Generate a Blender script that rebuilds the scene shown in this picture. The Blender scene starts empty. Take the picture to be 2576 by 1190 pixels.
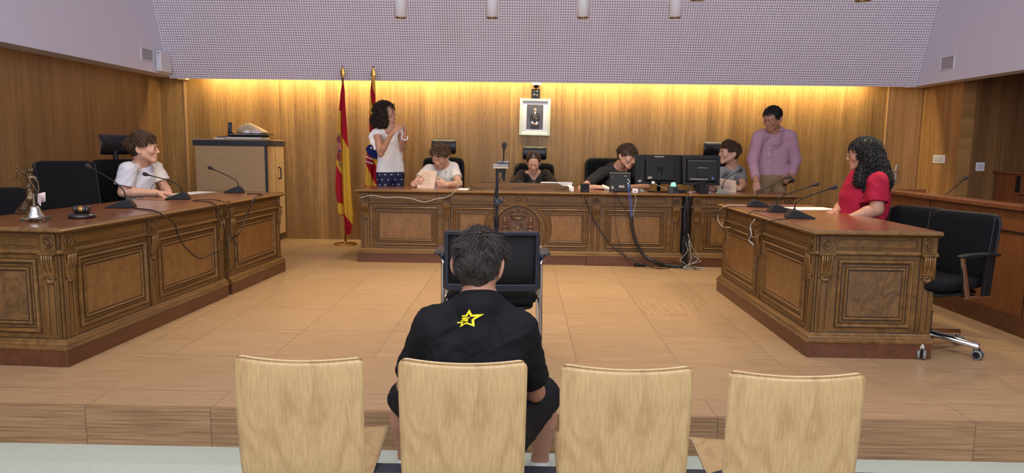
import bpy, bmesh, math, random
import numpy as np
from mathutils import Vector, Matrix, Euler
from mathutils.bvhtree import BVHTree
SC = bpy.context.scene
COL = SC.collection
PI = math.pi
rad = math.radians
random.seed(7)

# ---------------------------------------------------------------- camera, world, exposure
# world: x right, y into the room, z up; z = 0 is the top of the platform, the public floor is 0.19 lower
EYE = 1.25; FPX = 1760.0; PITCH = rad(7.3); YAW = rad(.85); ROLL = rad(.75)
cam_d = bpy.data.cameras.new('camera'); cam = bpy.data.objects.new('camera', cam_d); COL.objects.link(cam)
cam_d.sensor_fit = 'HORIZONTAL'; cam_d.sensor_width = 36.0; cam_d.lens = 36.0 * FPX / 2576
cam_d.clip_start = .05; cam_d.clip_end = 60
fw = Vector((-math.sin(YAW) * math.cos(PITCH), math.cos(YAW) * math.cos(PITCH), -math.sin(PITCH)))
rt = Vector((math.cos(YAW), math.sin(YAW), 0)); up = rt.cross(fw)
cr, sr = math.cos(ROLL), math.sin(ROLL)
rt2 = rt * cr + up * sr; up2 = up * cr - rt * sr
cam.matrix_world = Matrix(((rt2.x, up2.x, -fw.x, 0), (rt2.y, up2.y, -fw.y, 0), (rt2.z, up2.z, -fw.z, EYE), (0, 0, 0, 1)))
SC.camera = cam
def at(px, py, Y=None, z=None, x=None):
    """surveyed point: where the sight line of a photo point meets a plane of the room"""
    d = fw * FPX + rt2 * (px - 1288) - up2 * (py - 595)
    t = (Y / d.y) if Y is not None else ((z - EYE) / d.z if z is not None else x / d.x)
    return Vector((d.x * t, d.y * t, EYE + d.z * t))

SC.view_settings.view_transform = 'Standard'; SC.view_settings.look = 'None'
SC.view_settings.gamma = 1; SC.view_settings.use_curve_mapping = False
SC.view_settings.exposure = 0.0
W = bpy.data.worlds.new('world'); SC.world = W; W.use_nodes = True
W.node_tree.nodes['Background'].inputs[0].default_value = (.6, .7, 1, 1)
W.node_tree.nodes['Background'].inputs[1].default_value = .3

def area(name, loc, rot, sx, sy, col, power, spread=180):
    l = bpy.data.lights.new(name, 'AREA'); l.shape = 'RECTANGLE'; l.size = sx; l.size_y = sy
    l.color = col; l.energy = power; l.spread = rad(spread)
    o = bpy.data.objects.new(name, l); COL.objects.link(o); o.location = loc; o.rotation_euler = rot
    return o
# daylight through the three tall windows of the rear wall, behind the public benches
for i, x in enumerate((-3.1, 0.1, 3.3)):
    area('window_daylight', (x, -3.35, 2.9), (rad(-72) + PI, 0, 0) if 0 else (rad(80), 0, 0), 2.4, 2.2, (.88, .90, 1.0), 105)
# added cool ambient fill high over the public area, no skylight there
area('overhead_fill', (0, 1.2, 4.25), (0, 0, 0), 7.0, 3.2, (.92, .93, 1.0), 215)
# warm light strip hidden behind the acoustic panel, washing the back wall
area('cove_strip_light', (0.1, 9.00, 2.17), (rad(16), 0, 0), 8.5, .04, (1.0, .80, .42), 115)

LAMPS = [(-1.214, 7.0, 2.48), (-.325, 7.0, 2.489), (.554, 7.0, 2.498), (1.444, 7.0, 2.507),
         (-2.42, 5.5, 2.37), (-1.18, 5.5, 2.37), (.06, 5.5, 2.37), (1.30, 5.5, 2.372), (2.54, 5.5, 2.377),
         (-1.8, 3.9, 2.6), (0.0, 3.9, 2.6), (1.8, 3.9, 2.6), (3.7, 5.5, 2.6)]
for x, y, z in LAMPS:
    l = bpy.data.lights.new('downlight', 'SPOT'); l.energy = 75 if y > 4.5 else 6; l.color = (1.0, .82, .54); l.spot_size = rad(115); l.spot_blend = .9; l.shadow_soft_size = .06
    o = bpy.data.objects.new('downlight', l); COL.objects.link(o); o.location = (x, y, z - .01)

# ---------------------------------------------------------------- node helpers and materials
MATS = {}
class NT:
    def __init__(s, name):
        s.m = bpy.data.materials.new(name); s.m.use_nodes = True
        s.t = s.m.node_tree; s.b = s.t.nodes['Principled BSDF']
        MATS[name] = s.m
    def n(s, typ, ins=None, **kw):
        nd = s.t.nodes.new(typ)
        for k, v in kw.items(): setattr(nd, k, v)
        for k, v in (ins or {}).items(): s.set(nd.inputs[k], v)
        return nd
    def set(s, sock, v):
        if isinstance(v, bpy.types.NodeSocket): s.t.links.new(v, sock)
        elif isinstance(v, bpy.types.Node): s.t.links.new(v.outputs[0], sock)
        else: sock.default_value = v
    def math(s, op, a, b=0.0, c=None):
        nd = s.t.nodes.new('ShaderNodeMath'); nd.operation = op
        s.set(nd.inputs[0], a); s.set(nd.inputs[1], b)
        if c is not None: s.set(nd.inputs[2], c)
        return nd.outputs[0]
    def obj(s): return s.n('ShaderNodeTexCoord').outputs['Object']
    def xyz(s, v=None):
        nd = s.n('ShaderNodeSeparateXYZ', {0: v if v is not None else s.obj()}); return nd.outputs
    def comb(s, x=0.0, y=0.0, z=0.0): return s.n('ShaderNodeCombineXYZ', {0: x, 1: y, 2: z}).outputs[0]
    def noise(s, v, scale=1.0, detail=3.0, rough=.5, dist=0.0):
        return s.n('ShaderNodeTexNoise', {'Vector': v, 'Scale': scale, 'Detail': detail, 'Roughness': rough, 'Distortion': dist}).outputs[0]
    def mapv(s, v, sc): return s.n('ShaderNodeMapping', {'Vector': v, 'Scale': sc}).outputs[0]
    def ramp(s, f, stops):
        r = s.n('ShaderNodeValToRGB', {0: f}); e = r.color_ramp.elements
        while len(e) < len(stops): e.new(.5)
        for el, (p, c) in zip(e, stops): el.position = p; el.color = (*c, 1)
        return r.outputs[0]
    def mix(s, f, a, b):
        nd = s.n('ShaderNodeMix', data_type='RGBA')
        s.set(nd.inputs[0], f)
        for i, v in ((6, a), (7, b)): s.set(nd.inputs[i], v if not isinstance(v, tuple) else (*v[:3], 1))
        return nd.outputs[2]
    def base(s, c): s.set(s.b.inputs['Base Color'], c if not isinstance(c, tuple) else (*c[:3], 1))
    def rough(s, v): s.set(s.b.inputs['Roughness'], v)
    def bump(s, h, strength=.3, dist=.002):
        s.t.links.new(s.n('ShaderNodeBump', {'Height': h, 'Strength': strength, 'Distance': dist}).outputs[0], s.b.inputs['Normal'])

def S(r, g, b):     # sRGB 0..255 -> linear
    return tuple((c / 255 / 12.92) if c < 10 else (((c / 255) + .055) / 1.055) ** 2.4 for c in (r, g, b))
def plain(name, col, rough=.5, metal=0, spec=None, noise=0, nscale=30, emit=None, estr=1, alpha=None, trans=None, sheen=0, coat=0):
    n = NT(name); n.rough(rough); n.b.inputs['Metallic'].default_value = metal
    if noise:
        f = n.noise(n.obj(), nscale, 4)
        n.base(n.mix(f, tuple(c * (1 - noise) for c in col), tuple(min(1, c * (1 + noise)) for c in col)))
    else: n.base(col)
    if spec is not None: n.b.inputs['Specular IOR Level'].default_value = spec
    if emit: n.b.inputs['Emission Color'].default_value = (*emit, 1); n.b.inputs['Emission Strength'].default_value = estr
    if trans: n.b.inputs['Transmission Weight'].default_value = trans
    if sheen: n.b.inputs['Sheen Weight'].default_value = sheen
    if coat: n.b.inputs['Coat Weight'].default_value = coat
    return n.m
def wood(name, light, dark, along='x', stretch=14, scale=5, rough=.4, coat=0, fine=.35, bumpy=.15, burl=0):
    """veneer: streaks run along one axis of the object"""
    n = NT(name); o = n.obj()
    k = {'x': (1, stretch, stretch), 'y': (stretch, 1, stretch), 'z': (stretch, stretch, 1)}[along]
    big = n.noise(n.mapv(o, k), scale / stretch * 3, 3, .55, .6)
    fin = n.noise(n.mapv(o, tuple(v * 6 for v in k)), scale / stretch * 6, 2, .6)
    f = n.math('ADD', n.math('MULTIPLY', big, 1 - fine), n.math('MULTIPLY', fin, fine))
    if burl:
        bl = n.noise(o, 9, 5, .6, 2.2); f = n.math('ADD', n.math('MULTIPLY', f, 1 - burl), n.math('MULTIPLY', bl, burl))
    n.base(n.ramp(f, [(.3, dark), (.68, light)])); n.rough(rough)
    n.b.inputs['Coat Weight'].default_value = coat; n.b.inputs['Coat Roughness'].default_value = .25
    n.b.inputs['Specular IOR Level'].default_value = .38
    n.bump(f, bumpy, .002)
    return n.m

def wall_wood(name, axis, off, light, mid, dark, pw=.605, bright=1.0):
    n = NT(name); x = n.xyz(); a = x[axis]
    q = n.math('DIVIDE', n.math('SUBTRACT', a, off), pw)
    idx = n.math('FLOOR', q); fr = n.math('SUBTRACT', q, idx)
    strip = n.math('FLOOR', n.math('MULTIPLY', q, 4.3))
    wn = n.n('ShaderNodeTexWhiteNoise', {'W': idx}, noise_dimensions='1D').outputs[0]
    wn2 = n.n('ShaderNodeTexWhiteNoise', {'W': strip}, noise_dimensions='1D').outputs[0]
    shift = n.math('MULTIPLY', wn, 37.0)
    v1 = n.comb(n.math('ADD', n.math('MULTIPLY', a, 9.0), shift), shift, n.math('MULTIPLY', x[2], .35))
    v2 = n.comb(n.math('MULTIPLY', a, 60.0), shift, n.math('MULTIPLY', x[2], 1.6))
    v3 = n.comb(n.math('MULTIPLY', a, 330.0), shift, n.math('MULTIPLY', x[2], 14.0))
    f = n.math('ADD', n.math('MULTIPLY', n.noise(v1, 1, 3, .6, .4), .32), n.math('MULTIPLY', n.noise(v2, 1, 3), .26))
    f = n.math('ADD', f, n.math('MULTIPLY', n.noise(v3, 1, 2), .34))
    f = n.math('ADD', f, n.math('MULTIPLY', wn2, .08))
    col = n.ramp(f, [(.33, dark), (.5, mid), (.66, light)])
    seam = n.math('LESS_THAN', n.math('MINIMUM', fr, n.math('SUBTRACT', 1.0, fr)), .005)
    col = n.mix(n.math('MULTIPLY', seam, .22), col, tuple(min(1, c * 1.9) for c in light))
    n.base(col); n.rough(.42); n.b.inputs['Specular IOR Level'].default_value = .4
    n.bump(f, .12, .002)
    return n.m

def floor_mat(name, w, xo, yo, light, dark):
    """laminated boards: grain along x, thin dark joints every 0.6 m"""
    n = NT(name); x = n.xyz()
    qx = n.math('DIVIDE', n.math('SUBTRACT', x[0], xo), w); qy = n.math('DIVIDE', n.math('SUBTRACT', x[1], yo), w)
    ix, iy = n.math('FLOOR', qx), n.math('FLOOR', qy)
    fx, fy = n.math('SUBTRACT', qx, ix), n.math('SUBTRACT', qy, iy)
    cell = n.n('ShaderNodeTexWhiteNoise', {'Vector': n.comb(ix, iy, 0.0)}, noise_dimensions='3D').outputs[0]
    v = n.comb(n.math('ADD', n.math('MULTIPLY', x[0], 3.0), n.math('MULTIPLY', cell, 20.0)), n.math('MULTIPLY', x[1], 120.0), n.math('MULTIPLY', x[2], 120.0))
    turned = n.math('MULTIPLY', n.math('COMPARE', ix, 1.0, .1), n.math('COMPARE', iy, 3.0, .1))   # one board laid with its grain the other way
    vm = n.n('ShaderNodeMix', data_type='VECTOR'); n.set(vm.inputs[0], turned); n.set(vm.inputs[4], v); n.set(vm.inputs[5], n.comb(n.math('MULTIPLY', x[0], 60.0), n.math('MULTIPLY', x[1], 3.0), 0.0)); v = vm.outputs[1]
    f = n.noise(v, 1, 3, .6)
    f = n.math('ADD', n.math('MULTIPLY', f, .92), n.math('MULTIPLY', cell, .08))
    col = n.ramp(f, [(.3, dark), (.72, light)])
    jx = n.math('MULTIPLY', n.math('LESS_THAN', fx, .0045), n.math('GREATER_THAN', n.math('ABSOLUTE', n.math('SUBTRACT', x[1], 3.7)), .3)); jy = n.math('LESS_THAN', fy, .005)
    up_ = n.math('GREATER_THAN', n.xyz(n.n('ShaderNodeNewGeometry').outputs['Normal'])[2], .5)
    j = n.math('MAXIMUM', jx, n.math('MULTIPLY', jy, up_))
    n.base(n.mix(n.math('MULTIPLY', j, .8), col, (.03, .02, .012))); n.rough(.38); n.bump(f, .08, .001)
    n.b.inputs['Specular IOR Level'].default_value = .35
    return n.m

M_wallb = wall_wood('veneer_back', 0, -.17, S(184, 144, 86), S(148, 111, 62), S(108, 78, 42))
M_walls = wall_wood('veneer_side', 1, .2, S(168, 130, 84), S(140, 106, 66), S(108, 80, 50), pw=.62)
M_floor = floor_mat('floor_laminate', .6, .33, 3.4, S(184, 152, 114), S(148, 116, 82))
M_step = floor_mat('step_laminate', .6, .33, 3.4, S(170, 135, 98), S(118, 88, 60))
M_terr = plain('terrazzo', S(176, 182, 166), .5, noise=.12, nscale=60)
M_white = plain('white_plaster', S(224, 224, 240), .8, noise=.02, nscale=3)  # the cool cast of daylight is mixed into the white
n = NT('acoustic_panel'); x = n.xyz()
pz = n.math('SUBTRACT', n.math('FRACT', n.math('DIVIDE', x[2], .029)), .5); pxx = n.math('SUBTRACT', n.math('FRACT', n.math('DIVIDE', x[0], .029)), .5)
dd = n.math('ADD', n.math('MULTIPLY', pz, pz), n.math('MULTIPLY', pxx, pxx))
hole = n.math('LESS_THAN', dd, .052)
n.base(n.mix(hole, S(236, 228, 238), S(92, 84, 94))); n.rough(.85); n.bump(n.math('SUBTRACT', 1.0, hole), .5, .004)
M_panel = n.m

# antique desk woods
M_dk = wood('walnut_frame', S(124, 88, 42), S(68, 46, 19), 'z', 10, 6, .42, .12)
M_dkx = wood('walnut_rail', S(124, 88, 42), S(70, 47, 20), 'x', 10, 6, .42, .12)
M_mould = wood('walnut_moulding', S(134, 96, 48), S(78, 52, 24), 'x', 8, 8, .34, .22)
M_burl = wood('burl_panel', S(140, 100, 54), S(96, 65, 33), 'z', 5, 7, .36, .25, .3, .1, .45)
M_top = wood('mahogany_top', S(142, 86, 50), S(96, 56, 33), 'x', 12, 6, .24, .4)
M_plinth = wood('mahogany_plinth', S(106, 64, 38), S(72, 42, 26), 'x', 6, 6, .42, .15, .3, .1, .3)
M_line = plain('dark_line', S(48, 30, 17), .5)  # dark strips along moulding grooves, panel edges and joints
n = NT('cracked_burl'); o = n.obj()
f = n.noise(o, 7, 5, .65, 3.0); vor = n.n('ShaderNodeTexVoronoi', {'Vector': n.n('ShaderNodeMapping', {'Vector': o, 'Scale': (4, 4, 5)}).outputs[0], 'Scale': .55}, feature='DISTANCE_TO_EDGE')
wv = n.n('ShaderNodeVectorMath', {0: o, 1: n.comb(n.noise(o, 5, 4, .6), n.noise(o, 6, 4, .6), n.noise(o, 4, 4, .6))}, operation='ADD').outputs[0]
n.t.links.new(wv, vor.inputs['Vector']); vor.inputs['Scale'].default_value = 3.2
cr_ = n.math('LESS_THAN', vor.outputs[0], .006)
n.base(n.mix(n.math('MULTIPLY', cr_, .75), n.ramp(f, [(.3, S(76, 53, 30)), (.7, S(122, 88, 48))]), S(52, 32, 18))); n.rough(.45); n.bump(f, .15, .002)
M_crack = n.m
M_carve = wood('carved_walnut', S(112, 84, 58), S(66, 46, 30), 'z', 4, 10, .36, .3)
M_barrier = wood('barrier_wood', S(140, 86, 46), S(106, 62, 32), 'z', 6, 5, .4, .1, .5, .1)
M_ply = wood('birch_ply', S(218, 186, 134), S(198, 162, 108), 'z', 4, 3, .38, .2, .3, .05, .5)
n = NT('birch_face'); o = n.obj()
wx = n.xyz(o)
warp = n.noise(n.mapv(o, (3, 3, 1.2)), 1.3, 3, .5, .3)
rings = n.math('SINE', n.math('ADD', n.math('MULTIPLY', warp, 46.0), n.math('MULTIPLY', wx[0], 9.0)))
rings = n.math('POWER', n.math('ADD', n.math('MULTIPLY', rings, .5), .5), 3.0)
sp = n.noise(n.mapv(o, (150, 150, 14)), 1, 2, .5)
f = n.math('ADD', n.math('MULTIPLY', rings, .22), n.math('MULTIPLY', sp, .78))
n.base(n.ramp(f, [(.25, S(190, 158, 108)), (.75, S(162, 129, 84))])); n.rough(.36); n.b.inputs['Coat Weight'].default_value = .2
M_birch = n.m
M_plyedge = plain('ply_edge', S(220, 190, 150), .5, noise=.2, nscale=150)

M_black = plain('black_plastic', S(20, 20, 23), .5, spec=.3)
M_blackg = plain('black_gloss_plastic', S(12, 13, 16), .38, spec=.25)
M_leather = plain('black_leather', S(18, 20, 26), .36, noise=.1, nscale=60)
M_fabric = plain('black_fabric', S(18, 18, 21), .9, noise=.25, nscale=300, spec=.15)
M_mesh = plain('black_mesh', S(8, 8, 10), .9, noise=.3, nscale=400)
M_chrome = plain('chrome', (.75, .75, .77), .18, 1)
M_steel = plain('brushed_steel', (.55, .53, .5), .35, 1)
M_brass = plain('brass', S(190, 150, 80), .3, 1)
M_silver = plain('pewter', (.55, .54, .5), .22, 1)
M_pewter = plain('dull_pewter', S(120, 116, 96), .4, .8)
M_bronze = plain('bronze', S(104, 88, 66), .33, .85, noise=.3, nscale=30)
M_grey = plain('grey_plastic', S(120, 122, 118), .45)
M_wplast = plain('white_plastic', S(226, 226, 232), .4)
M_paper = plain('paper', S(232, 228, 222), .8)
M_paperold = plain('beige_paper', S(206, 180, 158), .8)
M_ink = plain('ink', S(120, 100, 88), .8)
M_cable = plain('black_cable', S(24, 22, 22), .5)
M_cgrey = plain('grey_cable', S(176, 170, 160), .5)
M_cblue = plain('blue_cable', S(70, 96, 170), .5)
M_foam = plain('foam_windscreen', S(48, 38, 40), .9)
M_cabinet = wood('beech_laminate', S(196, 164, 124), S(176, 144, 104), 'x', 8, 8, .5, 0, .6, .03)
M_anthr = plain('anthracite', S(44, 48, 58), .45)

# ---------------------------------------------------------------- object helpers
def tag(o, label=None, cat=None, group=None, kind=None):
    if label: o['label'] = label
    if cat: o['category'] = cat
    if group: o['group'] = group
    if kind: o['kind'] = kind
    return o
def thing(name, label, cat, loc=(0, 0, 0), rz=0, group=None):
    o = bpy.data.objects.new(name, None); COL.objects.link(o); o.empty_display_size = .05
    o.location = loc; o.rotation_euler = (0, 0, rz)
    return tag(o, label, cat, group)
KIDS = {}
def clone(root, loc=None, rz=None, label=None, group=None, scale=None, parent=None):
    c = root.copy(); COL.objects.link(c)
    if parent is not None: c.parent = parent
    if loc is not None: c.location = loc
    if rz is not None: c.rotation_euler = (0, 0, rz)
    if scale is not None: c.scale = scale
    if label: c['label'] = label
    if group: c['group'] = group
    for ch in KIDS.get(root.name, []):
        clone(ch, parent=c)
    if parent is not None: KIDS.setdefault(parent.name, []).append(c)
    return c

class MB:
    """collects shapes, then links them as ONE mesh object"""
    def __init__(s): s.v = []; s.f = []; s.mi = []; s.sm = []; s.cur = 0; s.M = None
    def m(s, i): s.cur = i; return s
    def add(s, vs, fs, smooth=False, M=None):
        b = len(s.v); M = M if M is not None else s.M
        s.v += [tuple(M @ Vector(p)) for p in vs] if M is not None else [tuple(p) for p in vs]
        s.f += [tuple(i + b for i in f) for f in fs]
        s.mi += [s.cur] * len(fs); s.sm += [smooth] * len(fs); return s
    def box(s, c, d, R=None, M=None):
        hx, hy, hz = d[0] / 2, d[1] / 2, d[2] / 2
        vs = [Vector((x, y, z)) for x in (-hx, hx) for y in (-hy, hy) for z in (-hz, hz)]
        if R is not None: vs = [R @ v for v in vs]
        vs = [v + Vector(c) for v in vs]
        return s.add(vs, [(0, 1, 3, 2), (4, 6, 7, 5), (0, 4, 5, 1), (2, 3, 7, 6), (0, 2, 6, 4), (1, 5, 7, 3)], False, M)
    def b2(s, x0, x1, y0, y1, z0, z1, M=None): return s.box(((x0 + x1) / 2, (y0 + y1) / 2, (z0 + z1) / 2), (abs(x1 - x0), abs(y1 - y0), abs(z1 - z0)), None, M)
    def tube(s, pts, r, n=8, M=None, cap=True, closed=False):
        pts = [Vector(p) for p in pts]; k = len(pts)
        rs = r if isinstance(r, (list, tuple)) else [r] * k
        vs = []; fs = []
        t0 = (pts[1] - pts[0]).normalized(); ref = Vector((0, 0, 1)) if abs(t0.z) < .9 else Vector((1, 0, 0))
        a = t0.cross(ref).normalized()
        for i, p in enumerate(pts):
            if closed: t = (pts[(i + 1) % k] - pts[i - 1])
            else: t = (pts[min(i + 1, k - 1)] - pts[max(i - 1, 0)])
            if t.length < 1e-9: t = t0
            t = t.normalized(); a = (a - t * a.dot(t))
            if a.length < 1e-6: a = t.orthogonal()
            a = a.normalized(); b = t.cross(a)
            for j in range(n):
                w = 2 * PI * j / n; vs.append(p + (a * math.cos(w) + b * math.sin(w)) * rs[i])
        for i in range(k if closed else k - 1):
            for j in range(n):
                i2 = (i + 1) % k
                fs.append((i * n + j, i * n + (j + 1) % n, i2 * n + (j + 1) % n, i2 * n + j))
        s.add(vs, fs, True, M)
        if cap and not closed:
            s.add(vs[:n], [tuple(range(n))[::-1]], False, M); s.add(vs[-n:], [tuple(range(n))], False, M)
        return s
    def cyl(s, a, b, r, r2=None, n=20, M=None): return s.tube([a, b], [r, r if r2 is None else r2], n, M)
    def lathe(s, prof, n=24, M=None, a0=0, a1=2 * PI, smooth=True):
        full = abs(a1 - a0 - 2 * PI) < 1e-6; k = n if full else n + 1
        vs = [(r * math.cos(a0 + (a1 - a0) * j / n), r * math.sin(a0 + (a1 - a0) * j / n), z) for r, z in prof for j in range(k)]
        fs = []
        for i in range(len(prof) - 1):
            for j in range(n):
                j2 = (j + 1) % k if full else j + 1
                fs.append((i * k + j, i * k + j2, (i + 1) * k + j2, (i + 1) * k + j))
        return s.add(vs, fs, smooth, M)
    def prism(s, poly, h0, h1, M=None, smooth=False):
        """poly in local xy, extruded h0..h1 in local z"""
        k = len(poly); vs = [(x, y, h0) for x, y in poly] + [(x, y, h1) for x, y in poly]
        return s.add(vs, [tuple(range(k))[::-1], tuple(range(k, 2 * k))] + [(i, (i + 1) % k, k + (i + 1) % k, k + i) for i in range(k)], smooth, M)
    def pad(s, w, h, t, M=None, e=.22, bend=None, nr=7, na=40, pw=5, flat=None):
        """rounded cushion slab in local xz, thickness along y"""
        vs = []; fs = []
        for side in (1, -1):
            for i in range(nr + 1):
                q = math.sin(i / nr * PI / 2)
                th = t / 2 * (max(0, 1 - q ** pw)) ** .5
                for j in range(na):
                    a = 2 * PI * j / na; c, d = math.cos(a), math.sin(a)
                    x = w / 2 * q * math.copysign(abs(c) ** (2 * e), c); z = h / 2 * q * math.copysign(abs(d) ** (2 * e), d)
                    y = side * th
                    if bend: y += bend(x, z)
                    vs.append((x, y, z))
        N = (nr + 1) * na
        for sd in range(2):
            for i in range(nr):
                for j in range(na):
                    j2 = (j + 1) % na; a = sd * N + i * na
                    fs.append((a + j, a + j2, a + na + j2, a + na + j))
        for j in range(na): fs.append((nr * na + j, nr * na + (j + 1) % na, N + nr * na + (j + 1) % na, N + nr * na + j))
        return s.add(vs, fs, True, M)
    def grid(s, P, smooth=True, M=None, closeu=False):
        """P[i][j] points"""
        h, w = len(P), len(P[0]); vs = [p for r in P for p in r]
        fs = [(i * w + j, i * w + (j + 1) % w, (i + 1) * w + (j + 1) % w, (i + 1) * w + j) for i in range(h - 1) for j in range(w if closeu else w - 1)]
        return s.add(vs, fs, smooth, M)
    def sweep(s, path, prof, closed=False, M=None, smooth=False):
        """path: plan points; prof: (outward, z) list; outward = right-hand side of travel; mitred corners"""
        n = len(path); vs = []; k = len(prof)
        for i, p in enumerate(path):
            p = Vector(p).to_2d()
            d0 = (p - Vector(path[i - 1]).to_2d()) if (i > 0 or closed) else None
            d1 = (Vector(path[(i + 1) % n]).to_2d() - p) if (i < n - 1 or closed) else None
            if d0 is None: d0 = d1
            if d1 is None: d1 = d0
            n0 = Vector((d0.y, -d0.x)).normalized(); n1 = Vector((d1.y, -d1.x)).normalized()
            b = (n0 + n1); b = b / max(.2, b.dot(n0)) if b.length > 1e-6 else n0
            for o, z in prof: vs.append((p.x + b.x * o, p.y + b.y * o, z))
        fs = []
        for i in range(n if closed else n - 1):
            i2 = (i + 1) % n
            for j in range(k - 1): fs.append((i * k + j, i2 * k + j, i2 * k + j + 1, i * k + j + 1))
        s.add(vs, fs, smooth, M)
        if not closed:
            s.add(vs[:k], [tuple(range(k))], False, M); s.add(vs[-k:], [tuple(range(k))], False, M)
        return s
    def ring(s, x0, x1, z0, z1, prof, T):
        """picture-frame moulding on a face; prof = (inset, out); T maps (u, out, z) -> point"""
        vs = []; fs = []
        for q, o in prof: vs += [T(x0 + q, o, z0 + q), T(x1 - q, o, z0 + q), T(x1 - q, o, z1 - q), T(x0 + q, o, z1 - q)]
        for i in range(len(prof) - 1):
            for j in range(4): fs.append((i * 4 + j, i * 4 + (j + 1) % 4, i * 4 + 4 + (j + 1) % 4, i * 4 + 4 + j))
        return s.add(vs, fs)
    def build(s, name, mats, parent=None, bevel=0, loc=None, recalc=True, subdiv=0, segs=2):
        me = bpy.data.meshes.new(name); me.from_pydata(s.v, [], s.f)
        for m in (mats if isinstance(mats, (list, tuple)) else [mats]): me.materials.append(m)
        me.polygons.foreach_set('material_index', s.mi); me.polygons.foreach_set('use_smooth', s.sm)
        if recalc:
            bm = bmesh.new(); bm.from_mesh(me); bmesh.ops.remove_doubles(bm, verts=bm.verts, dist=1e-5)
            bmesh.ops.recalc_face_normals(bm, faces=bm.faces); bm.to_mesh(me); bm.free()
        me.update()
        o = bpy.data.objects.new(name, me); COL.objects.link(o)
        if parent is not None: o.parent = parent; KIDS.setdefault(parent.name, []).append(o)
        if loc is not None: o.location = loc
        if bevel:
            b = o.modifiers.new('bevel', 'BEVEL'); b.width = bevel; b.segments = segs; b.limit_method = 'ANGLE'; b.angle_limit = rad(40)
        if subdiv:
            b = o.modifiers.new('subdivision', 'SUBSURF'); b.levels = b.render_levels = subdiv
        return o
def frame(o, ex, ey, ez):
    """matrix with given axes (columns) and origin"""
    ex, ey, ez = Vector(ex), Vector(ey), Vector(ez)
    return Matrix(((ex.x, ey.x, ez.x, o[0]), (ex.y, ey.y, ez.y, o[1]), (ex.z, ey.z, ez.z, o[2]), (0, 0, 0, 1)))
def TRS(loc, rot=(0, 0, 0), sc=1):
    return Matrix.Translation(Vector(loc)) @ Euler(rot).to_matrix().to_4x4() @ (Matrix.Scale(sc, 4) if not isinstance(sc, tuple) else Matrix.Diagonal((*sc, 1)))
def spline(pts, n=6):
    """Catmull-Rom through points"""
    P = [Vector(p) for p in pts]; P = [P[0] * 2 - P[1]] + P + [P[-1] * 2 - P[-2]]; out = []
    for i in range(1, len(P) - 2):
        for j in range(n):
            t = j / n; a, b, c, d = P[i - 1], P[i], P[i + 1], P[i + 2]
            out.append(.5 * ((2 * b) + (c - a) * t + (2 * a - 5 * b + 4 * c - d) * t * t + (3 * b - a - 3 * c + d) * t ** 3))
    out.append(P[-2]); return out
def text_mesh(body, size, loc, rot, mat, name, parent, ext=.0006, align='CENTER'):
    cu = bpy.data.curves.new(name, 'FONT'); cu.body = body; cu.size = size; cu.extrude = ext; cu.align_x = align; cu.align_y = 'CENTER'
    o = bpy.data.objects.new(name + '_tmp', cu); COL.objects.link(o)
    me = bpy.data.meshes.new_from_object(o.evaluated_get(bpy.context.evaluated_depsgraph_get()))
    COL.objects.unlink(o); bpy.data.objects.remove(o)
    me.materials.clear(); me.materials.append(mat)
    r = bpy.data.objects.new(name, me); COL.objects.link(r); r.location = loc; r.rotation_euler = rot
    if parent is not None: r.parent = parent; KIDS.setdefault(parent.name, []).append(r)
    return r

# ---------------------------------------------------------------- the room
def struct(name, mb, m, bevel=0):
    return tag(mb.build(name, m, bevel=bevel), kind='structure')
WB = 9.19
mb = MB(); mb.b2(-6.2, 8.2, 3.19, WB + .2, -.19, 0); struct('floor', mb, M_floor)
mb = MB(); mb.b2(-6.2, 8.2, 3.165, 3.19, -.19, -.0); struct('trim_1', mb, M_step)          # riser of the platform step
mb = MB(); mb.b2(-6.2, 8.2, -3.6, WB + .2, -.29, -.19); struct('floor_public', mb, M_terr)
mb = MB(); mb.b2(-6.2, 8.2, WB, WB + .15, 0, 4.6); struct('wall_back', mb, M_wallb)
mb = MB(); mb.b2(-4.9, -4.74, -3.6, WB, -.19, 2.16); struct('wall_left', mb, M_walls)
mb = MB(); mb.b2(-4.9, -4.475, -3.6, WB, 2.085, 4.6); struct('wall_left_upper', mb, M_white)
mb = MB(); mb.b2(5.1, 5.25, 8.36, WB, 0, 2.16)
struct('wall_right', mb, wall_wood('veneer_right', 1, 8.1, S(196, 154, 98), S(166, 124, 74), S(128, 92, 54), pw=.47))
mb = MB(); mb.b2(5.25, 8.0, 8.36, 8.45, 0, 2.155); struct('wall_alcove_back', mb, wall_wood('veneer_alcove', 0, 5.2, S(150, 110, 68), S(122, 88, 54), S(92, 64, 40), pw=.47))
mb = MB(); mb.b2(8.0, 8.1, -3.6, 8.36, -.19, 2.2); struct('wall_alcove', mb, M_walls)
mb = MB(); mb.b2(4.86, 5.05, -3.6, WB, 2.062, 4.6); struct('wall_right_upper', mb, M_white)
mb = MB(); mb.b2(5.05, 8.1, -3.6, 8.36, 2.16, 2.3); struct('ceiling_alcove', mb, M_walls)
# acoustic panel: perforated sheet leaning into the room above the cove
mb = MB(); mb.prism([(8.93, 2.052), (8.955, 2.052), (8.04, 4.6), (8.015, 4.6)], -4.475, 4.86, M=frame((0, 0, 0), (0, 1, 0), (0, 0, 1), (1, 0, 0)))
struct('wall_acoustic_panel', mb, M_panel)
mb = MB(); mb.b2(-6.2, 8.2, -3.6, WB, 4.5, 4.6); struct('ceiling', mb, M_white)
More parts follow.
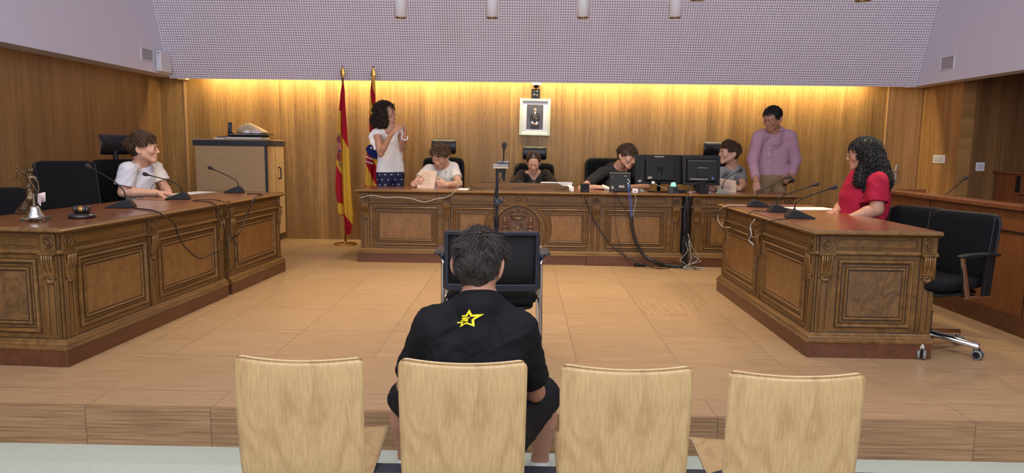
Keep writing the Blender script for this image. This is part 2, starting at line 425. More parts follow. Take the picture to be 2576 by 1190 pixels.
# rear wall with three windows, behind the camera
mb = MB()
xs = [-6.2, -4.3, -1.9, -1.1, 1.3, 2.1, 4.5, 8.2]
for i in range(0, 7, 2): mb.b2(xs[i], xs[i + 1], -3.6, -3.48, -.19, 4.6)
for i in range(1, 7, 2): mb.b2(xs[i], xs[i + 1], -3.6, -3.48, -.19, 1.8); mb.b2(xs[i], xs[i + 1], -3.6, -3.48, 4.0, 4.6)
struct('wall_rear', mb, M_white)
M_glass = plain('window_glass', (.9, .95, 1), .05, trans=1)
for i in range(3):
    mb = MB(); a, b = xs[1 + 2 * i], xs[2 + 2 * i]
    for u in (a + .03, (a + b) / 2, b - .03): mb.b2(u - .03, u + .03, -3.57, -3.5, 1.8, 4.0)
    for z in (1.83, 3.97): mb.b2(a, b, -3.57, -3.5, z - .03, z + .03)
    o = struct('window_%d' % (i + 1), mb, M_wplast)
    g = MB(); g.b2(a, b, -3.545, -3.535, 1.83, 3.97); g.build('pane', M_glass, o)
# corner trims, door in the back wall
mb = MB(); mb.b2(-4.425, -4.40, WB - .012, WB, 0, 2.2); struct('trim_2', mb, plain('oak_trim', S(196, 152, 100), .4))
mb = MB(); mb.b2(4.66, 5.09, WB - .012, WB, .01, 2.15)
d = struct('door_1', mb, wall_wood('veneer_door', 0, 4.665, S(204, 160, 104), S(180, 134, 82), S(146, 106, 62), pw=.215))
mb = MB(); hx, hz = 4.835, 1.0
mb.pad(.045, .24, .008, M=TRS((hx, WB - .016, hz - .03)), e=.3); mb.tube([(hx, WB - .02, hz), (hx, WB - .05, hz), (hx - .01, WB - .055, hz), (hx - .12, WB - .055, hz)], .0085, 10)
mb.cyl((hx, WB - .02, hz - .09), (hx, WB - .03, hz - .09), .008)
mb.build('door_handle', M_steel, d)
mb = MB(); mb.b2(4.645, 4.66, WB - .02, WB, 0, 2.15); struct('trim_3', mb, MATS['oak_trim'])

# wooden barrier in front of the side alcove
mb = MB(); mb.b2(3.44, 3.49, 2.0, 6.9, .1, .86); mb.b2(3.44, 3.9, 6.86, 6.9, .1, .86); mb.m(1)
mb.b2(3.42, 3.445, 2.0, 6.92, 0, .13)
br = tag(mb.build('barrier', [M_barrier, M_plinth], bevel=.003), 'reddish wooden barrier panel with a capping rail running past the chairs on the right', 'barrier')
mb = MB(); mb.b2(3.40, 3.56, 1.98, 6.93, .86, .895); mb.b2(3.40, 3.9, 6.83, 6.95, .86, .895); mb.build('capping_rail', M_top, br, .005)
mb = MB(); mb.b2(3.428, 3.44, 2.0, 6.9, .70, .712); mb.build('rail_line', M_line, br)
for y in (5.95, 4.75, 3.55):
    mb = MB(); mb.b2(3.436, 3.4405, y, y + .006, .13, .86); mb.build('panel_joint', M_line, br)
# wooden tribune inside the alcove
mb = MB(); mb.b2(5.55, 7.98, 7.95, 8.34, 0, 1.02); mb.m(1); mb.b2(5.52, 7.98, 7.92, 8.35, 1.02, 1.05)
tb = tag(mb.build('tribune_desk', [M_barrier, M_top], bevel=.003), 'dark wooden raised desk standing in the alcove at the far right', 'desk')
mb = MB(); mb.b2(5.53, 5.56, 7.93, 7.96, .82, 1.0); mb.build('hinge_plate', M_black, tb)
mb = MB(); mb.b2(5.56, 8.0, 7.944, 7.951, .78, .79); mb.build('panel_joint', M_line, tb)
# ---------------------------------------------------------------- antique panelled desks
DH = .78
def faceT(kind, L, D):
    if kind == 'front': return lambda u, o, z: (u, -o, z)
    if kind == 'left': return lambda u, o, z: (-o, u, z)
    return lambda u, o, z: (L + o, u, z)
R1 = [(0, 0), (.003, .012), (.009, .017), (.014, .015), (.019, .007), (.023, .001)]
R2 = [(0, 0), (.003, .009), (.008, .012), (.013, .008), (.017, .0)]
def panel(parent, T, a, b, z0, z1, burl, name='panel'):
    """framed field panel: outer moulding, flat, inner moulding, veneer field"""
    o = MB(); o.ring(a, b, z0, z1, R1, T); i = .046; o.ring(a + i, b - i, z0 + i, z1 - i, R2, T)
    o.m(1); o.ring(a - .004, b + .004, z0 - .004, z1 + .004, [(0, .0015), (.004, .0016)], T)
    o.ring(a + .023, b - .023, z0 + .023, z1 - .023, [(0, .0012), (.006, .0013)], T)
    o.ring(a + i - .005, b - i + .005, z0 + i - .005, z1 - i + .005, [(0, .0015), (.005, .0016)], T)
    o.ring(a + i + .017, b - i - .017, z0 + i + .017, z1 - i - .017, [(0, .0032), (.006, .0032)], T)
    p = o.build('panel_frame', [M_mould, M_line], parent)
    m = MB(); e = i + .016
    m.add([T(a + e, .003, z0 + e), T(b - e, .003, z0 + e), T(b - e, .003, z1 - e), T(a + e, .003, z1 - e), T(a + e, -.004, z0 + e), T(b - e, -.004, z0 + e), T(b - e, -.004, z1 - e), T(a + e, -.004, z1 - e)],
          [(0, 1, 2, 3), (4, 5, 6, 7), (0, 1, 5, 4), (1, 2, 6, 5), (2, 3, 7, 6), (3, 0, 4, 7)])
    m.build('veneer_panel', burl, parent)
def tf(T, u, o, z):
    """matrix whose x = along the face, y = up, z = outward"""
    p = Vector(T(u, o, z)); ex = Vector(T(u + 1, o, z)) - p; ez = Vector(T(u, o + 1, z)) - p
    return frame(p, ex, (0, 0, 1), ez)
def pilaster(parent, T, u, w=.082):
    m = MB(); M = tf(T, u, 0, 0); m.M = M; h = w / 2
    def bx(x0, x1, z0, z1, o): m.b2(x0, x1, z0, z1, -.002, o)
    bx(-h, h, .15, .63, .008); bx(-h, h, .652, .742, .014)
    for x in (-h + .012, h - .018): m.tube([(x + .003, .165, .009), (x + .003, .49, .009)], .005, 6)
    m.tube([(-h + .015, .165, .009), (h - .015, .165, .009)], .005, 6)
    m.b2(-h - .008, h + .008, .630, .644, -.002, .034); m.b2(-h - .004, h + .004, .644, .652, -.002, .022)
    m.m(1)
    for x in (-h + .023, h - .025): m.b2(x - .001, x + .003, .17, .48, 0, .0092)
    m.b2(-h - .004, -h, .15, .74, 0, .003); m.b2(h, h + .004, .15, .74, 0, .003)
    m.b2(-h, h, .625, .630, 0, .012)
    p = m.build('pilaster', [M_dk, M_line], parent, .0015)
    # rosette
    r = MB(); r.M = M @ Matrix.Translation((0, .697, .014)); R = .031
    r.lathe([(R, 0), (R, .006), (R - .003, .009), (R - .006, .006), (R - .007, .002), (0, .002)], 28)
    for k in range(8):
        a = k * PI / 4 + .2; c, s = math.cos(a), math.sin(a)
        r.tube([(c * .008, s * .008, .004), (c * .015, s * .015, .009), (c * .0225, s * .0225, .003)], [.002, .0055, .0015], 7)
    r.lathe([(.008, .002), (.0075, .008), (.004, .011), (0, .012)], 14)
    r.m(1); r.lathe([(R + .0035, .0008), (R, .0008)], 28); r.lathe([(R - .007, .0025), (.008, .0025)], 24)
    r.build('rosette', [M_mould, M_line], p)
    # scrolled corbel with flutes and shell
    c = MB(); c.M = M; cw = w * .40
    prof = [(.628, .030), (.60, .031), (.57, .027), (.545, .020), (.52, .015), (.503, .016)]
    for k in range(5):
        x = (k - 2) * cw * .42; tilt = 1 - .0
        c.tube([(x * (1 if z > .56 else 1 - (.56 - z) * 3.5), z, o) for z, o in prof], [.0068 if k % 2 == 0 else .0045] * 6, 7)
    c.prism([(-cw, .628), (cw, .628), (cw * .82, .50), (-cw * .82, .50)], 0, .018)
    c.tube([(-cw * .95, .500, .018), (0, .503, .022), (cw * .95, .500, .018)], .005, 8)
    for k in range(7):
        a = PI + (k + .5) * PI / 7; R = .031
        c.tube([(0, .494, .012), (math.cos(a) * R * .6, .494 + math.sin(a) * R * .6, .020), (math.cos(a) * R, .494 + math.sin(a) * R * 1.0, .012)], [.003, .006, .004], 7)
    c.prism([(math.cos(PI + t * PI / 10) * .033, .496 + math.sin(PI + t * PI / 10) * .036) for t in range(11)], 0, .011)
    c.m(1); c.b2(-cw - .003, cw + .003, .490, .4955, 0, .0165)
    for x in (-.5, .5): c.tube([(x * cw * .84, z, o + .001) for z, o in prof[:-1]], .0022, 5)
    c.build('corbel', [M_mould, M_line], p)
def desk(name, label, L, D, loc, rz, pils, bays, group=None, ends=('left',), burl=None, endburl=None, plinth_breaks=(), wrap=(1, 1), cat='desk'):
    """front face on local y = 0 looking to -y; origin at the front left floor corner"""
    t = thing(name, label, cat, loc, rz, group)
    mb = MB(); mb.b2(0, L, 0, .03, .0, .75); mb.b2(0, .03, .03, D, .0, .75); mb.b2(L - .03, L, .03, D, .0, .75); mb.build('carcass', M_dkx, t)
    m = MB(); m.b2(-.032 * wrap[0], L + .032 * wrap[1], -.032, 0, 0, .094)
    if wrap[0]: m.b2(-.032, 0, 0, D, 0, .094)
    if wrap[1]: m.b2(L, L + .032, 0, D, 0, .094)
    for a, b in plinth_breaks: m.b2(a, b, -.055, .0, 0, .094)
    m.build('plinth', M_plinth, t, .003)
    m = MB(); pr = [(0, .094), (.036, .094), (.038, .104), (.030, .110), (.026, .116), (.028, .124), (.022, .132), (.010, .140), (.004, .150), (0, .150)]
    pth = ([(L, D)] if wrap[1] else []) + [(L, 0), (0, 0)] + ([(0, D)] if wrap[0] else [])
    m.sweep(pth[::-1], pr); m.m(1); m.sweep(pth[::-1], [(.0, .1505), (.006, .1515), (.004, .154), (0, .155)])
    m.sweep(pth[::-1], [(.031, .1095), (.0285, .1115)])
    m.build('base_moulding', [M_mould, M_line], t)
    m = MB(); m.sweep(pth[::-1], [(0, .630), (.010, .632), (.018, .636), (.018, .641), (.010, .645), (.006, .652), (0, .653)])
    m.m(1); m.sweep(pth[::-1], [(0, .626), (.005, .628), (.005, .6305), (0, .631)])
    m.build('dado_moulding', [M_mould, M_line], t)
    # top with moulded edge
    m = MB(); m.b2(-.03 * wrap[0], L + .03 * wrap[1], -.03, D + .01, .752, DH); m.build('tabletop', M_top, t, .002)
    m = MB(); pr = [(0, .738), (.010, .740), (.020, .746), (.026, .748), (.030, .754), (.046, .756), (.053, .761), (.054, .767), (.048, .772), (.036, .774), (.033, DH + .0008), (.026, DH + .0012)]
    m.sweep(pth[::-1], pr, smooth=False); m.m(1); m.sweep(pth[::-1], [(.036, .7742), (.0335, .7765)]); m.sweep(pth[::-1], [(.0262, .7475), (.030, .7535)])
    m.sweep(pth[::-1], [(.025, DH + .0013), (.021, DH + .0013)])
    m.build('edge_moulding', [M_mould, M_line], t)
    F = faceT('front', L, D)
    for a, b in bays:
        if b - a > .1:
            panel(t, F, a, b, .185, .600, burl or M_burl)
            m = MB(); m.ring(a, b, .664, .734, [(0, 0), (.003, .006), (.007, .006), (.009, .001)], F); m.m(1); m.ring(a + .009, b - .009, .673, .725, [(0, .0012), (.003, .0013)], F)
            m.build('frieze_frame', [M_mould, M_line], t)
    for u in pils: pilaster(t, F, u)
    for e in ends:
        E = faceT(e, L, D)
        us = (.055, D - .055)
        for u in us: pilaster(t, E, u)
        panel(t, E, .135, D - .135, .185, .600, endburl or M_crack)
        m = MB(); m.ring(.115, D - .115, .664, .734, [(0, 0), (.003, .006), (.007, .006), (.009, .001)], E); m.m(1); m.ring(.124, D - .124, .673, .725, [(0, .0012), (.003, .0013)], E)
        m.build('frieze_frame', [M_mould, M_line], t)
    return t
# left desk row (fronts look to +x): local x runs into the room
LR = rad(90 - 3.2)
def lpos(u, v=0): return Vector((-2.545 + math.cos(LR) * u - math.sin(LR) * v, 3.765 + math.sin(LR) * u + math.cos(LR) * v, 0))
desk('panelled_desk', 'long antique desk on the left with two front panels, carrying the statue, bell and gavel', 1.86, .76, lpos(0), LR,
     [.055, .86, 1.80], [(.13, .79), (.93, 1.73)], ends=('left',), wrap=(1, 0))
desk('panelled_desk', 'short one-panel antique desk at the far end of the left row', 1.10, .76, lpos(1.92), LR, [.055, 1.04], [(.13, .96)], ends=(), wrap=(0, 1))
# right desk
desk('panelled_desk', 'antique desk on the right with the cracked burl end panel and three microphones', 1.95, .72, (1.775, 6.15, 0), rad(-90),
     [.055, .97, 1.90], [(.13, .90), (1.04, 1.82)], ends=('right',))
# judges' bench
BX = -1.74
bench = desk('judges_bench', 'long antique bench with carved coat of arms, below the framed portrait', 3.43, .62, (BX, 7.45, 0), 0,
     [.055, .93, 2.52, 3.37], [(.14, .83), (2.62, 3.27)], ends=(), plinth_breaks=((2.43, 3.46),), cat='bench')
desk('panelled_desk', 'short antique desk continuing the bench on the right, under the square monitor', 1.08, .62, (1.80, 7.45, 0), 0, [.055, 1.02], [(.14, .94)], ends=())
# centre of the bench: two shaped panels around a roundel
F = faceT('front', 3.43, .62); cxu = 1.69; RR = .24; zc = .385
def shaped(side):
    """half panel whose inner side is a concave arc round the roundel"""
    def outline(ins):
        a = (1.00 + ins) if side < 0 else (2.44 - ins); R = RR + .055 + ins; z0, z1 = .185 + ins, .60 - ins
        pts = [(a, z1), (a, z0)] if side < 0 else [(a, z0), (a, z1)]
        arc = []
        lim = math.asin(min(1, (z1 - zc) / R)); lim0 = math.asin(max(-1, (z0 - zc) / R))
        for k in range(17):
            th = lim0 + (lim - lim0) * k / 16
            arc.append((cxu + side * math.cos(th) * R, zc + math.sin(th) * R))
        return pts + (arc if side < 0 else arc[::-1])
    m = MB()
    def strip(prof, base):
        rings = [[F(u, o, z) for u, z in outline(base + q)] for q, o in prof]
        m.grid([r + [r[0]] for r in rings], smooth=False)
    strip(R1, 0); strip(R2, .05)
    m.m(1); strip([(0, .0014), (.005, .0015)], .023); strip([(0, .0014), (.005, .0015)], .045); strip([(0, .0032), (.005, .0032)], .067); strip([(-.004, .0014), (0, .0015)], 0)
    m.build('panel_frame', [M_mould, M_line], bench)
    m = MB(); ol = outline(.066); n_ = len(ol)
    m.add([F(u, .003, z) for u, z in ol] + [F(u, -.003, z) for u, z in ol], [tuple(range(n_)), tuple(range(n_, 2 * n_))] + [(i, (i + 1) % n_, n_ + (i + 1) % n_, n_ + i) for i in range(n_)])
    m.build('veneer_panel', M_burl, bench)
shaped(-1); shaped(1)
m = MB(); m.M = tf(F, cxu, 0, zc)
m.lathe([(RR + .02, 0), (RR + .02, .012), (RR + .012, .018), (RR + .004, .012), (RR, .002), (RR - .02, .002), (RR - .022, .010), (RR - .028, .012), (RR - .034, .002)], 72)
m.m(1); m.lathe([(RR - .001, .0026), (RR - .018, .0026)], 60); m.m(2); m.lathe([(RR - .034, .003), (0, .003)], 60)
m.build('roundel', [M_mould, M_line, M_plinth], bench)
# carved coat of arms: crown, quartered shield, two pillars with scrolls
m = MB(); m.M = tf(F, cxu, 0, zc) @ Matrix.Scale(1.08, 4)
sh = [(-.078, .085), (.078, .085), (.078, -.05)] + [(math.cos(a) * .078, -.05 + math.sin(a) * .06) for a in [-k * PI / 12 for k in range(1, 12)]] + [(-.078, -.05)]
m.prism(sh, .003, .016); m.tube([(x, y, .017) for x, y in sh], .0045, 6, closed=True)
m.tube([(0, .085, .017), (0, -.11, .017)], .003, 5); m.tube([(-.078, .005, .017), (.078, .005, .017)], .003, 5)
# castle
for cx_, cy_ in ((-.039, .038),):
    m.b2(cx_ - .022, cx_ + .022, cy_ - .025, cy_ + .004, .016, .024)
    for k, h in ((-1, .016), (0, .026), (1, .016)):
        m.b2(cx_ + k * .016 - .006, cx_ + k * .016 + .006, cy_, cy_ + h, .016, .027); 
        for q in (-1, 1): m.b2(cx_ + k * .016 + q * .004 - .002, cx_ + k * .016 + q * .004 + .002, cy_ + h, cy_ + h + .005, .016, .027)
# lion rampant
lx, ly = .040, .045
m.tube([(lx - .014, ly - .02, .02), (lx - .002, ly - .005, .024), (lx + .002, ly + .015, .024), (lx - .008, ly + .026, .022)], [.006, .009, .008, .006], 8)
for a, b in (((lx, ly + .012), (lx - .022, ly + .016)), ((lx, ly + .004), (lx - .022, ly)), ((lx - .005, ly - .012), (lx - .016, ly - .034)), ((lx + .002, ly - .01), (lx + .010, ly - .034))):
    m.tube([(a[0], a[1], .021), (b[0], b[1], .021)], [.005, .003], 6)
m.tube([(lx + .004, ly - .008, .02), (lx + .020, ly - .006, .02), (lx + .024, ly + .012, .02), (lx + .016, ly + .026, .02)], .0028, 6)
# pales and chains in the lower quarters
for k in range(4): m.b2(-.068 + k * .016, -.061 + k * .016, -.055, -.002, .016, .021)
for k in range(8): m.tube([(.039, -.03, .018), (.039 + math.cos(k * PI / 4) * .027, -.03 + math.sin(k * PI / 4) * .027, .018)], .003, 5)
m.lathe([(.02, .016), (.02, .022), (.012, .024), (0, .024)], 16)
# crown
m.tube([(-.062, .104, .014), (0, .096, .026), (.062, .104, .014)], .010, 8); m.tube([(-.066, .118, .012), (0, .110, .026), (.066, .118, .012)], .006, 8)
for k in range(9):
    x = (k - 4) * .0165; m.tube([(x, .118, .020), (x * 1.15, .140 + (.008 if k % 2 == 0 else 0), .018)], [.006, .007 if k % 2 == 0 else .004], 7)
for sx in (-1, -.55, 0, .55, 1):
    m.tube([(sx * .062, .118, .016), (sx * .080, .150, .018), (sx * .062, .178, .022), (sx * .01, .188, .022)], [.005, .006, .006, .004], 7)
for sx in (-1, 1):
    for k in range(7): m.tube([(sx * (.070 + .010 * math.sin(k * .5)), .128 + k * .007, .026), (sx * (.070 + .010 * math.sin(k * .5)) + .001, .130 + k * .007, .026)], .0034, 6)
m.tube([(0, .185, .022), (0, .197, .022)], .009, 10); m.tube([(0, .194, .022), (0, .214, .022)], .0028, 6); m.tube([(-.007, .206, .022), (.007, .206, .022)], .0028, 6)
m.prism([(math.cos(a) * .064, .125 + math.sin(a) * .058) for a in [k * PI / 14 for k in range(15)]], .003, .014)
# pillars
for sx in (-1, 1):
    X = sx * .128
    m.M = tf(F, cxu, 0, zc) @ Matrix.Scale(1.08, 4) @ TRS((X, 0, .012), (rad(-90), 0, 0))
    m.lathe([(.022, -.10), (.022, -.088), (.015, -.082), (.013, .06), (.019, .068), (.021, .082), (.014, .086), (.019, .098), (.019, .106), (0, .112)], 18)
    m.M = tf(F, cxu, 0, zc) @ Matrix.Scale(1.08, 4)
    m.tube(spline([(X - .028, .01, .016), (X, .018, .03), (X + .028, .008, .016)], 5), .009, 8); m.tube(spline([(X - .03, -.025, .016), (X, -.018, .03), (X + .03, -.03, .016)], 5), .009, 8)
m.build('coat_of_arms', M_carve, bench)
# carved shell and scrolls on the frieze
m = MB(); m.M = tf(F, cxu, 0, .697)
for k in range(9):
    a = PI * (k + .5) / 9; m.tube([(0, -.016, .004), (math.cos(a) * .02, -.016 + math.sin(a) * .02, .014), (math.cos(a) * .038, -.016 + math.sin(a) * .036, .006)], [.003, .006, .004], 7)
for sx in (-1, 1):
    m.tube(spline([(sx * .03, -.012, .005), (sx * .055, .012, .008), (sx * .085, .02, .006), (sx * .10, .004, .008), (sx * .085, -.010, .008), (sx * .075, .0, .008)], 5), .0045, 6)
    m.tube(spline([(sx * .08, -.012, .005), (sx * .115, -.016, .008), (sx * .145, .008, .006), (sx * .165, .014, .006), (sx * .175, -.002, .006), (sx * .16, -.008, .006)], 5), .004, 6)
    m.tube(spline([(sx * .15, .0, .004), (sx * .19, -.008, .006), (sx * .215, .004, .004)], 5), .0035, 6)
    m.tube([(sx * .25, -.026, .004), (sx * .258, 0, .006), (sx * .25, .026, .004)], .0035, 6)
m.build('carved_shell', M_mould, bench)
m = MB(); m.ring(1.0, 2.44, .664, .734, [(0, 0), (.003, .006), (.007, .006), (.009, .001)], F); m.build('frieze_frame', M_mould, bench)
# raised carved book rail on the bench top
ru0, ru1 = 1.165, 2.235; rail = MB(); rail.M = tf(F, 0, -.02, DH)
top_ = [(ru0, .0)] + [(ru0 + .012, .0), (ru0 + .012, .018), (ru0 + .0, .03), (ru0 + .005, .055), (ru0 + .03, .066), (ru0 + .06, .062), (ru0 + .085, .072), (ru0 + .12, .086), (ru1 - .12, .086), (ru1 - .085, .072), (ru1 - .06, .062), (ru1 - .03, .066), (ru1 - .005, .055), (ru1, .03), (ru1 - .012, .018), (ru1 - .012, 0)] + [(ru1, 0)]
rail.prism(top_, -.045, -.02); rail.m(1); rail.b2(ru0 - .012, ru1 + .012, 0, .012, -.06, .0); rail.b2(ru0 - .004, ru1 + .004, .012, .018, -.052, -.008)
for e, sx in ((ru0 + .03, 1), (ru1 - .03, -1)):
    rail.tube([(e + math.cos(a) * r * sx, .038 + math.sin(a) * r, -.016) for a, r in [(k * .5, .024 - k * .0016) for k in range(14)]], .0042, 6)
    rail.tube(spline([(e + sx * .02, .022, -.016), (e + sx * .055, .045, -.013), (e + sx * .08, .036, -.014), (e + sx * .105, .05, -.015)], 5), .005, 6)
    rail.tube(spline([(e + sx * .04, .03, -.016), (e + sx * .08, .022, -.014), (e + sx * .12, .03, -.016), (e + sx * .15, .024, -.016)], 5), .0038, 6)
rail.m(2); rail.tube([(ru0 + .12, .087, -.032), (ru1 - .12, .087, -.032)], .004, 6)
rail.build('book_rail', [M_dkx, M_mould, M_line], bench)
# ---------------------------------------------------------------- office chairs
def office_chair(name, label, loc, rz, head=True, arms=True, back_h=.56, back_w=.50, scale=1, zback=.50, thin=False, group=None, tilt=6, headz=None):
    """faces local -y"""
    t = thing(name, label, 'chair', loc, rz, group); t.scale = (scale,) * 3
    bz = zback + back_h / 2
    R = rad(-tilt)
    mb = MB(); bend = lambda x, z: -.22 * x * x - .12 * (z + .1) ** 2
    mb.pad(back_w, back_h, .06 if not thin else .045, M=TRS((0, .24, bz), (R, 0, 0)), e=.13, bend=bend, pw=8)
    b = mb.build('backrest', M_fabric, t)
    h = back_w / 2 - .012
    for sx in (-1, 1):
        MB().tube([TRS((0, .24, bz), (R, 0, 0)) @ Vector((sx * h, bend(h, z) - .023, z)) for z in [(-.5 + k / 12) * back_h * .92 for k in range(13)]], .0011, 5).build('piping', plain('grey_piping', S(88, 88, 92), .6) if 'grey_piping' not in MATS else MATS['grey_piping'], b)
    mb = MB(); mb.pad(back_w + .01, back_h + .01, .03, M=TRS((0, .27, bz), (R, 0, 0)), e=.12, bend=bend, pw=10)
    mb.tube(spline([(0, .30, bz - .1), (0, .33, .44), (0, .2, .39), (0, .05, .385)], 5), .03, 8); mb.build('back_shell', M_black, t)
    if head:
        hz = headz or zback + back_h + .15
        mb = MB(); mb.pad(.30, .185, .032, M=TRS((0, .27, hz), (R * .6, 0, 0)), e=.10, bend=lambda x, z: -.9 * x * x + 6.5 * (z - .01) ** 2 * (1 if z > 0 else .5) , pw=6)
        hd = mb.build('headrest', M_leather, t)
        mb = MB(); mb.tube(spline([(0, .285, hz - .05), (0, .275, hz - .11), (0, .265, hz - .2)], 4), .022, 8); mb.build('headrest_post', M_black, hd)
    mb = MB(); mb.pad(.49, .47, .085, M=TRS((0, -.02, .455), (rad(90), 0, 0)), e=.16, pw=7, bend=lambda x, z: .25 * x * x); mb.build('seat', M_fabric, t)
    mb = MB(); mb.pad(.42, .40, .05, M=TRS((0, 0, .405), (rad(90), 0, 0)), e=.16); mb.build('seat_pan', M_black, t)
    if arms:
        for sx in (-1, 1):
            X = sx * .285
            mb = MB(); mb.pad(.055, .36, .026, M=TRS((X, .03, .665), (rad(90), 0, 0)), e=.2, bend=lambda x, z: -.15 * z * z); a = mb.build('armrest', M_black, t)
            mb = MB(); mb.prism([(-.13, .655), (-.105, .655), (-.025, .40), (-.06, .40)], -.009, .009, M=frame((X, 0, 0), (0, 1, 0), (0, 0, 1), (1, 0, 0))); mb.build('front_support', M_chrome, a, .002)
            mb = MB(); mb.prism([(.09, .655), (.17, .655), (.15, .40), (.085, .40)], -.010, .010, M=frame((X, 0, 0), (0, 1, 0), (0, 0, 1), (1, 0, 0))); mb.build('rear_support', M_black, a, .003)
            mb = MB(); mb.b2(X - .012, X + .012, -.06, .15, .392, .405); mb.b2(min(X, sx * .15), max(X, sx * .15), -.02, .06, .395, .41); mb.build('arm_bracket', M_chrome, a)
    mb = MB(); mb.cyl((0, 0, .09), (0, 0, .26), .028); mb.m(1); mb.cyl((0, 0, .22), (0, 0, .40), .016); mb.build('column', [M_black, M_chrome], t)
    mb = MB(); mb.cyl((0, 0, .075), (0, 0, .13), .045, .035)
    hub = mb.build('base_hub', M_black, t)
    for k in range(5):
        a = k * 2 * PI / 5 + .3; c, s = math.cos(a), math.sin(a); M = frame((0, 0, 0), (c, s, 0), (-s, c, 0), (0, 0, 1))
        mb = MB(); mb.M = M
        P = [[(x, w * q, z + (.016 if q == 0 else 0)) for q in (-1, 0, 1)] + [(x, w, z - .022), (x, -w, z - .022)] for x, w, z in ((.03, .03, .115), (.15, .024, .105), (.30, .017, .088), (.315, .010, .085))]
        mb.grid(P, closeu=True); mb.add(P[-1], [(0, 1, 2, 3, 4)]); mb.cyl((.295, 0, .09), (.295, 0, .045), .012)
        mb.build('base_leg', M_chrome if thin else M_black, t)
        mb = MB(); mb.M = M @ TRS((.295 + .012, 0, .03), (rad(90), 0, 0))
        for q in (-1, 1):
            mb.m(1); mb.lathe([(.030, q * .024), (.030, q * .008)], 20); mb.lathe([(.030, q * .024), (.021, q * .025)], 20); mb.m(0); mb.lathe([(.021, q * .025), (0, q * .026)], 20); mb.lathe([(.030, q * .008), (0, q * .008)], 20)
        mb.m(0); mb.cyl((0, 0, -.024), (0, 0, .024), .008); mb.b2(-.026, .012, .012, .042, -.006, .006)
        mb.build('caster', [M_black, M_grey], t)
    return t
oc = office_chair('office_chair', 'black headrest office chair behind the boy reading a paper', (-1.01, 8.62, 0), rad(0), scale=1.04, headz=1.20)
clone(oc, (.14, 8.66, 0), 0, 'black headrest office chair behind the girl in the black robe', scale=(1, 1, .985))
clone(oc, (2.42, 8.62, 0), rad(3), 'black headrest office chair behind the boy next to the square monitor', scale=(1.02, 1.02, 1.05))
# left side
clone(oc, (-3.56, 6.40, 0), rad(64), 'black headrest office chair at the left desk, behind the boy in white', scale=(1.02, 1.02, 1.02))
ol = office_chair('office_chair', 'black chair without headrest at the left desk, right of the statue', (-3.47, 5.42, 0), rad(50), head=False, back_h=.60, back_w=.44, zback=.47, scale=1.02, tilt=15)
clone(ol, (-3.46, 4.62, 0), rad(50), 'black chair cut by the left photo edge, behind the statue', scale=(.95, .95, .86))
# boy in the dark t-shirt: broad black chair
ob = office_chair('office_chair', 'broad dark chair with a jacket over it, behind the boy in dark grey', (1.13, 8.62, 0), rad(8), head=False, back_h=.62, back_w=.62, zback=.46, scale=1.04)
# right side
cr1 = office_chair('office_chair', 'empty black chair on casters behind the right desk, nearest the camera', (2.60, 4.42, 0), rad(-68), head=False, back_h=.44, back_w=.47, zback=.46, scale=.97, thin=True, tilt=9)
clone(cr1, (2.66, 5.06, 0), rad(-70), 'empty black chair between the woman in red and the nearest chair', scale=(.95, .95, .95))
clone(cr1, (2.72, 5.72, 0), rad(-80), 'black chair the curly-haired woman in red sits on', scale=(.93, .93, .90))
# a chair between the woman and the nearest chair

# jacket on the broad chair
mb = MB(); random.seed(3)
P = []
for i in range(15):
    v = i / 14; row = []
    for j in range(25):
        u = j / 24 - .5
        y = 8.40 - .10 * math.sin(v * PI) + .30 * (v - .5) ** 2 - .018 * math.sin(u * 26 + v * 5) - .012 * math.sin(u * 11 - v * 9)
        z = 1.055 - .03 * abs(u * 2) ** 3 + (-.45 * max(0, v - .35) ** 1.2) + .012 * math.sin(u * 17 + v * 4)
        if v < .35: y = 8.80 - (8.80 - 8.42) * v / .35; z = 1.0 + .10 * math.sin(v / .35 * PI / 2) - .10 * abs(u * 2) ** 3
        row.append((1.18 + u * .50 * (1 - .15 * v), y, z))
    P.append(row)
mb.grid(P); o = mb.build('jacket', plain('jacket_cloth', S(34, 34, 37), .8, noise=.2, nscale=50), None); sol = o.modifiers.new('thick', 'SOLIDIFY'); sol.thickness = .012
o.parent = None; tag(o, 'black jacket draped over the back of the broad dark chair', 'jacket')

# ---------------------------------------------------------------- witness chair on the platform, seen from behind
t = thing('witness_chair', 'black armchair with framed mesh back standing on the platform in front of the boy', 'chair', (-.165, 3.88, 0), rad(180 + 1.5))
# local: faces -y => away from the camera after the half turn
bend = lambda x, z: -.35 * x * x
w2, z0, z1 = .252, .485, .81
mb = MB(); N = 24
def fr(w, za, zb, y, r):
    pts = [(-w + r, zb), (w - r, zb)] ; out = []
    cs = [(w - r, zb - r, 90, 0), (w - r, za + r, 0, -90), (-w + r, za + r, -90, -180), (-w + r, zb - r, 180, 90)]
    for cx_, cz_, a, b in cs:
        for k in range(7): q = rad(a + (b - a) * k / 6); out.append((cx_ + math.cos(q) * r, cz_ + math.sin(q) * r))
    full = []
    for i in range(len(out)):
        a, b = Vector(out[i]), Vector(out[(i + 1) % len(out)]); n_ = max(1, int((b - a).length / .03))
        for k in range(n_): full.append(a.lerp(b, k / n_))
    return [Vector((p.x, y + bend(p.x, 0) + .10 * (p.y - .45), p.y)) for p in full]
outer, inner = fr(w2, z0, z1, .21, .018), None
k = len(outer)
cx0, cz0 = 0, (z0 + z1) / 2
def shrink(p, d, dy): 
    x = p.x - math.copysign(min(d, abs(p.x)), p.x) if abs(p.x) > w2 - .06 - d else p.x
    return p
inn = [Vector((max(-w2 + .022, min(w2 - .022, p.x)), 0, max(z0 + .038, min(z1 - .022, p.z)))) for p in outer]
inn = [Vector((p.x, .21 + bend(p.x, 0) + .10 * (p.z - .45), p.z)) for p in inn]
th = .016
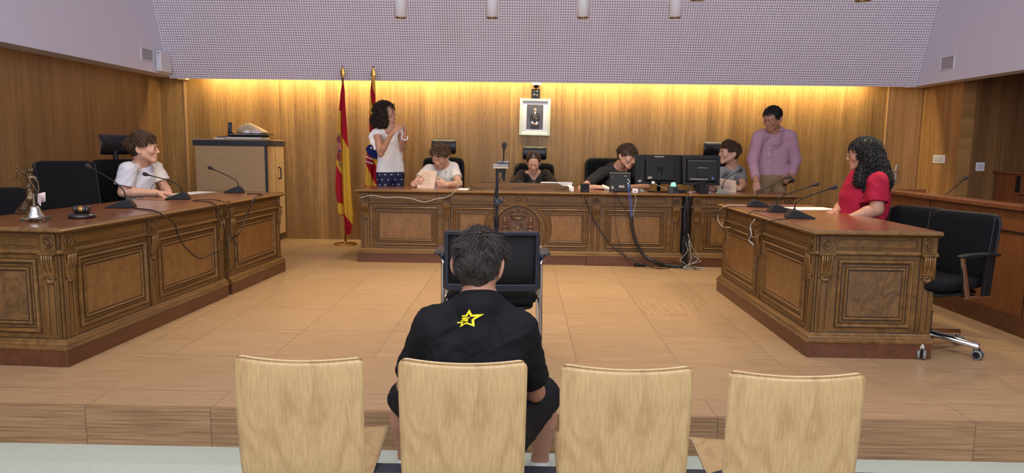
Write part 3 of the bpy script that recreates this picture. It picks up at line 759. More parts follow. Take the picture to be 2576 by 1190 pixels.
rows = [[p + Vector((0, th, 0)) for p in outer], [p + Vector((0, th, 0)) for p in inn], [p - Vector((0, th, 0)) for p in inn], [p - Vector((0, th, 0)) for p in outer], [p + Vector((0, th, 0)) for p in outer]]
mb.grid(rows, closeu=True, smooth=False); mb.build('back_frame', plain('slate_plastic', S(30, 34, 44), .42), t, .004)
mb = MB(); mb.grid([[(x, .212 + bend(x, 0) + .10 * (z - .45) , z) for x in [(-1 + 2 * i / 16) * (w2 - .02) for i in range(17)]] for z in (z0 + .035, .6, z1 - .02)]); o = mb.build('back_mesh', M_mesh, t); sl = o.modifiers.new('thick', 'SOLIDIFY'); sl.thickness = .006
mb = MB(); mb.pad(.50, .46, .075, M=TRS((0, -.04, .425), (rad(90), 0, 0)), e=.15, pw=7); mb.build('seat', M_fabric, t)
mb = MB(); mb.pad(.46, .42, .04, M=TRS((0, -.04, .380), (rad(90), 0, 0)), e=.15, pw=7); mb.build('seat_pan', M_black, t)
for sx in (-1, 1):
    X = sx * .275
    mb = MB(); mb.pad(.085, .25, .022, M=TRS((X, .04, .675), (rad(90), 0, 0)), e=.16, bend=lambda x, z: .1 * z * z); mb.tube([(X, .16, .668), (sx * .255, .20, .662)], .014, 8)
    a = mb.build('armrest', MATS['slate_plastic'], t)
    mb = MB(); mb.b2(X - .015, X + .015, -.28, -.255, 0, .66); mb.b2(X - .015, X + .015, -.28, .0, .645, .66); mb.build('front_leg', plain('champagne_steel', (.62, .58, .50), .4, .7) if 'champagne_steel' not in MATS else MATS['champagne_steel'], t, .002)
    mb = MB(); mb.tube(spline([(sx * .262, .17, .66), (sx * .264, .165, .45), (sx * .266, .20, .2), (sx * .268, .24, .006)], 5), .011, 10); mb.tube([(sx * .262, .17, .41), (sx * .262, -.25, .41)], .010, 8); mb.build('rear_leg', M_chrome, t)

# ---------------------------------------------------------------- public seating row
bm_ = MB(); bm_.b2(-.72, 1.42, 2.27, 2.35, .075, .135)
beam = thing('seat_rail', 'black steel beam carrying the row of plywood seats', 'beam', (0, 0, 0))
bm_.build('beam', M_anthr, beam, .006)
for x in (-.62, 1.02):
    mb = MB(); mb.b2(x - .03, x + .03, 2.28, 2.34, -.17, .08); mb.b2(x - .035, x + .035, 2.05, 2.6, -.19, -.165); mb.build('foot', M_anthr, beam, .004)
def ply_chair(cx, w, name, label, top, tilt=0, lean=0):
    """bent plywood shell facing +y; back upright at y = 2.1"""
    prof = [(0.0, .59), (-.004, .55), (-.002, .48), (.006, .40), (.014, .32), (.022, .25), (.034, .20), (.056, .165), (.09, .145), (.14, .142), (.22, .15), (.32, .165), (.42, .178), (.47, .172), (.50, .155)]
    pr = spline([(0, y, z) for y, z in prof], 6)
    d0 = (pr[1] - pr[0]).normalized(); pr = [pr[0] + d0 * v for v in (0, .0008, .002, .004, .0065)] + pr[1:]; d1 = (pr[-2] - pr[-1]).normalized(); pr = pr[:-1] + [pr[-1] + d1 * v for v in (.0065, .003, .001, 0)]
    n_ = len(pr); P = []
    tot = n_ - 1
    for i, p in enumerate(pr):
        s = i / tot; hw = w / 2
        if p.y < .1: hw = w / 2 * (1.0 - .03 * (p.z - .15) / .45 * -1)
        # rounded corners at both ends
        dtop = (p - pr[0]).length; dend = (p - pr[-1]).length; rc = .028
        for d_ in (dtop, dend):
            if d_ < rc: hw -= rc - math.sqrt(max(0, rc * rc - (rc - d_) ** 2))
        row = []
        for j in range(25):
            u = j / 24 * 2 - 1; x = u * hw; u = x / (w / 2)
            k = max(0, 1 - max(0, (p.y - .03)) / .08) if p.z > .13 else 0
            y = p.y - .022 * (u * u) * k * (.4 + .6 * (p.z - .15) / .44) * -1
            z = p.z + (.010 * u * u if p.y > .1 else 0) + .010 * u * u * max(0, 1 - dtop / .1)
            row.append((x, y, z))
        P.append(row)
    # extra rows for smooth corner rounding at the top
    mb = MB(); mb.grid(P)
    t = thing(name, label, 'chair', (cx + .0, 2.10, top - .59), lean, 'plywood seats of the public row')
    o = mb.build('seat_shell', [M_birch, M_plyedge], t, recalc=False); so = o.modifiers.new('ply', 'SOLIDIFY'); so.thickness = .013; so.offset = 0; so.material_offset_rim = 1
    mb = MB(); mb.b2(-.12, .12, .16, .26, .118, .142); mb.build('seat_bracket', M_anthr, t, .004)
    return t
ply_chair(at(747, 905, Y=2.1).x, 0.397, 'plywood_chair', 'leftmost light plywood chair of the front row', .582)
ply_chair(at(1163, 905, Y=2.1).x, 0.392, 'plywood_chair', 'plywood chair the boy with the yellow star shirt sits on', .582)
ply_chair(at(1579, 905, Y=2.1).x, 0.402, 'plywood_chair', 'empty plywood chair right beside the boy with the yellow star shirt', .572)
ply_chair(at(2012, 905, Y=2.1).x, 0.412, 'plywood_chair', 'rightmost light plywood chair of the front row', .560)

# ---------------------------------------------------------------- pendant lights
for i, (x, y, z) in enumerate(LAMPS):
    if i in (4, 5, 6, 9, 10, 11, 12): continue
    t = thing('pendant_light', ['white cylinder lamp, %s of the four in the row' % w for w in ('first from the left', 'second from the left', 'third from the left', 'fourth from the left')][i] if i < 4 else 'white cylinder lamp cut by the top photo edge, %s' % {7: 'above the man in the pink shirt', 8: 'near the right slope'}.get(i, 'out of the frame on the left'), 'lamp', (x, y, z), 0, 'cylinder lamps')
    mb = MB(); mb.lathe([(.052, 0), (.06, 0), (.06, .42), (0, .42)], 32); mb.build('lamp_shade', M_wplast, t)
    mb = MB(); mb.lathe([(.053, .001), (.05, .03), (.03, .05), (0, .05)], 28); mb.m(1); mb.lathe([(.0605, -.001), (.052, -.001), (.052, .004), (.0605, .004), (.0605, -.001)], 28)
    mb.build('reflector', [plain('lamp_reflector', S(200, 170, 120), .3, .6) if i == 0 else MATS['lamp_reflector'], M_steel], t)
    mb = MB(); mb.cyl((0, 0, .42), (0, 0, 4.5 - z), .004, n=6); mb.build('cable', M_wplast, t)
# ---------------------------------------------------------------- cabinet in the left corner
X0, X1, Y0, Y1 = -3.99, -3.12, 8.5, 9.12
t = thing('cabinet', 'beige cabinet with anthracite top frame in the left back corner', 'cabinet', (X0, Y0, 0))
w, d_ = X1 - X0, Y1 - Y0
mb = MB(); mb.b2(0, w, 0, d_, .10, 1.22); mb.build('body', M_cabinet, t, .003)
mb = MB(); mb.b2(-.02, w + .01, -.02, d_, 1.22, 1.285); mb.b2(w - .022, w + .006, -.006, .02, .10, 1.22); mb.build('top_frame', M_anthr, t, .004)
mb = MB(); mb.b2(-.02, w + .01, -.015, d_, 1.286, 1.30); mb.build('top_board', M_cabinet, t, .002)
mb = MB(); mb.b2(w, w + .002, .30, .304, .1, 1.22); mb.build('side_joint', M_anthr, t)
mb = MB(); mb.tube(spline([(w + .0, .40, .95), (w + .03, .40, .94), (w + .03, .40, .82), (w, .40, .81)], 4), .008, 8); mb.build('handle', M_black, t)
for x in (.06, w - .06):
    for y in (.06, d_ - .06):
        mb = MB(); mb.cyl((x, y, 0), (x, y, .1), .02); mb.build('leg', M_anthr, t)
CT = 1.30
def book(name, label, cat, cx, cy, z, w, d, h, mat, rz=0, pages=True, group=None):
    t = thing(name, label, cat, (cx, cy, z), rz, group)
    mb = MB(); 
    if pages:
        mb.b2(-w / 2, w / 2, -d / 2, d / 2, 0, .004); mb.b2(-w / 2, w / 2, -d / 2, d / 2, h - .004, h); mb.b2(-w / 2, -w / 2 + .004, -d / 2, d / 2, .004, h - .004)
        mb.build('cover', mat, t, .001); m2 = MB(); m2.b2(-w / 2 + .005, w / 2 - .006, -d / 2 + .005, d / 2 - .005, .0045, h - .0045); m2.build('pages', M_paper, t)
    else:
        mb.b2(-w / 2, w / 2, -d / 2, d / 2, 0, h); mb.build('case', mat, t, .004)
    return t
book('folder', 'thick black folder at the bottom of the pile on the cabinet', 'folder', -3.42, 8.72, CT, .44, .30, .030, M_blackg, 0, True)
book('laptop', 'thin black laptop lying on the folder pile', 'laptop', -3.42, 8.72, CT + .031, .42, .28, .022, M_black, .03, False)
book('folder', 'slim black folder under the beige bag', 'folder', -3.38, 8.74, CT + .054, .46, .29, .014, M_blackg, -.03)
book('notebook', 'small white notebook left of the black folder pile', 'notebook', -3.74, 8.72, CT, .16, .2, .018, M_white, .2)
book('notebook', 'dark notebook on the white notebook beside the pile', 'notebook', -3.72, 8.74, CT + .019, .10, .16, .010, M_black, -.2)
t = thing('cordless_phone', 'dark cordless phone standing upright on the cabinet', 'phone', (-3.62, 8.66, CT + .069))
mb = MB(); mb.pad(.048, .135, .026, M=TRS((0, 0, .068), (rad(-6), 0, 0)), e=.15); p_ = mb.build('body', M_anthr, t); mb = MB(); mb.b2(-.016, .016, -.0165, -.0135, .07, .105); mb.build('screen', plain('lcd', S(74, 84, 96), .3), t)
mb = MB(); mb.b2(-.03, .03, -.02, .03, -.0, .012); mb.build('cradle', M_black, t, .003)
# crumpled beige bag
def blob(name, label, cat, c, r, mat, amp=.12, seed=1, squash=None):
    rnd = random.Random(seed); ph = [(rnd.uniform(2, 6), rnd.uniform(2, 6), rnd.uniform(0, 6), rnd.uniform(.3, 1)) for _ in range(7)]
    P = []
    for i in range(20):
        th = PI * i / 19; row = []
        for j in range(36):
            a = 2 * PI * j / 36; q = 1 + amp * sum(w * math.sin(f * a + p) * math.sin(g * th + p) for f, g, p, w in ph) / 2
            x, y, z = math.sin(th) * math.cos(a) * q, math.sin(th) * math.sin(a) * q, math.cos(th) * (1 if math.cos(th) > 0 else .12)
            if squash: x, y, z = squash(x, y, z)
            row.append((c[0] + r[0] * x, c[1] + r[1] * y, c[2] + r[2] * z))
        P.append(row)
    mb = MB(); mb.grid(P, closeu=True); return tag(mb.build(name, mat), label, cat)
blob('fabric_bag', 'crumpled beige cloth bag lying on top of the folder pile', 'bag', (-3.37, 8.76, CT + .082), (.20, .10, .11), plain('canvas', S(196, 176, 140), .9, noise=.1), .14, 4, lambda x, y, z: (x, y, z * (1.15 - .75 * max(0, x + .25)) if z > 0 else z))
blob('tissue', 'crumpled white tissue in front of the beige bag', 'tissue', (-3.40, 8.63, CT + .075), (.045, .03, .04), M_wplast, .3, 9)
blob('tissue', 'crumpled pinkish white tissue further right before the beige bag', 'tissue', (-3.29, 8.62, CT + .075), (.06, .03, .045), plain('tissue_pink', S(226, 206, 212), .9), .3, 12)

# ---------------------------------------------------------------- wall fittings
t = thing('framed_portrait', 'portrait of a dark-suited standing man in a pale frame on the back wall', 'picture', (.14, WB, 1.634))
m = MB(); m.M = frame((0, -.0, 0), (1, 0, 0), (0, 0, 1), (0, -1, 0)) @ Matrix.Rotation(rad(-.8), 4, 'Z')
fw_, fh = .198, .235
def flat(mb, pts, o): mb.prism(pts, o - .0012, o)
fr_ = MB(); fr_.M = m.M; fr_.ring(-fw_, fw_, -fh, fh, [(0, 0), (0, .026), (.006, .03), (.03, .026), (.036, .018), (.036, .004)], lambda u, o, z: (u, z, o)); fr_.build('frame', plain('pale_frame', S(196, 206, 196), .5, noise=.06), t)
mt = MB(); mt.M = m.M; mt.b2(-fw_ + .034, fw_ - .034, -fh + .034, fh - .034, .001, .006); mt.build('mat_board', plain('mat_board', S(214, 216, 230), .7), t)
ph = MB(); ph.M = m.M; ph.b2(-.107, .105, -.152, .162, .006, .008)
n = NT('photo_backdrop'); f = n.noise(n.obj(), 6, 3); n.base(n.ramp(f, [(.3, S(52, 52, 60)), (.7, S(84, 84, 96))])); n.rough(.4)
ph.m(1); flat(ph, [(-.058, -.150), (-.050, -.06), (-.066, -.035), (-.062, .0), (-.045, .045), (-.016, .062), (.016, .062), (.05, .045), (.070, -.01), (.064, -.04), (.052, -.07), (.056, -.150)], .0095)
ph.m(2); flat(ph, [(math.cos(a) * .019, .102 + math.sin(a) * .026) for a in [k * PI / 8 for k in range(16)]], .0100); flat(ph, [(-.010, .085), (.010, .085), (.012, .06), (-.012, .06)], .0098)
flat(ph, [(-.022, -.082), (-.004, -.098), (.012, -.095), (.010, -.075), (-.005, -.070)], .0110)
ph.m(3); flat(ph, [(-.012, .070), (.012, .070), (.004, .03), (-.004, .03)], .0102); flat(ph, [(-.048, -.065), (-.030, -.045), (-.014, -.075), (-.030, -.09)], .0105); flat(ph, [(.006, -.078), (.026, -.048), (.048, -.072), (.024, -.100)], .0105)
ph.m(4); flat(ph, [(-.020, .108), (-.018, .128), (0, .136), (.018, .128), (.020, .108), (.012, .120), (-.012, .120)], .0106); flat(ph, [(-.011, .086), (.011, .086), (.008, .077), (-.008, .077)], .0106)
ph.m(5)
for k in range(13):
    a = -1 + 2 * k / 12; x = a * .034; z = .058 - (1 - a * a) * .055; flat(ph, [(x - .003, z - .003), (x + .003, z - .003), (x + .003, z + .004), (x - .003, z + .004)], .0108)
flat(ph, [(.018, -.006), (.026, -.012), (.024, -.022), (.014, -.022), (.010, -.012)], .0108)
ph.build('photograph', [MATS['photo_backdrop'], plain('photo_suit', S(28, 28, 30), .5), plain('photo_skin', S(178, 150, 140), .5), plain('photo_white', S(200, 200, 214), .5), plain('photo_hair', S(56, 48, 44), .5), plain('photo_gold', S(170, 150, 100), .5)], t)
t = thing('wall_panel', 'black connector plate mounted on the back wall just above the portrait', 'connector plate', (.145, WB, 1.935))
mb = MB(); mb.b2(-.055, .055, -.03, 0, -.057, .057); mb.build('plate', M_black, t, .002)
mb = MB(); mb.lathe([(.010, 0), (.010, .004), (.004, .005), (0, .005)], 16, M=frame((.02, -.03, .028), (1, 0, 0), (0, 0, 1), (0, -1, 0))); mb.lathe([(.013, 0), (.013, .004), (.008, .004)], 16, M=frame((-.018, -.03, -.018), (1, 0, 0), (0, 0, 1), (0, -1, 0))); mb.build('socket', M_silver, t)
mb = MB(); mb.b2(.012, .026, -.032, -.03, -.03, -.008); mb.b2(-.026, -.012, -.0315, -.03, .022, .030); mb.build('port', M_grey, t)
t = thing('dome_camera', 'white dome security camera above the portrait, under the acoustic panel', 'camera', (.15, 9.131, 2.045))
mb = MB(); mb.lathe([(0, .03), (.058, .03), (.058, .0), (.05, -.012), (.036, -.012)], 28); mb.build('housing', M_wplast, t)
mb = MB(); mb.lathe([(.036, -.012), (.032, -.032), (.018, -.044), (0, -.047)], 24); mb.build('dome', M_blackg, t)
def plate(name, label, M, w, h, n_, cat='switch'):
    t = thing(name, label, cat); t.matrix_world = M
    mb = MB(); mb.b2(-w / 2, w / 2, -h / 2, h / 2, 0, .010); mb.build('cover_plate', M_wplast, t, .002)
    for k in range(n_):
        x = (k - (n_ - 1) / 2) * (w * .8 / n_); q = w * .34 / n_
        mb = MB(); mb.b2(x - q, x + q, -h * .28, h * .28, .010, .014); mb.build('rocker', plain('switch_rocker', S(200, 200, 206), .4) if 'switch_rocker' not in MATS else MATS['switch_rocker'], t, .001)
    return t
plate('light_switch', 'white triple light switch plate on the wood wall near the door', frame((5.1, 8.72, 1.17), (0, -1, 0), (0, 0, 1), (-1, 0, 0)), .24, .10, 3)
plate('light_switch', 'square white single switch on the dark alcove wall', frame((5.37, 8.36, 1.09), (1, 0, 0), (0, 0, 1), (0, -1, 0)), .10, .10, 1)
t = thing('router', 'white wireless router box mounted high on the left, beside the vent grille', 'router', (-4.472, 8.72, 2.225))
mb = MB(); mb.b2(0, .075, -.13, .13, -.125, .125); mb.build('case', M_wplast, t, .018, segs=3)
mb = MB(); mb.b2(.02, .06, -.1305, -.129, .09, .1); mb.build('vent_slot', M_grey, t)
mb = MB(); mb.b2(.05, .056, -.133, -.130, -.02, -.014); mb.build('status_light', plain('blue_led', (.1, .1, 1), emit=(.2, .2, 1), estr=3), t)
def vent(name, label, X, sx, y0, y1, z0, z1):
    t = thing(name, label, 'vent')
    mb = MB(); F = lambda u, o, z: (X + sx * o, u, z); mb.ring(y0, y1, z0, z1, [(0, 0), (.0, .012), (.012, .012), (.014, .002)], F); mb.build('frame', M_wplast, t)
    mb = MB(); xs_ = sorted((X + sx * .0005, X + sx * .003)); mb.b2(xs_[0], xs_[1], y0 + .013, y1 - .013, z0 + .013, z1 - .013); mb.build('grille', plain('vent_grille', S(168, 168, 180), .6) if 'vent_grille' not in MATS else MATS['vent_grille'], t)
vent('vent_grille', 'square recessed vent grille high on the left white wall', -4.475, 1, 8.28, 8.56, 2.20, 2.35)
vent('vent_grille', 'square recessed vent grille high on the right white wall', 4.86, -1, 8.18, 8.45, 2.19, 2.35)
t = thing('motion_sensor', 'small cream sensor box under the panel at the left wall corner', 'sensor', (-4.40, 9.13, 2.07))
mb = MB(); mb.b2(-.055, .055, -.05, .05, -.02, .022); mb.build('case', plain('cream_plastic', S(236, 226, 200), .4), t, .008)
# ---------------------------------------------------------------- implicit surfaces for bodies and clothes
class Field:
    def __init__(s, lo, hi, h=.005):
        s.lo = np.array(lo, float); s.h = h; s.n = np.ceil((np.array(hi, float) - s.lo) / h).astype(int) + 1
        s.D = np.full(s.n, 9.0, np.float32)
    def sub(s, lo, hi):
        a = np.clip(np.floor((np.array(lo) - s.lo) / s.h).astype(int), 0, s.n); b = np.clip(np.ceil((np.array(hi) - s.lo) / s.h).astype(int) + 1, 0, s.n)
        if np.any(b <= a): return None, None
        ax = [(s.lo[i] + s.h * np.arange(a[i], b[i])).astype(np.float32) for i in range(3)]
        return tuple(slice(a[i], b[i]) for i in range(3)), np.meshgrid(*ax, indexing='ij', sparse=True)
    def op(s, fn, lo, hi, k=.02, mode='add'):
        sl, P = s.sub(np.array(lo) - k - .012, np.array(hi) + k + .012)
        if sl is None: return s
        d = fn(*P).astype(np.float32); D = s.D[sl]
        if mode == 'add':
            k_ = max(k, 1e-4); hh = np.clip(.5 + .5 * (D - d) / k_, 0, 1); s.D[sl] = D * (1 - hh) + d * hh - k_ * hh * (1 - hh)
        elif mode == 'cut':
            k_ = max(k, 1e-4); d = -d; hh = np.clip(.5 - .5 * (D - d) / k_, 0, 1); s.D[sl] = D * (1 - hh) + d * hh + k_ * hh * (1 - hh)
        return s
    def cone(s, a, b, ra, rb, k=.02, mode='add', flat=None, fs=1.0):
        """tapered capsule; flat = axis along which it is squeezed by fs"""
        a = np.array(a, float); b = np.array(b, float); R = max(ra, rb)
        lo = np.minimum(a, b) - R; hi = np.maximum(a, b) + R
        if flat is not None:
            u = np.array(flat, float); u /= np.linalg.norm(u); g = 1 / fs - 1
            def T(x, y, z):
                w = (x - a[0]) * u[0] + (y - a[1]) * u[1] + (z - a[2]) * u[2]
                return x - a[0] + g * w * u[0], y - a[1] + g * w * u[1], z - a[2] + g * w * u[2]
            ab = b - a; ab = ab + g * ab.dot(u) * u; sc = (1 + fs) / 2 if fs < 1 else 1
        else:
            T = lambda x, y, z: (x - a[0], y - a[1], z - a[2]); ab = b - a; sc = 1
        L2 = max(1e-9, ab.dot(ab))
        def fn(x, y, z):
            px, py, pz = T(x, y, z); t = np.clip((px * ab[0] + py * ab[1] + pz * ab[2]) / L2, 0, 1)
            return (np.sqrt((px - t * ab[0]) ** 2 + (py - t * ab[1]) ** 2 + (pz - t * ab[2]) ** 2) - (ra + (rb - ra) * t)) * sc
        return s.op(fn, lo, hi, k, mode)
    def ell(s, c, r, R=None, k=.02, mode='add'):
        c = np.array(c, float); R = np.array(R if R is not None else np.eye(3), float); m = max(r)
        def fn(x, y, z):
            x, y, z = x - c[0], y - c[1], z - c[2]
            q = [(R[0, i] * x + R[1, i] * y + R[2, i] * z) for i in range(3)]
            k0 = np.sqrt(sum((q[i] / r[i]) ** 2 for i in range(3))) + 1e-6; k1 = np.sqrt(sum((q[i] / r[i] ** 2) ** 2 for i in range(3))) + 1e-6
            return k0 * (k0 - 1) / k1
        return s.op(fn, c - m, c + m, k, mode)
    def plane(s, p, nrm, k=.004, lo=None, hi=None):
        """remove everything on the side nrm points to"""
        p = np.array(p, float); nrm = np.array(nrm, float); nrm /= np.linalg.norm(nrm)
        L = s.lo if lo is None else lo; H = s.lo + s.h * s.n if hi is None else hi
        return s.op(lambda x, y, z: -((x - p[0]) * nrm[0] + (y - p[1]) * nrm[1] + (z - p[2]) * nrm[2]), L, H, k, 'cut')
    def wrinkle(s, amp, freq, seed=1, dirs=None, lo=None, hi=None):
        sl, (x, y, z) = s.sub(s.lo if lo is None else lo, s.lo + s.h * s.n if hi is None else hi)
        rs = np.random.RandomState(seed); d = 0
        for i in range(5):
            v = rs.normal(size=3); v /= np.linalg.norm(v)
            if dirs is not None: v = v * .45 + np.array(dirs, float); v /= np.linalg.norm(v)
            w = rs.normal(size=3) * freq * .35; f = freq * rs.uniform(.6, 1.5); ph = rs.uniform(0, 6)
            q = np.sin(x * w[0] + y * w[1] + z * w[2] + ph) * 1.6
            g = np.sin((x * v[0] + y * v[1] + z * v[2]) * f + q + ph); d = d + (1 - np.abs(g)) ** 1.5 * rs.uniform(.5, 1)
        s.D[sl] += (amp * (d / 5 - .35) * -2).astype(np.float32); return s
    def mesh(s):
        D = s.D; h = s.h; n = np.array(D.shape)
        D[0] = D[-1] = 9; D[:, 0] = D[:, -1] = 9; D[:, :, 0] = D[:, :, -1] = 9
        S_ = D < 0
        cnt = sum(S_[dx:n[0] - 1 + dx, dy:n[1] - 1 + dy, dz:n[2] - 1 + dz].astype(np.int8) for dx in (0, 1) for dy in (0, 1) for dz in (0, 1))
        act = (cnt > 0) & (cnt < 8); idx = np.argwhere(act); vid = np.full(act.shape, -1, np.int64); vid[act] = np.arange(len(idx))
        cor = {(a, b, c): D[idx[:, 0] + a, idx[:, 1] + b, idx[:, 2] + c] for a in (0, 1) for b in (0, 1) for c in (0, 1)}
        acc = np.zeros((len(idx), 3)); w = np.zeros(len(idx))
        for ax in range(3):
            for u in (0, 1):
                for v in (0, 1):
                    a = [0, 0, 0]; o = [i for i in range(3) if i != ax]; a[o[0]] = u; a[o[1]] = v; b = list(a); b[ax] = 1
                    da, db = cor[tuple(a)], cor[tuple(b)]; m = (da < 0) != (db < 0); t = np.where(m, da / np.where(m, da - db, 1), 0)
                    p = np.zeros((len(idx), 3)); p[:, 0] = a[0]; p[:, 1] = a[1]; p[:, 2] = a[2]; p[:, ax] = t
                    acc += p * m[:, None]; w += m
        V = s.lo + h * (idx + acc / w[:, None])
        F = []
        for ax in range(3):
            sl0 = [slice(None)] * 3; sl1 = [slice(None)] * 3; sl0[ax] = slice(0, -1); sl1[ax] = slice(1, None)
            ch = S_[tuple(sl0)] != S_[tuple(sl1)]; e = np.argwhere(ch); o = [i for i in range(3) if i != ax]
            e = e[(e[:, o[0]] > 0) & (e[:, o[1]] > 0) & (e[:, o[0]] < n[o[0]] - 1) & (e[:, o[1]] < n[o[1]] - 1)]
            q = []
            for u, v in ((-1, -1), (0, -1), (0, 0), (-1, 0)):
                c = e.copy(); c[:, o[0]] += u; c[:, o[1]] += v; q.append(vid[c[:, 0], c[:, 1], c[:, 2]])
            q = np.stack(q, 1); flip = S_[e[:, 0], e[:, 1], e[:, 2]]
            if ax == 1: flip = ~flip
            q[~flip] = q[~flip][:, ::-1]; F.append(q)
        F = np.concatenate(F); F = F[(F >= 0).all(1)]
        return V, F
    def build(s, name, mats, parent=None, mi=None, smooth=1):
        V, F = s.mesh()
        if len(V) == 0: V = np.zeros((3, 3)); F = np.zeros((0, 4), int)
        # light laplacian smoothing
        for _ in range(smooth):
            acc = np.zeros_like(V); c = np.zeros(len(V))
            for i in range(4):
                a, b = F[:, i], F[:, (i + 1) % 4]; np.add.at(acc, a, V[b]); np.add.at(acc, b, V[a]); np.add.at(c, a, 1); np.add.at(c, b, 1)
            V = V * .5 + .5 * acc / np.maximum(c, 1)[:, None]
        return mesh_np(name, V, F, mats, parent, mi)
def mesh_np(name, V, F, mats, parent=None, mi=None):
    me = bpy.data.meshes.new(name); k = F.shape[1] if len(F) else 4
    me.vertices.add(len(V)); me.vertices.foreach_set('co', np.asarray(V, np.float32).ravel())
    me.loops.add(F.size); me.loops.foreach_set('vertex_index', F.astype(np.int32).ravel())
    me.polygons.add(len(F)); me.polygons.foreach_set('loop_start', np.arange(len(F), dtype=np.int32) * k)
    me.polygons.foreach_set('use_smooth', np.ones(len(F), bool))
    for m in (mats if isinstance(mats, (list, tuple)) else [mats]): me.materials.append(m)
    if mi is not None: me.polygons.foreach_set('material_index', mi(V, V[F].mean(1)).astype(np.int32))
    me.update(calc_edges=True); me.validate()
    o = bpy.data.objects.new(name, me); COL.objects.link(o)
    if parent is not None: o.parent = parent; o.matrix_parent_inverse = parent.matrix_world.inverted() if False else Matrix(); KIDS.setdefault(parent.name, []).append(o)
    return o

# ---------------------------------------------------------------- skin, hair, cloth
def skin(name, c):
    n = NT(name); f = n.noise(n.obj(), 25, 4, .6)
    n.base(n.mix(f, tuple(v * .86 for v in c), tuple(min(1, v * 1.12) for v in c))); n.rough(.5)
    n.b.inputs['Subsurface Weight'].default_value = .08; n.b.inputs['Subsurface Radius'].default_value = (.02, .008, .005); n.b.inputs['Subsurface Scale'].default_value = .5
    return n.m
def cloth(name, c, noise=.06, rough=.85, weave=500, bump=.0):
    n = NT(name); f = n.noise(n.obj(), 14, 3); g = n.noise(n.obj(), weave, 1)
    col = n.mix(n.math('MULTIPLY', n.math('ADD', f, g), .5), tuple(v * (1 - noise) for v in c), tuple(min(1, v * (1 + noise)) for v in c)); n.base(col); n.rough(rough)
    n.b.inputs['Specular IOR Level'].default_value = .2; return n.m
def hairm(name, a, b, rough=.42):
    n = NT(name); f = n.noise(n.obj(), 60, 3); n.base(n.ramp(f, [(.3, a), (.7, b)])); n.rough(rough); return n.m
SK_A = skin('skin_fair', S(206, 158, 132)); SK_B = skin('skin_tan', S(178, 128, 102)); SK_C = skin('skin_olive', S(164, 116, 90))
LIP = plain('lips', S(182, 122, 106), .5); EYEW = plain('eye_white', S(178, 166, 158), .3); IRIS = plain('iris', S(44, 30, 22), .15)
BROW = plain('eyebrow_hair', S(40, 28, 22), .7); NAIL = plain('nail', S(214, 160, 142), .3)
H_DB = hairm('hair_dark_brown', S(26, 18, 14), S(58, 42, 32)); H_B = hairm('hair_brown', S(48, 34, 24), S(112, 84, 58)); H_BLK = hairm('hair_black', S(12, 10, 10), S(28, 24, 24), .5)
H_FG = hairm('hair_ash_brown', S(24, 19, 16), S(62, 51, 44)); H_FC = hairm('hair_ash_dark', S(24, 19, 16), S(40, 33, 28)); H_LB = hairm('hair_chestnut', S(50, 34, 26), S(96, 68, 48))

def unit(v): v = np.array(v, float); return v / max(1e-9, np.linalg.norm(v))
def headR(yaw, pitch=0, roll=0):
    """yaw 0 = facing the camera (-y), positive turns towards +x; pitch>0 looks down"""
    M = Matrix.Rotation(yaw, 3, 'Z') @ Matrix.Rotation(pitch, 3, 'X') @ Matrix.Rotation(roll, 3, 'Y')
    return np.array(M)
# head local frame: -y is the face, +x the side on the viewer's right when facing the camera, z up
def add_head(F, c, R, s, neck, nr=.056, male=True, lids=True, ear=1.0):
    c = np.array(c); R = np.array(R)
    L = lambda x, y, z: c + R @ (np.array((x, y, z)) * s)
    E = lambda p, r, k=.02, mode='add', RR=None: F.ell(L(*p), [v * s for v in r], R if RR is None else R @ RR, k * s, mode)
    K = lambda a, b, ra, rb, k=.01, mode='add': F.cone(L(*a), L(*b), ra * s, rb * s, k * s, mode)
    jw = 1.0 if male else .93
    E((0, .012, .035), (.074, .092, .080)); E((0, -.030, -.008), (.062 * jw, .062, .078), .03); E((0, -.038, .045), (.058, .052, .050), .03)
    for q in (-1, 1):
        K((q * .054 * jw, .002, -.045), (q * .018, -.068, -.096), .016, .015, .03)
        E((q * .036, -.070, -.022), (.024, .02, .022), .025)
    E((0, -.078, -.098), (.019, .017, .016), .025); E((0, -.085, -.060), (.028, .016, .024), .02)
    K((-.034, -.086, .022), (.034, -.086, .022), .011, .011, .016)
    for q in (-1, 1): E((q * .031, -.098, .002), (.019, .014, .013), .012, 'cut')
    K((0, -.090, .014), (0, -.114, -.026), .0062, .0090, .010)
    E((0, -.108, -.029), (.011, .012, .010), .008)
    for q in (-1, 1): E((q * .012, -.100, -.033), (.008, .011, .007), .006)
    K((-.021, -.0955, -.0575), (.021, -.0955, -.0575), .0050, .0050, .006); K((-.016, -.0930, -.0665), (.016, -.0930, -.0665), .0060, .0060, .006)
    K((-.022, -.1015, -.0620), (.022, -.1015, -.0620), .0020, .0020, .003, 'cut')
    for q in (-1, 1):
        K((q * .031 - .012, -.084, .001), (q * .031 + .012, -.084, .001), .0115, .0115, .006)
        if not lids:
            E((q * .031, -.0985, .001), (.013, .008, .0055), .003, 'cut')
        Er = np.array(Matrix.Rotation(q * -.55, 3, 'Z') @ Matrix.Rotation(-.15, 3, 'X'))
        E((q * (.083 + .012 * (ear - 1)), .016, -.008), (.0075 * ear, .022 * ear, .034 * ear), .006, 'add', Er); E((q * .0895, .008, -.004), (.006, .011, .018), .004, 'cut', Er)
        E((q * .078, .004, -.034), (.006, .008, .010), .006)
    F.cone(L(0, .018, -.045), neck, nr * s, nr * 1.06 * s, .03 * s)
    return L
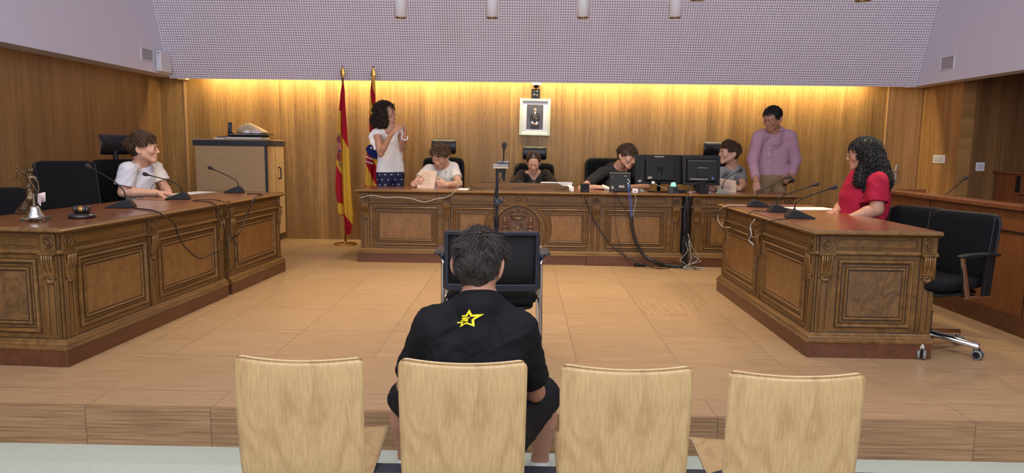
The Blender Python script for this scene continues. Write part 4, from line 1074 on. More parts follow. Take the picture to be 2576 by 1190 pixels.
def face_bits(parent, L, R, s, gaze=(0, -1, 0), open_=True, brow=BROW, skinm=None):
    c = L(0, 0, 0)
    if open_:
        for q in (-1, 1):
            m = MB(); M = Matrix.Translation(Vector(L(q * .031, -.0845, .001))) @ Matrix(R.tolist()).to_4x4() @ Matrix.Rotation(math.atan2(gaze[0], -gaze[1]), 4, 'Z') @ Matrix.Rotation(rad(90) + gaze[2], 4, 'X') @ Matrix.Scale(s, 4)
            r = .0122; m.M = M
            pr = [(r * math.sin(a), r * math.cos(a)) for a in [k * PI / 12 for k in range(3, 9)]]; m.lathe(pr, 16)
            m.m(1); m.lathe([(r * math.sin(a), r * math.cos(a) + .0002) for a in [0, PI / 12, PI / 6, PI / 3.6]], 16)
            m.build('eye', [EYEW, IRIS], parent)
    for q in (-1, 1):
        m = MB(); pts = [L(q * (.012 + .011 * k), -.0985 + .0028 * k * k * .8, .0165 + .0035 * math.sin(k * .9)) for k in range(5)]
        m.tube(pts, [.0022 * s, .0032 * s, .0030 * s, .0024 * s, .001 * s], 6); m.build('eyebrow', brow, parent)
def lipmask(c, R, s):
    c = np.array(c); R = np.array(R)
    def mi(V, C):
        q = (C - c) @ R / s
        return ((np.abs(q[:, 0]) < .024 - 1.2 * np.abs(q[:, 2] + .062)) & (q[:, 1] < -.088) & (q[:, 2] < -.0555) & (q[:, 2] > -.0705)).astype(int)
    return mi
def add_hand(F, wrist, d, palm, s=1.0, side=1, curl=(.3, .35, .4, .45), thumb=.5, spread=.12, tcurl=.3):
    """d: wrist->fingers, palm: palm normal (side the fingers curl to), side: +1 if the thumb is at cross(d, palm)"""
    d = unit(d); palm = np.array(palm, float); palm = unit(palm - d * palm.dot(d)); x = np.cross(d, palm) * side
    w = np.array(wrist, float); tips = []
    P = lambda a, b, c_: w + (d * a + x * b + palm * c_) * s
    F.cone(w - d * .01 * s, P(.03, 0, 0), .024 * s, .026 * s, .012, flat=palm, fs=.72)
    for i, b in enumerate((.028, .010, -.009, -.027)):
        ln = (.082, .086, .081, .074)[i]; F.cone(P(.018, b * .62, 0), P(ln, b, 0), .015 * s, .0115 * s, .010)
        a = (b / .03) * spread; dd = unit(d + x * a); p = P(ln, b, 0); seg = ((.040, .025, .019), (.044, .028, .020), (.041, .026, .019), (.032, .020, .017))[i]
        ang = 0; cu = curl[i]; rr = (.0092, .0094, .0090, .0078)[i]
        for j, L_ in enumerate(seg):
            ang += cu * (1.0, 1.25, .8)[j]; q = p + (dd * math.cos(ang) + palm * math.sin(ang)) * L_ * s
            F.cone(p, q, rr * s * (1 - .06 * j), rr * s * (.92 - .08 * j), .004); p = q
        tips.append(p)
    p = P(.022, .024, .004); q = P(.055, .024 + .030 * (thumb + .5), .012 + .02 * tcurl); F.cone(p, q, .0165 * s, .0125 * s, .010)
    t1 = unit(q - p); t2 = unit(t1 + d * .5 + palm * tcurl * .8); r_ = q + t2 * .030 * s; F.cone(q, r_, .0115 * s, .0100 * s, .004)
    t3 = unit(t2 + d * .4 + palm * tcurl * .5 - x * .2); F.cone(r_, r_ + t3 * .024 * s, .0098 * s, .0085 * s, .003)
    return tips
def add_arm(F, sh, el, wr, r=(.047, .037, .027), k=.01):
    sh, el, wr = map(np.array, (sh, el, wr))
    F.cone(sh, sh + (el - sh) * .5, r[0], r[0] * .93, k); F.cone(sh + (el - sh) * .5, el, r[0] * .93, r[1], k)
    m = el + (wr - el) * .35; F.cone(el, m, r[1], r[1] * 1.04, k); F.cone(m, wr, r[1] * 1.04, r[2], k)
def add_torso(F, chest, pelvis, lat, dep, wc=.155, wp=.145, dc=.68, k=.04):
    """lat: unit sideways, dep: unit front-back"""
    chest, pelvis, lat = np.array(chest), np.array(pelvis), unit(lat)
    a = .075
    for q in (-1, 1):
        F.cone(chest + lat * q * (wc - a - .02), pelvis + lat * q * (wp - a - .02), a + .02, a + .02, k, flat=dep, fs=dc)
    F.cone(chest, pelvis, a + .03, a + .03, k, flat=dep, fs=dc)
def bbox(pts, pad): P = np.array([np.array(p, float) for p in pts]); return P.min(0) - pad, P.max(0) + pad

def hair_cap(parent, c, R, s, mat, grow=.010, front=.062, side=-.005, back=-.065, seed=1, amp=.004, fq=60, h=.005, yfront=-.055, name='hair', z0=0.0):
    """skull-hugging hair volume, open over the face"""
    c = np.array(c); F = Field(c - .15 * s, c + .15 * s, h)
    L = lambda x, y, z: c + R @ (np.array((x, y, z)) * s)
    F.ell(L(0, .012, .035 + z0), [(.074 + grow) * s, (.092 + grow) * s, (.080 + grow) * s], R, .01)
    F.ell(L(0, .040, -.01), [(.066 + grow * .7) * s, (.060 + grow * .8) * s, (.070) * s], R, .02)
    F.wrinkle(amp, fq, seed)
    # face opening: box-like cut in head space
    def face(x, y, z):
        p = [x - c[0], y - c[1], z - c[2]]; q = [(R[0, i] * p[0] + R[1, i] * p[1] + R[2, i] * p[2]) / s for i in range(3)]
        zl = front - .30 * np.abs(q[0]) ** 1.0 * .4
        a = np.maximum(q[2] - zl, q[1] - yfront)           # in front of the hairline
        b = np.maximum(q[2] - side, q[1] - .012)            # sideburn / above the ear
        e = q[2] - back
        d_ = np.minimum(np.minimum(a, np.maximum(b, -.9 + 0 * q[0])), e) * s
        return d_
    F.op(face, F.lo, F.lo + F.h * F.n, .006, 'cut')
    return F.build(name, mat, parent)
def locks(parent, c, R, s, mat, n=260, length=.05, lift=.35, r=.0055, curl=.3, seed=1, whorl=(0, .06, .10), front=.055, back=-.045, side=.005, grow=.004, name='hair_locks', segs=6, fall=0, curlf=9, jit=.35, ctop=1.0, yface=-.05, ns=5, comb=None, zfun=None, rootmin=None, flow=0, ell=None, ymin=None, zmax=None):
    """tapered tufts rooted over the scalp, flowing away from the whorl"""
    rnd = np.random.RandomState(seed); c = np.array(c)
    cen = np.array((0, .012, .035)); rr = np.array((.074, .092, .080)) + grow
    if ell: cen, rr = np.array(ell[0]), np.array(ell[1]) + grow
    wh = unit(np.array(whorl) - cen)
    V = []; Fc = []
    i = 0; kept = 0
    while kept < n and i < n * 12:
        i += 1; zc_ = rnd.uniform(-.9, 1); a = rnd.uniform(0, 2 * PI); q = math.sqrt(1 - zc_ * zc_); u = np.array((q * math.cos(a), q * math.sin(a), zc_)); p = cen + u * rr
        if p[1] < yface and p[2] < front: continue
        if p[1] < .012 and p[2] < side + .004: continue
        if p[2] < back: continue
        if rootmin is not None and p[2] < rootmin: continue
        if ymin is not None and (p[1] < ymin or p[2] > zmax): continue
        kept += 1
        nrm = unit(u / rr); t = u - wh * (u.dot(wh)); t = unit(t) if np.linalg.norm(t) > .05 else unit(rnd.normal(size=3))
        if comb is not None: t = unit(t * .35 + np.array(comb))
        fl_ = np.array([math.sin(p @ np.array(kk) * ff + i0) for kk, ff, i0 in (((.7, .2, .6), 62, 1 + seed), ((.1, .9, -.4), 55, 2 + seed), ((-.6, .5, .6), 68, seed))]) * flow
        t = unit(t - nrm * t.dot(nrm) + fl_ + rnd.normal(size=3) * jit * .5); t = unit(t - nrm * t.dot(nrm))
        b = np.cross(nrm, t); ln = length * rnd.uniform(.65, 1.25) * (ctop if p[2] > .06 else 1); lf = lift * rnd.uniform(.5, 1.4)
        if zfun: ln *= zfun(p)
        ph = rnd.uniform(0, 6); pts = []; cur = p.copy(); dr = unit(t + nrm * lf)
        for j in range(segs):
            pts.append(cur.copy()); f = j / (segs - 1)
            dr = unit(dr - nrm * lf * .42 * f + b * curl * math.sin(ph + curlf * f) + nrm * curl * .6 * math.cos(ph + curlf * f) * (.5 if f > .2 else 1) + np.array((0, 0, -1)) * fall * f)
            cur = cur + dr * ln / (segs - 1)
            e = (cur - cen) / rr; m_ = np.linalg.norm(e)
            if m_ < 1.0: cur = cen + (cur - cen) / m_
            if cur[1] < yface + .01 and cur[2] < front - .014: cur[2] = front - .014 + rnd.uniform(0, .006); cur[1] = max(cur[1], -.088)
        pts = np.array(pts); rads = np.array([math.sin((.18 + .82 * (1 - j / (segs - 1))) * PI * .55) for j in range(segs)]) * r * rnd.uniform(.7, 1.2); rads[-1] = .0004
        base = len(V)
        for j in range(segs):
            tt = unit(pts[min(j + 1, segs - 1)] - pts[max(j - 1, 0)]); x_ = unit(np.cross(tt, nrm) + 1e-6); y_ = np.cross(x_, tt)
            for k in range(ns):
                w_ = 2 * PI * k / ns; V.append(pts[j] + (x_ * math.cos(w_) + y_ * .6 * math.sin(w_)) * rads[j])
        for j in range(segs - 1):
            for k in range(ns): Fc.append((base + j * ns + k, base + j * ns + (k + 1) % ns, base + (j + 1) * ns + (k + 1) % ns, base + (j + 1) * ns + k))
    V = c + (np.array(V) * s) @ R.T
    return mesh_np(name, V, np.array(Fc), mat, parent)
def helix_hair(parent, c, R, s, mat, roots, length, seed=1, r=.0045, hr=.010, turns=6, name='curls', body=None, segs=26, side_out=.02):
    """long spiral curls falling from the scalp; roots: list of (local point, length factor, outward dir)"""
    rnd = np.random.RandomState(seed); V = []; Fc = []; ns = 5; c = np.array(c)
    for p, lf, out in roots:
        ln = length * lf * rnd.uniform(.85, 1.15); w = c + R @ (np.array(p) * s); o = R @ np.array(out, float); o = unit(np.array((o[0], o[1], 0)) + 1e-6)
        ph = rnd.uniform(0, 6); sp = rnd.uniform(-.5, .5); tn = np.cross((0, 0, 1), o); T = turns * rnd.uniform(.7, 1.3) * ln / .3; h_ = hr * rnd.uniform(.6, 1.3)
        pts = []
        for j in range(segs):
            f = j / (segs - 1); q = w + o * (side_out * math.sin(min(1, f * 2.2) * PI / 2) + .012 * f) * 1.0 + tn * sp * .05 * f + np.array((0, 0, -ln * f)) + np.array((0, 0, .012 * math.sin(min(1, f * 5) * PI)))
            if body is not None: q = body(q)
            a = ph + T * 2 * PI * f; g = h_ * min(1, f * 4 + .15); pts.append(q + (tn * math.cos(a) + o * math.sin(a)) * g + np.array((0, 0, .004 * math.sin(2 * a))))
        base = len(V); pts = np.array(pts)
        for j in range(segs):
            tt = unit(pts[min(j + 1, segs - 1)] - pts[max(j - 1, 0)]); x_ = unit(np.cross(tt, (.3, .2, 1))); y_ = np.cross(x_, tt); rr = r * (1 if j < segs - 5 else (segs - 1 - j) / 5 + .12)
            for k in range(ns): a = 2 * PI * k / ns; V.append(pts[j] + (x_ * math.cos(a) + y_ * math.sin(a)) * rr)
        for j in range(segs - 1):
            for k in range(ns): Fc.append((base + j * ns + k, base + j * ns + (k + 1) % ns, base + (j + 1) * ns + (k + 1) % ns, base + (j + 1) * ns + k))
    return mesh_np(name, np.array(V), np.array(Fc), mat, parent)
def curl_cover(parent, src, mat, n=900, r=.0028, hr=.009, ln=.045, turns=1.6, seed=1, name='curls', segs=13, fall=1.0, ns=4):
    """small spiral curls lying over a hair volume, hanging downwards"""
    me = src.data; rnd = np.random.RandomState(seed); N_ = len(me.vertices); co = np.empty(N_ * 3); me.vertices.foreach_get('co', co); co = co.reshape(-1, 3)
    no = np.empty(N_ * 3); me.vertices.foreach_get('normal', no); no = no.reshape(-1, 3); V = []; Fc = []
    for i in rnd.choice(N_, min(n, N_), replace=False):
        p = co[i]; nn = no[i]; t = A3((0, 0, -1)) * fall + rnd.normal(size=3) * .35; t = t - nn * t.dot(nn); t = unit(t); b = np.cross(nn, t); L_ = ln * rnd.uniform(.6, 1.5); ph = rnd.uniform(0, 6); h_ = hr * rnd.uniform(.5, 1.3); T = turns * rnd.uniform(.7, 1.4); pts = []
        for j in range(segs):
            f = j / (segs - 1); a = ph + T * 2 * PI * f; pts.append(p + t * L_ * (f - .3) + nn * (h_ * (.35 + .65 * math.sin(a)) ) + b * h_ * math.cos(a) * (.4 + .6 * math.sin(f * PI)) + A3((0, 0, -1)) * .006 * f)
        base = len(V)
        for j in range(segs):
            tt = unit(pts[min(j + 1, segs - 1)] - pts[max(j - 1, 0)]); x_ = unit(np.cross(tt, nn) + 1e-6); y_ = np.cross(x_, tt); rr = r * (.35 + .65 * math.sin(PI * (j + .6) / segs))
            for k in range(ns): a = 2 * PI * k / ns; V.append(pts[j] + (x_ * math.cos(a) + y_ * math.sin(a)) * rr)
        for j in range(segs - 1):
            for k in range(ns): Fc.append((base + j * ns + k, base + j * ns + (k + 1) % ns, base + (j + 1) * ns + (k + 1) % ns, base + (j + 1) * ns + k))
    return mesh_np(name, np.array(V), np.array(Fc), mat, parent)
def person(label, group=None):
    t = thing('person', label, 'person'); return t
A3 = lambda v: np.array(v, float)
def pt(px, py, Y): return A3(at(px, py, Y=Y))
# ---------------------------------------------------------------- people
def ground(t, loc):
    """move a person's empty to its base while the parts stay where they are"""
    loc = Vector(loc); t.location = loc
    for k in KIDS.get(t.name, []): k.location = k.location - loc
T_WHITE = cloth('tee_white', S(228, 222, 214)); T_BLACK = cloth('tee_black', S(20, 20, 22), .1); T_GREY = cloth('tee_grey', S(150, 152, 154)); T_DARK = cloth('tee_charcoal', S(52, 50, 52), .3, weave=40)
T_RED = cloth('tee_red', S(160, 28, 54)); T_BLUEW = cloth('tee_panel', S(206, 206, 216))
ROBE = NT('robe_satin'); f_ = ROBE.noise(ROBE.obj(), 12, 3); ROBE.base(ROBE.mix(f_, S(20, 20, 20), S(32, 32, 31))); ROBE.rough(.46); ROBE.b.inputs['Specular IOR Level'].default_value = .35; ROBE = ROBE.m
n = NT('pink_check'); x = n.xyz(); g1 = n.math('GREATER_THAN', n.math('FRACT', n.math('MULTIPLY', x[0], 110.0)), .62); g2 = n.math('GREATER_THAN', n.math('FRACT', n.math('MULTIPLY', x[2], 110.0)), .62)
n.base(n.mix(n.math('MULTIPLY', n.math('ADD', g1, g2), .5), S(196, 158, 172), S(160, 114, 136))); n.rough(.8); SHIRT = n.m
KHAKI = cloth('khaki', S(150, 124, 92)); DENIM = cloth('dark_trousers', S(38, 42, 58)); SHORTS = cloth('black_shorts', S(24, 24, 27), .15)
n = NT('dotted_navy'); x = n.xyz()
row = n.math('FLOOR', n.math('MULTIPLY', x[2], 17.0)); par = n.math('MULTIPLY', n.math('MODULO', row, 2.0), .5)
u = n.math('SUBTRACT', n.math('FRACT', n.math('ADD', n.math('MULTIPLY', x[0], 15.0), par)), .5); v = n.math('SUBTRACT', n.math('FRACT', n.math('MULTIPLY', x[2], 17.0)), .5)
n.base(n.mix(n.math('LESS_THAN', n.math('ADD', n.math('ABSOLUTE', u), n.math('ABSOLUTE', v)), .16), S(24, 28, 62), S(170, 176, 200))); n.rough(.85); NAVY = n.m
BLOUSE = cloth('white_blouse', S(236, 234, 232), .03)
SHOE = plain('white_sneaker', S(214, 214, 210), .6); SHOEB = plain('black_shoe', S(24, 22, 22), .4)

def legs(t, pel, lat, dirf, mat, mode='sit', floor=0.0, seat=.50, s=1.08, shoe=SHOEB, knee=None, short=False, h=.009, top=None):
    pel, lat, dirf = A3(pel), unit(lat), unit(dirf); K = []; A = []
    for q in (-1, 1):
        hip = pel + lat * q * .085 * s + A3((0, 0, -.02))
        if mode == 'sit':
            k = A3((0, 0, 0)) + hip + dirf * .40 * s + lat * q * .03; k[2] = floor + seat
            a = k.copy() + dirf * .03; a[2] = floor + .09
        else:
            k = hip + dirf * .01; k[2] = floor + .50 * s; a = k.copy() - dirf * .02; a[2] = floor + .09
        K.append((hip, k)); A.append(a)
    pts = [K[0][0], K[1][0], K[0][1], K[1][1], A[0], A[1], pel + A3((0, 0, .1))]
    lo, hi = bbox(pts, .14); lo[2] = floor; F = Field(lo, hi, h)
    F.cone(pel - lat * .062 * s, pel + lat * .062 * s, .105 * s, .105 * s, .03, flat=dirf if mode != 'sit' else None, fs=.85)
    if top is not None: F.cone(pel, top, .105 * s, .100 * s, .03, flat=dirf, fs=.75)
    for (hp, k), a in zip(K, A): F.cone(hp, k, .088 * s, .062 * s, .03); F.cone(k, a, .062 * s, .050 * s, .02)
    F.wrinkle(.006, 40, 3)
    if top is not None: F.plane(top, (0, 0, 1))
    F.plane((0, 0, floor + .075), (0, 0, -1)); F.build('trousers', mat, t)
    for a in A:
        m = Field(a - .24, a + .24, .008); b = a.copy(); b[2] = floor + .045; m.cone(b - dirf * .05, b + dirf * .17, .040, .034, .02); m.cone(b, a + A3((0, 0, .03)), .042, .040, .02); m.plane((0, 0, floor + .002), (0, 0, -1)); m.build('shoe', shoe, t)
def human(label, c, hr, s, N, SH, EL, WR, hands, dirf, shirt, skinm, hairf, sleeve=.62, gaze=(0, -1, 0), open_=True, male=True, wc=.16, wp=.15, dc=.68,
          mode='sit', floor=0., seat=.50, pants=DENIM, chest=None, pelvis=None, h=.005, neckcut=.016, vneck=0, wr_amp=.006, wr_f=34, sleeve_r=(.064, .060), top=None,
          legs_on=True, brow=BROW, hem=None, shirt_extra=None, smi=None, armr=(.047, .037, .027), shirt_name='shirt', shoe=SHOEB, skinextra=None, sh_r=.052, vdir=None):
    t = person(label); c, N = A3(c), A3(N); SH, EL, WR = [list(map(A3, q)) for q in (SH, EL, WR)]
    dirf = unit(dirf); lat = unit(SH[1] - SH[0]); dep = unit(np.cross(lat, (0, 0, 1)))
    chest = A3(chest) if chest is not None else N + A3((0, 0, -.20)) + dirf * -.0
    pelvis = A3(pelvis) if pelvis is not None else N + A3((0, 0, -.50)) - dirf * .06
    R = headR(*hr)
    lo, hi = bbox([c + .14 * s, c - .14 * s, N, *SH, *EL, *WR, chest - A3((0, 0, .1))] + [w + unit(hd['d']) * .17 * s for w, hd in zip(WR, hands) if hd], .075)
    F = Field(lo, hi, h); L = add_head(F, c, R, s, N, male=male, lids=not open_)
    F.cone(N, N + (chest - N) * .30 + dirf * .005, .058 * s, .055 * s, .02); mg = .022 if vneck else .045; add_torso(F, chest, chest - A3((0, 0, .12)), lat, dep, wc - mg, min(wc, wp) - mg, dc * (.9 if vneck else .8), .02)
    for i in (0, 1):
        q = 1 if i else -1
        F.cone(N + lat * q * .03 - A3((0, 0, .015)), SH[i], .045 * s, .042 * s, .03)
        add_arm(F, SH[i], EL[i], WR[i], tuple(r * s * (1 if male else .92) for r in armr))
        if hands[i]:
            hd = dict(hands[i]); add_hand(F, WR[i] + unit(hd['d']) * .012, s=s * (1 if male else .92) * .98, **hd)
    if skinextra: skinextra(F, L)
    lm = lipmask(c, R, s); F.build('body', [skinm, LIP], t, lm)
    # shirt
    lo, hi = bbox([N, *SH, *EL, chest, pelvis] + (WR if sleeve > 1 else []), .13); G = Field(lo, hi, h * 1.1)
    add_torso(G, chest, pelvis, lat, dep, wc, wp, dc, .05); G.cone(N, N + (chest - N) * .55, .074 * s, .095 * s, .04)
    for i in (0, 1):
        q = 1 if i else -1
        G.cone(N + lat * q * .035 - A3((0, 0, .022)), SH[i], .052 * s, sh_r * s, .035)
        e = SH[i] + (EL[i] - SH[i]) * sleeve if sleeve <= 1 else EL[i]
        G.cone(SH[i], e, sleeve_r[0] * s, sleeve_r[1] * s, .03)
        if sleeve > 1:
            e2 = EL[i] + (WR[i] - EL[i]) * (sleeve - 1); G.cone(EL[i], e2, sleeve_r[1] * s, sleeve_r[1] * .74 * s, .015)
    if shirt_extra: shirt_extra(G, N, lat, dep, chest, pelvis)
    G.wrinkle(wr_amp, wr_f, int(abs(c[0]) * 100) + 3)
    for i in (0, 1):
        if sleeve <= 1:
            e = SH[i] + (EL[i] - SH[i]) * sleeve; dd = unit(EL[i] - SH[i]); G.op(lambda x, y, z, e=e, dd=dd: np.maximum(-((x - e[0]) * dd[0] + (y - e[1]) * dd[1] + (z - e[2]) * dd[2]), np.sqrt((x - e[0]) ** 2 + (y - e[1]) ** 2 + (z - e[2]) ** 2) - .12), e - .12, e + .12, .003, 'cut')
        else:
            e = EL[i] + (WR[i] - EL[i]) * (sleeve - 1); dd = unit(WR[i] - EL[i]); G.op(lambda x, y, z, e=e, dd=dd: np.maximum(-((x - e[0]) * dd[0] + (y - e[1]) * dd[1] + (z - e[2]) * dd[2]), np.sqrt((x - e[0]) ** 2 + (y - e[1]) ** 2 + (z - e[2]) ** 2) - .08), e - .08, e + .08, .003, 'cut')
    hd_ = unit(c - N); cap_ = N + hd_ * .022 * s; G.cone(N - hd_ * .03, N + hd_ * .02, .080 * s, .068 * s, .03)
    G.op(lambda x, y, z: np.maximum(-((x - cap_[0]) * hd_[0] + (y - cap_[1]) * hd_[1] + (z - cap_[2]) * hd_[2]), np.sqrt((x - N[0]) ** 2 + (y - N[1]) ** 2 + (z - N[2]) ** 2) - .115), N - .12, N + .12, .004, 'cut')
    G.cone(N + hd_ * .042 * s + dirf * .018, N + hd_ * .15, .058 * s + neckcut * .2, .080 * s + neckcut, .006, 'cut')
    if vneck: vd = unit(vdir if vdir is not None else dirf); G.cone(N + vd * .12 - A3((0, 0, vneck)), N + vd * .085 + A3((0, 0, .04)), .035, .088, .006, 'cut')
    if hem is not None: G.plane(hem[0], hem[1])
    G.build(shirt_name, shirt, t, smi)
    if not male or neckcut: pass
    face_bits(t, L, R, s, gaze, open_, brow)
    hairf(t, c, R, s)
    if legs_on: legs(t, pelvis, lat, dirf, pants, mode, floor, seat, s, shoe, top=top)
    g = pelvis.copy(); g[2] = floor; ground(t, g)
    return t
def short_hair(mat, seed, n=1300, length=.045, front=.055, fringe=None, curl=.35, r=.0030, lift=.22, side=.0, grow=.018, back=-.06, fall=.1, whorl=(0, .05, .11), top=1.3, capm=None):
    n = max(n, 1900); length *= .75; lift *= .55; r = min(r, .0026)
    def f(t, c, R, s):
        hair_cap(t, c, R, s, capm or mat, grow=grow * .75, front=front + .004, side=side + .012, back=back, seed=seed, amp=.004, fq=75, h=.0045)
        locks(t, c, R, s, mat, n=n, length=length, lift=lift, r=r, curl=curl, seed=seed, front=front, back=back + .01, side=side, whorl=whorl, fall=fall, zfun=lambda p: (top if p[2] > .05 else .6), name='hair_locks', grow=grow * .95, flow=.7, jit=.35)
    return f
P_ = pt
# --- boy reading a sheet, white t-shirt
Np = P_(1117, 417, 8.28)
human('boy in white t-shirt reading a sheet of paper at the bench, beside the standing woman', P_(1107, 393, 8.14), (-.28, .52, .1), 1.10, Np,
      (P_(1079, 428, 8.27), P_(1140, 422, 8.32)), (P_(1044, 463, 8.10), P_(1155, 464, 8.14)), (P_(1040, 466, 7.88), P_(1124, 465, 7.90)),
      (dict(d=(.75, -.25, .35), palm=(.2, 1, .2), side=1, curl=(.75, .8, .85, .9), thumb=.2), dict(d=(-.9, -.25, .12), palm=(-.2, 1, .2), side=-1, curl=(.6, .65, .7, .75), thumb=.2)),
      (0, -1, 0), T_WHITE, SK_A, short_hair(H_B, 5, n=520, length=.062, whorl=(.01, .07, .10), fall=.15, curl=.4, front=.048), open_=False, chest=Np + A3((0, .02, -.22)), pelvis=Np + A3((0, .10, -.50)))
boy_w = bpy.data.objects['person']; sh_ = [k for k in KIDS['person'] if k.name.startswith('shirt')][0]
bv = BVHTree.FromPolygons([tuple(v.co) for v in sh_.data.vertices], [tuple(p.vertices) for p in sh_.data.polygons]); ends = []
for px_, py_ in ((1123, 430), (1121.5, 432.5), (1120, 435)):
    a_, b_ = at(px_, py_, Y=7.5), at(px_, py_, Y=8.6); h_ = bv.ray_cast(a_, (b_ - a_).normalized()); ends.append((h_[0] if h_[0] is not None else at(px_, py_, Y=8.1)) - (b_ - a_).normalized() * .001)
m = MB(); m.tube(ends, [.002, .005, .002], 6); m.build('chest_emblem', M_black, boy_w, loc=-boy_w.location)
# --- girl in black robe
def robe_extra(F, N, lat, dep, chest, pel):
    for q in (-1, 1): F.cone(N + lat * q * .16 + A3((0, -.02, -.10)), N + lat * q * .21 + A3((0, -.08, -.25)), .07, .085, .04)
def bun(t, c, R, s):
    hair_cap(t, c, R, s, H_DB, grow=.013, front=.040, side=-.026, back=-.06, amp=.001, fq=90, yfront=-.030)
    m = MB(); L = lambda x, y, z: A3(c) + R @ (A3((x, y, z)) * s)
    m.tube([L(0, .11, .03), L(0, .135, .02), L(0, .15, .0)], [.03, .035, .02], 12); m.build('hair_bun', H_DB, t)
    m = MB(); m.tube([L(.0, .012 + .1045 * math.sin(a) , .035 + .0925 * math.cos(a)) for a in [rad(v) for v in range(-66, 12, 6)]], .0022, 5); m.build('hair_parting', SK_A, t)
    for q in (-1, 1):
        m = MB(); m.tube([L(q * .083 + .009 * math.cos(a), -.002, -.052 + .011 * math.sin(a)) for a in [k * PI / 6 for k in range(12)]], .0018, 5, closed=True); m.build('earring', M_black, t)
Np = P_(1343, 434, 8.34)
human('girl in black robe with hair tied back, reading at the centre of the bench', P_(1342, 407, 8.24), (0, .50, 0), 1.0, Np,
      (P_(1314, 441, 8.34), P_(1373, 441, 8.34)), (P_(1299, 468, 8.20), P_(1390, 468, 8.22)), (P_(1325, 480, 8.02), P_(1362, 480, 8.02)),
      (dict(d=(.6, -.5, 0), palm=(0, 0, -1), side=-1), dict(d=(-.6, -.5, 0), palm=(0, 0, -1), side=1)),
      (0, -1, 0), ROBE, SK_A, bun, sleeve=1.8, open_=False, male=False, vneck=.19, sleeve_r=(.068, .085), shirt_extra=robe_extra, wr_amp=.010, wr_f=26, shirt_name='robe', chest=Np + A3((0, .02, -.20)), pelvis=Np + A3((0, .08, -.48)), seat=.48)
mb_ = Field(*bbox([Np + A3((0, -.06, -.20))], .09), .004); mb_.ell(Np + A3((0, -.045, -.215)), [.055, .060, .075], None, .01); girl = bpy.data.objects['person.001']; o_ = mb_.build('undershirt', T_WHITE, girl); o_.location = -girl.location
# --- boy in dark t-shirt
Np = P_(1554, 423, 8.30)
human('boy in dark grey t-shirt leaning over cards behind the small black console', P_(1577, 394, 8.18), (.72, .30, .12), 1.08, Np,
      (P_(1516, 434, 8.26), P_(1596, 431, 8.34)), (P_(1461, 476, 8.10), P_(1626, 472, 8.20)), (P_(1498, 471, 7.98), P_(1588, 471, 8.02)),
      (dict(d=(1, -.25, .0), palm=(.2, .3, -1), side=1, curl=(.5, .5, .55, .6), thumb=.3), dict(d=(-1, -.5, -.1), palm=(0, 0, -1), side=1, curl=(.2, .2, .25, .3))),
      (.1, -1, 0), T_DARK, SK_A, short_hair(H_LB, 8, n=520, length=.068, curl=.18, whorl=(.03, .06, .11), fall=.22, front=.042), open_=False, chest=Np + A3((.01, .02, -.2)), pelvis=Np + A3((.02, .08, -.48)), sleeve=.66, wc=.165)
# --- boy in grey t-shirt
Np = P_(1843, 422, 8.30)
human('boy in light grey t-shirt looking left beside the square monitor', P_(1834, 386, 8.22), (-1.36, -.04, 0), 1.08, Np,
      (P_(1808, 433, 8.2), P_(1862, 434, 8.38)), (P_(1792, 470, 8.08), P_(1869, 468, 8.2)), (P_(1800, 476, 7.9), P_(1860, 475, 7.98)),
      (dict(d=(-.8, -.2, .2), palm=(0, 1, -.2), side=-1, curl=(.3, .3, .35, .4)), dict(d=(-1, -.12, .1), palm=(0, 1, -.1), side=-1, curl=(.35, .4, .45, .5), thumb=.2)),
      (-.4, -1, 0), T_GREY, SK_A, short_hair(H_LB, 11, n=520, length=.060, curl=.5, front=.045, fall=.1, whorl=(0, .07, .09)), gaze=(-.3, -1, 0), chest=Np + A3((-.01, .02, -.2)), pelvis=Np + A3((0, .08, -.48)))
# --- standing man in pink shirt
def man_extra(F, N, lat, dep, chest, pel): 
    for q in (-1, 1): F.cone(N + lat * q * .15 - A3((0, 0, .06)), chest + lat * q * .12 - A3((0, 0, .06)), .075, .08, .05, flat=dep, fs=.8)
    F.cone(chest + A3((0, 0, -.02)) - lat * .08, pel - lat * .07, .10, .105, .05, flat=dep, fs=.8); F.cone(chest + lat * .08, pel + lat * .07, .10, .105, .05, flat=dep, fs=.8)
Np = P_(1949, 328, 8.28); ch = Np + A3((-.01, .02, -.24)); pl = P_(1942, 452, 8.26)
man = human('man in pink checked shirt standing at the right end of the bench', P_(1943, 299, 8.18), (-.88, .36, .06), 1.09, Np,
      (P_(1907, 346, 8.24), P_(1989, 346, 8.30)), (P_(1893, 404, 8.14), P_(2001, 404, 8.34)), (P_(1903, 455, 7.86), P_(1988, 447, 8.14)),
      (dict(d=(.02, -.35, -1), palm=(.25, .6, -.1), side=-1, curl=(.05, .9, 1.1, 1.1), thumb=.1, tcurl=.8), dict(d=(-.5, -.8, -.35), palm=(-.5, .5, .1), side=-1, curl=(1.0, 1.1, 1.1, 1.1), thumb=.1, tcurl=1.0)),
      (-.15, -1, 0), SHIRT, skin('skin_brown', S(178, 130, 104)), short_hair(H_BLK, 21, length=.034, curl=.1, front=.060, fall=0, lift=.6, whorl=(0, .09, .07), top=1.1, grow=.016, r=.0024), sleeve=1.86, open_=False,
      mode='stand', pants=KHAKI, chest=ch, pelvis=pl + A3((0, 0, .03)), top=pl + A3((0, 0, .06)), wc=.185, wp=.165, dc=.66, vneck=.07, sleeve_r=(.069, .062), hem=(P_(1942, 467, 8.26), (0, 0, -1)), wr_amp=.008, wr_f=30, shirt_extra=man_extra, armr=(.05, .042, .03))
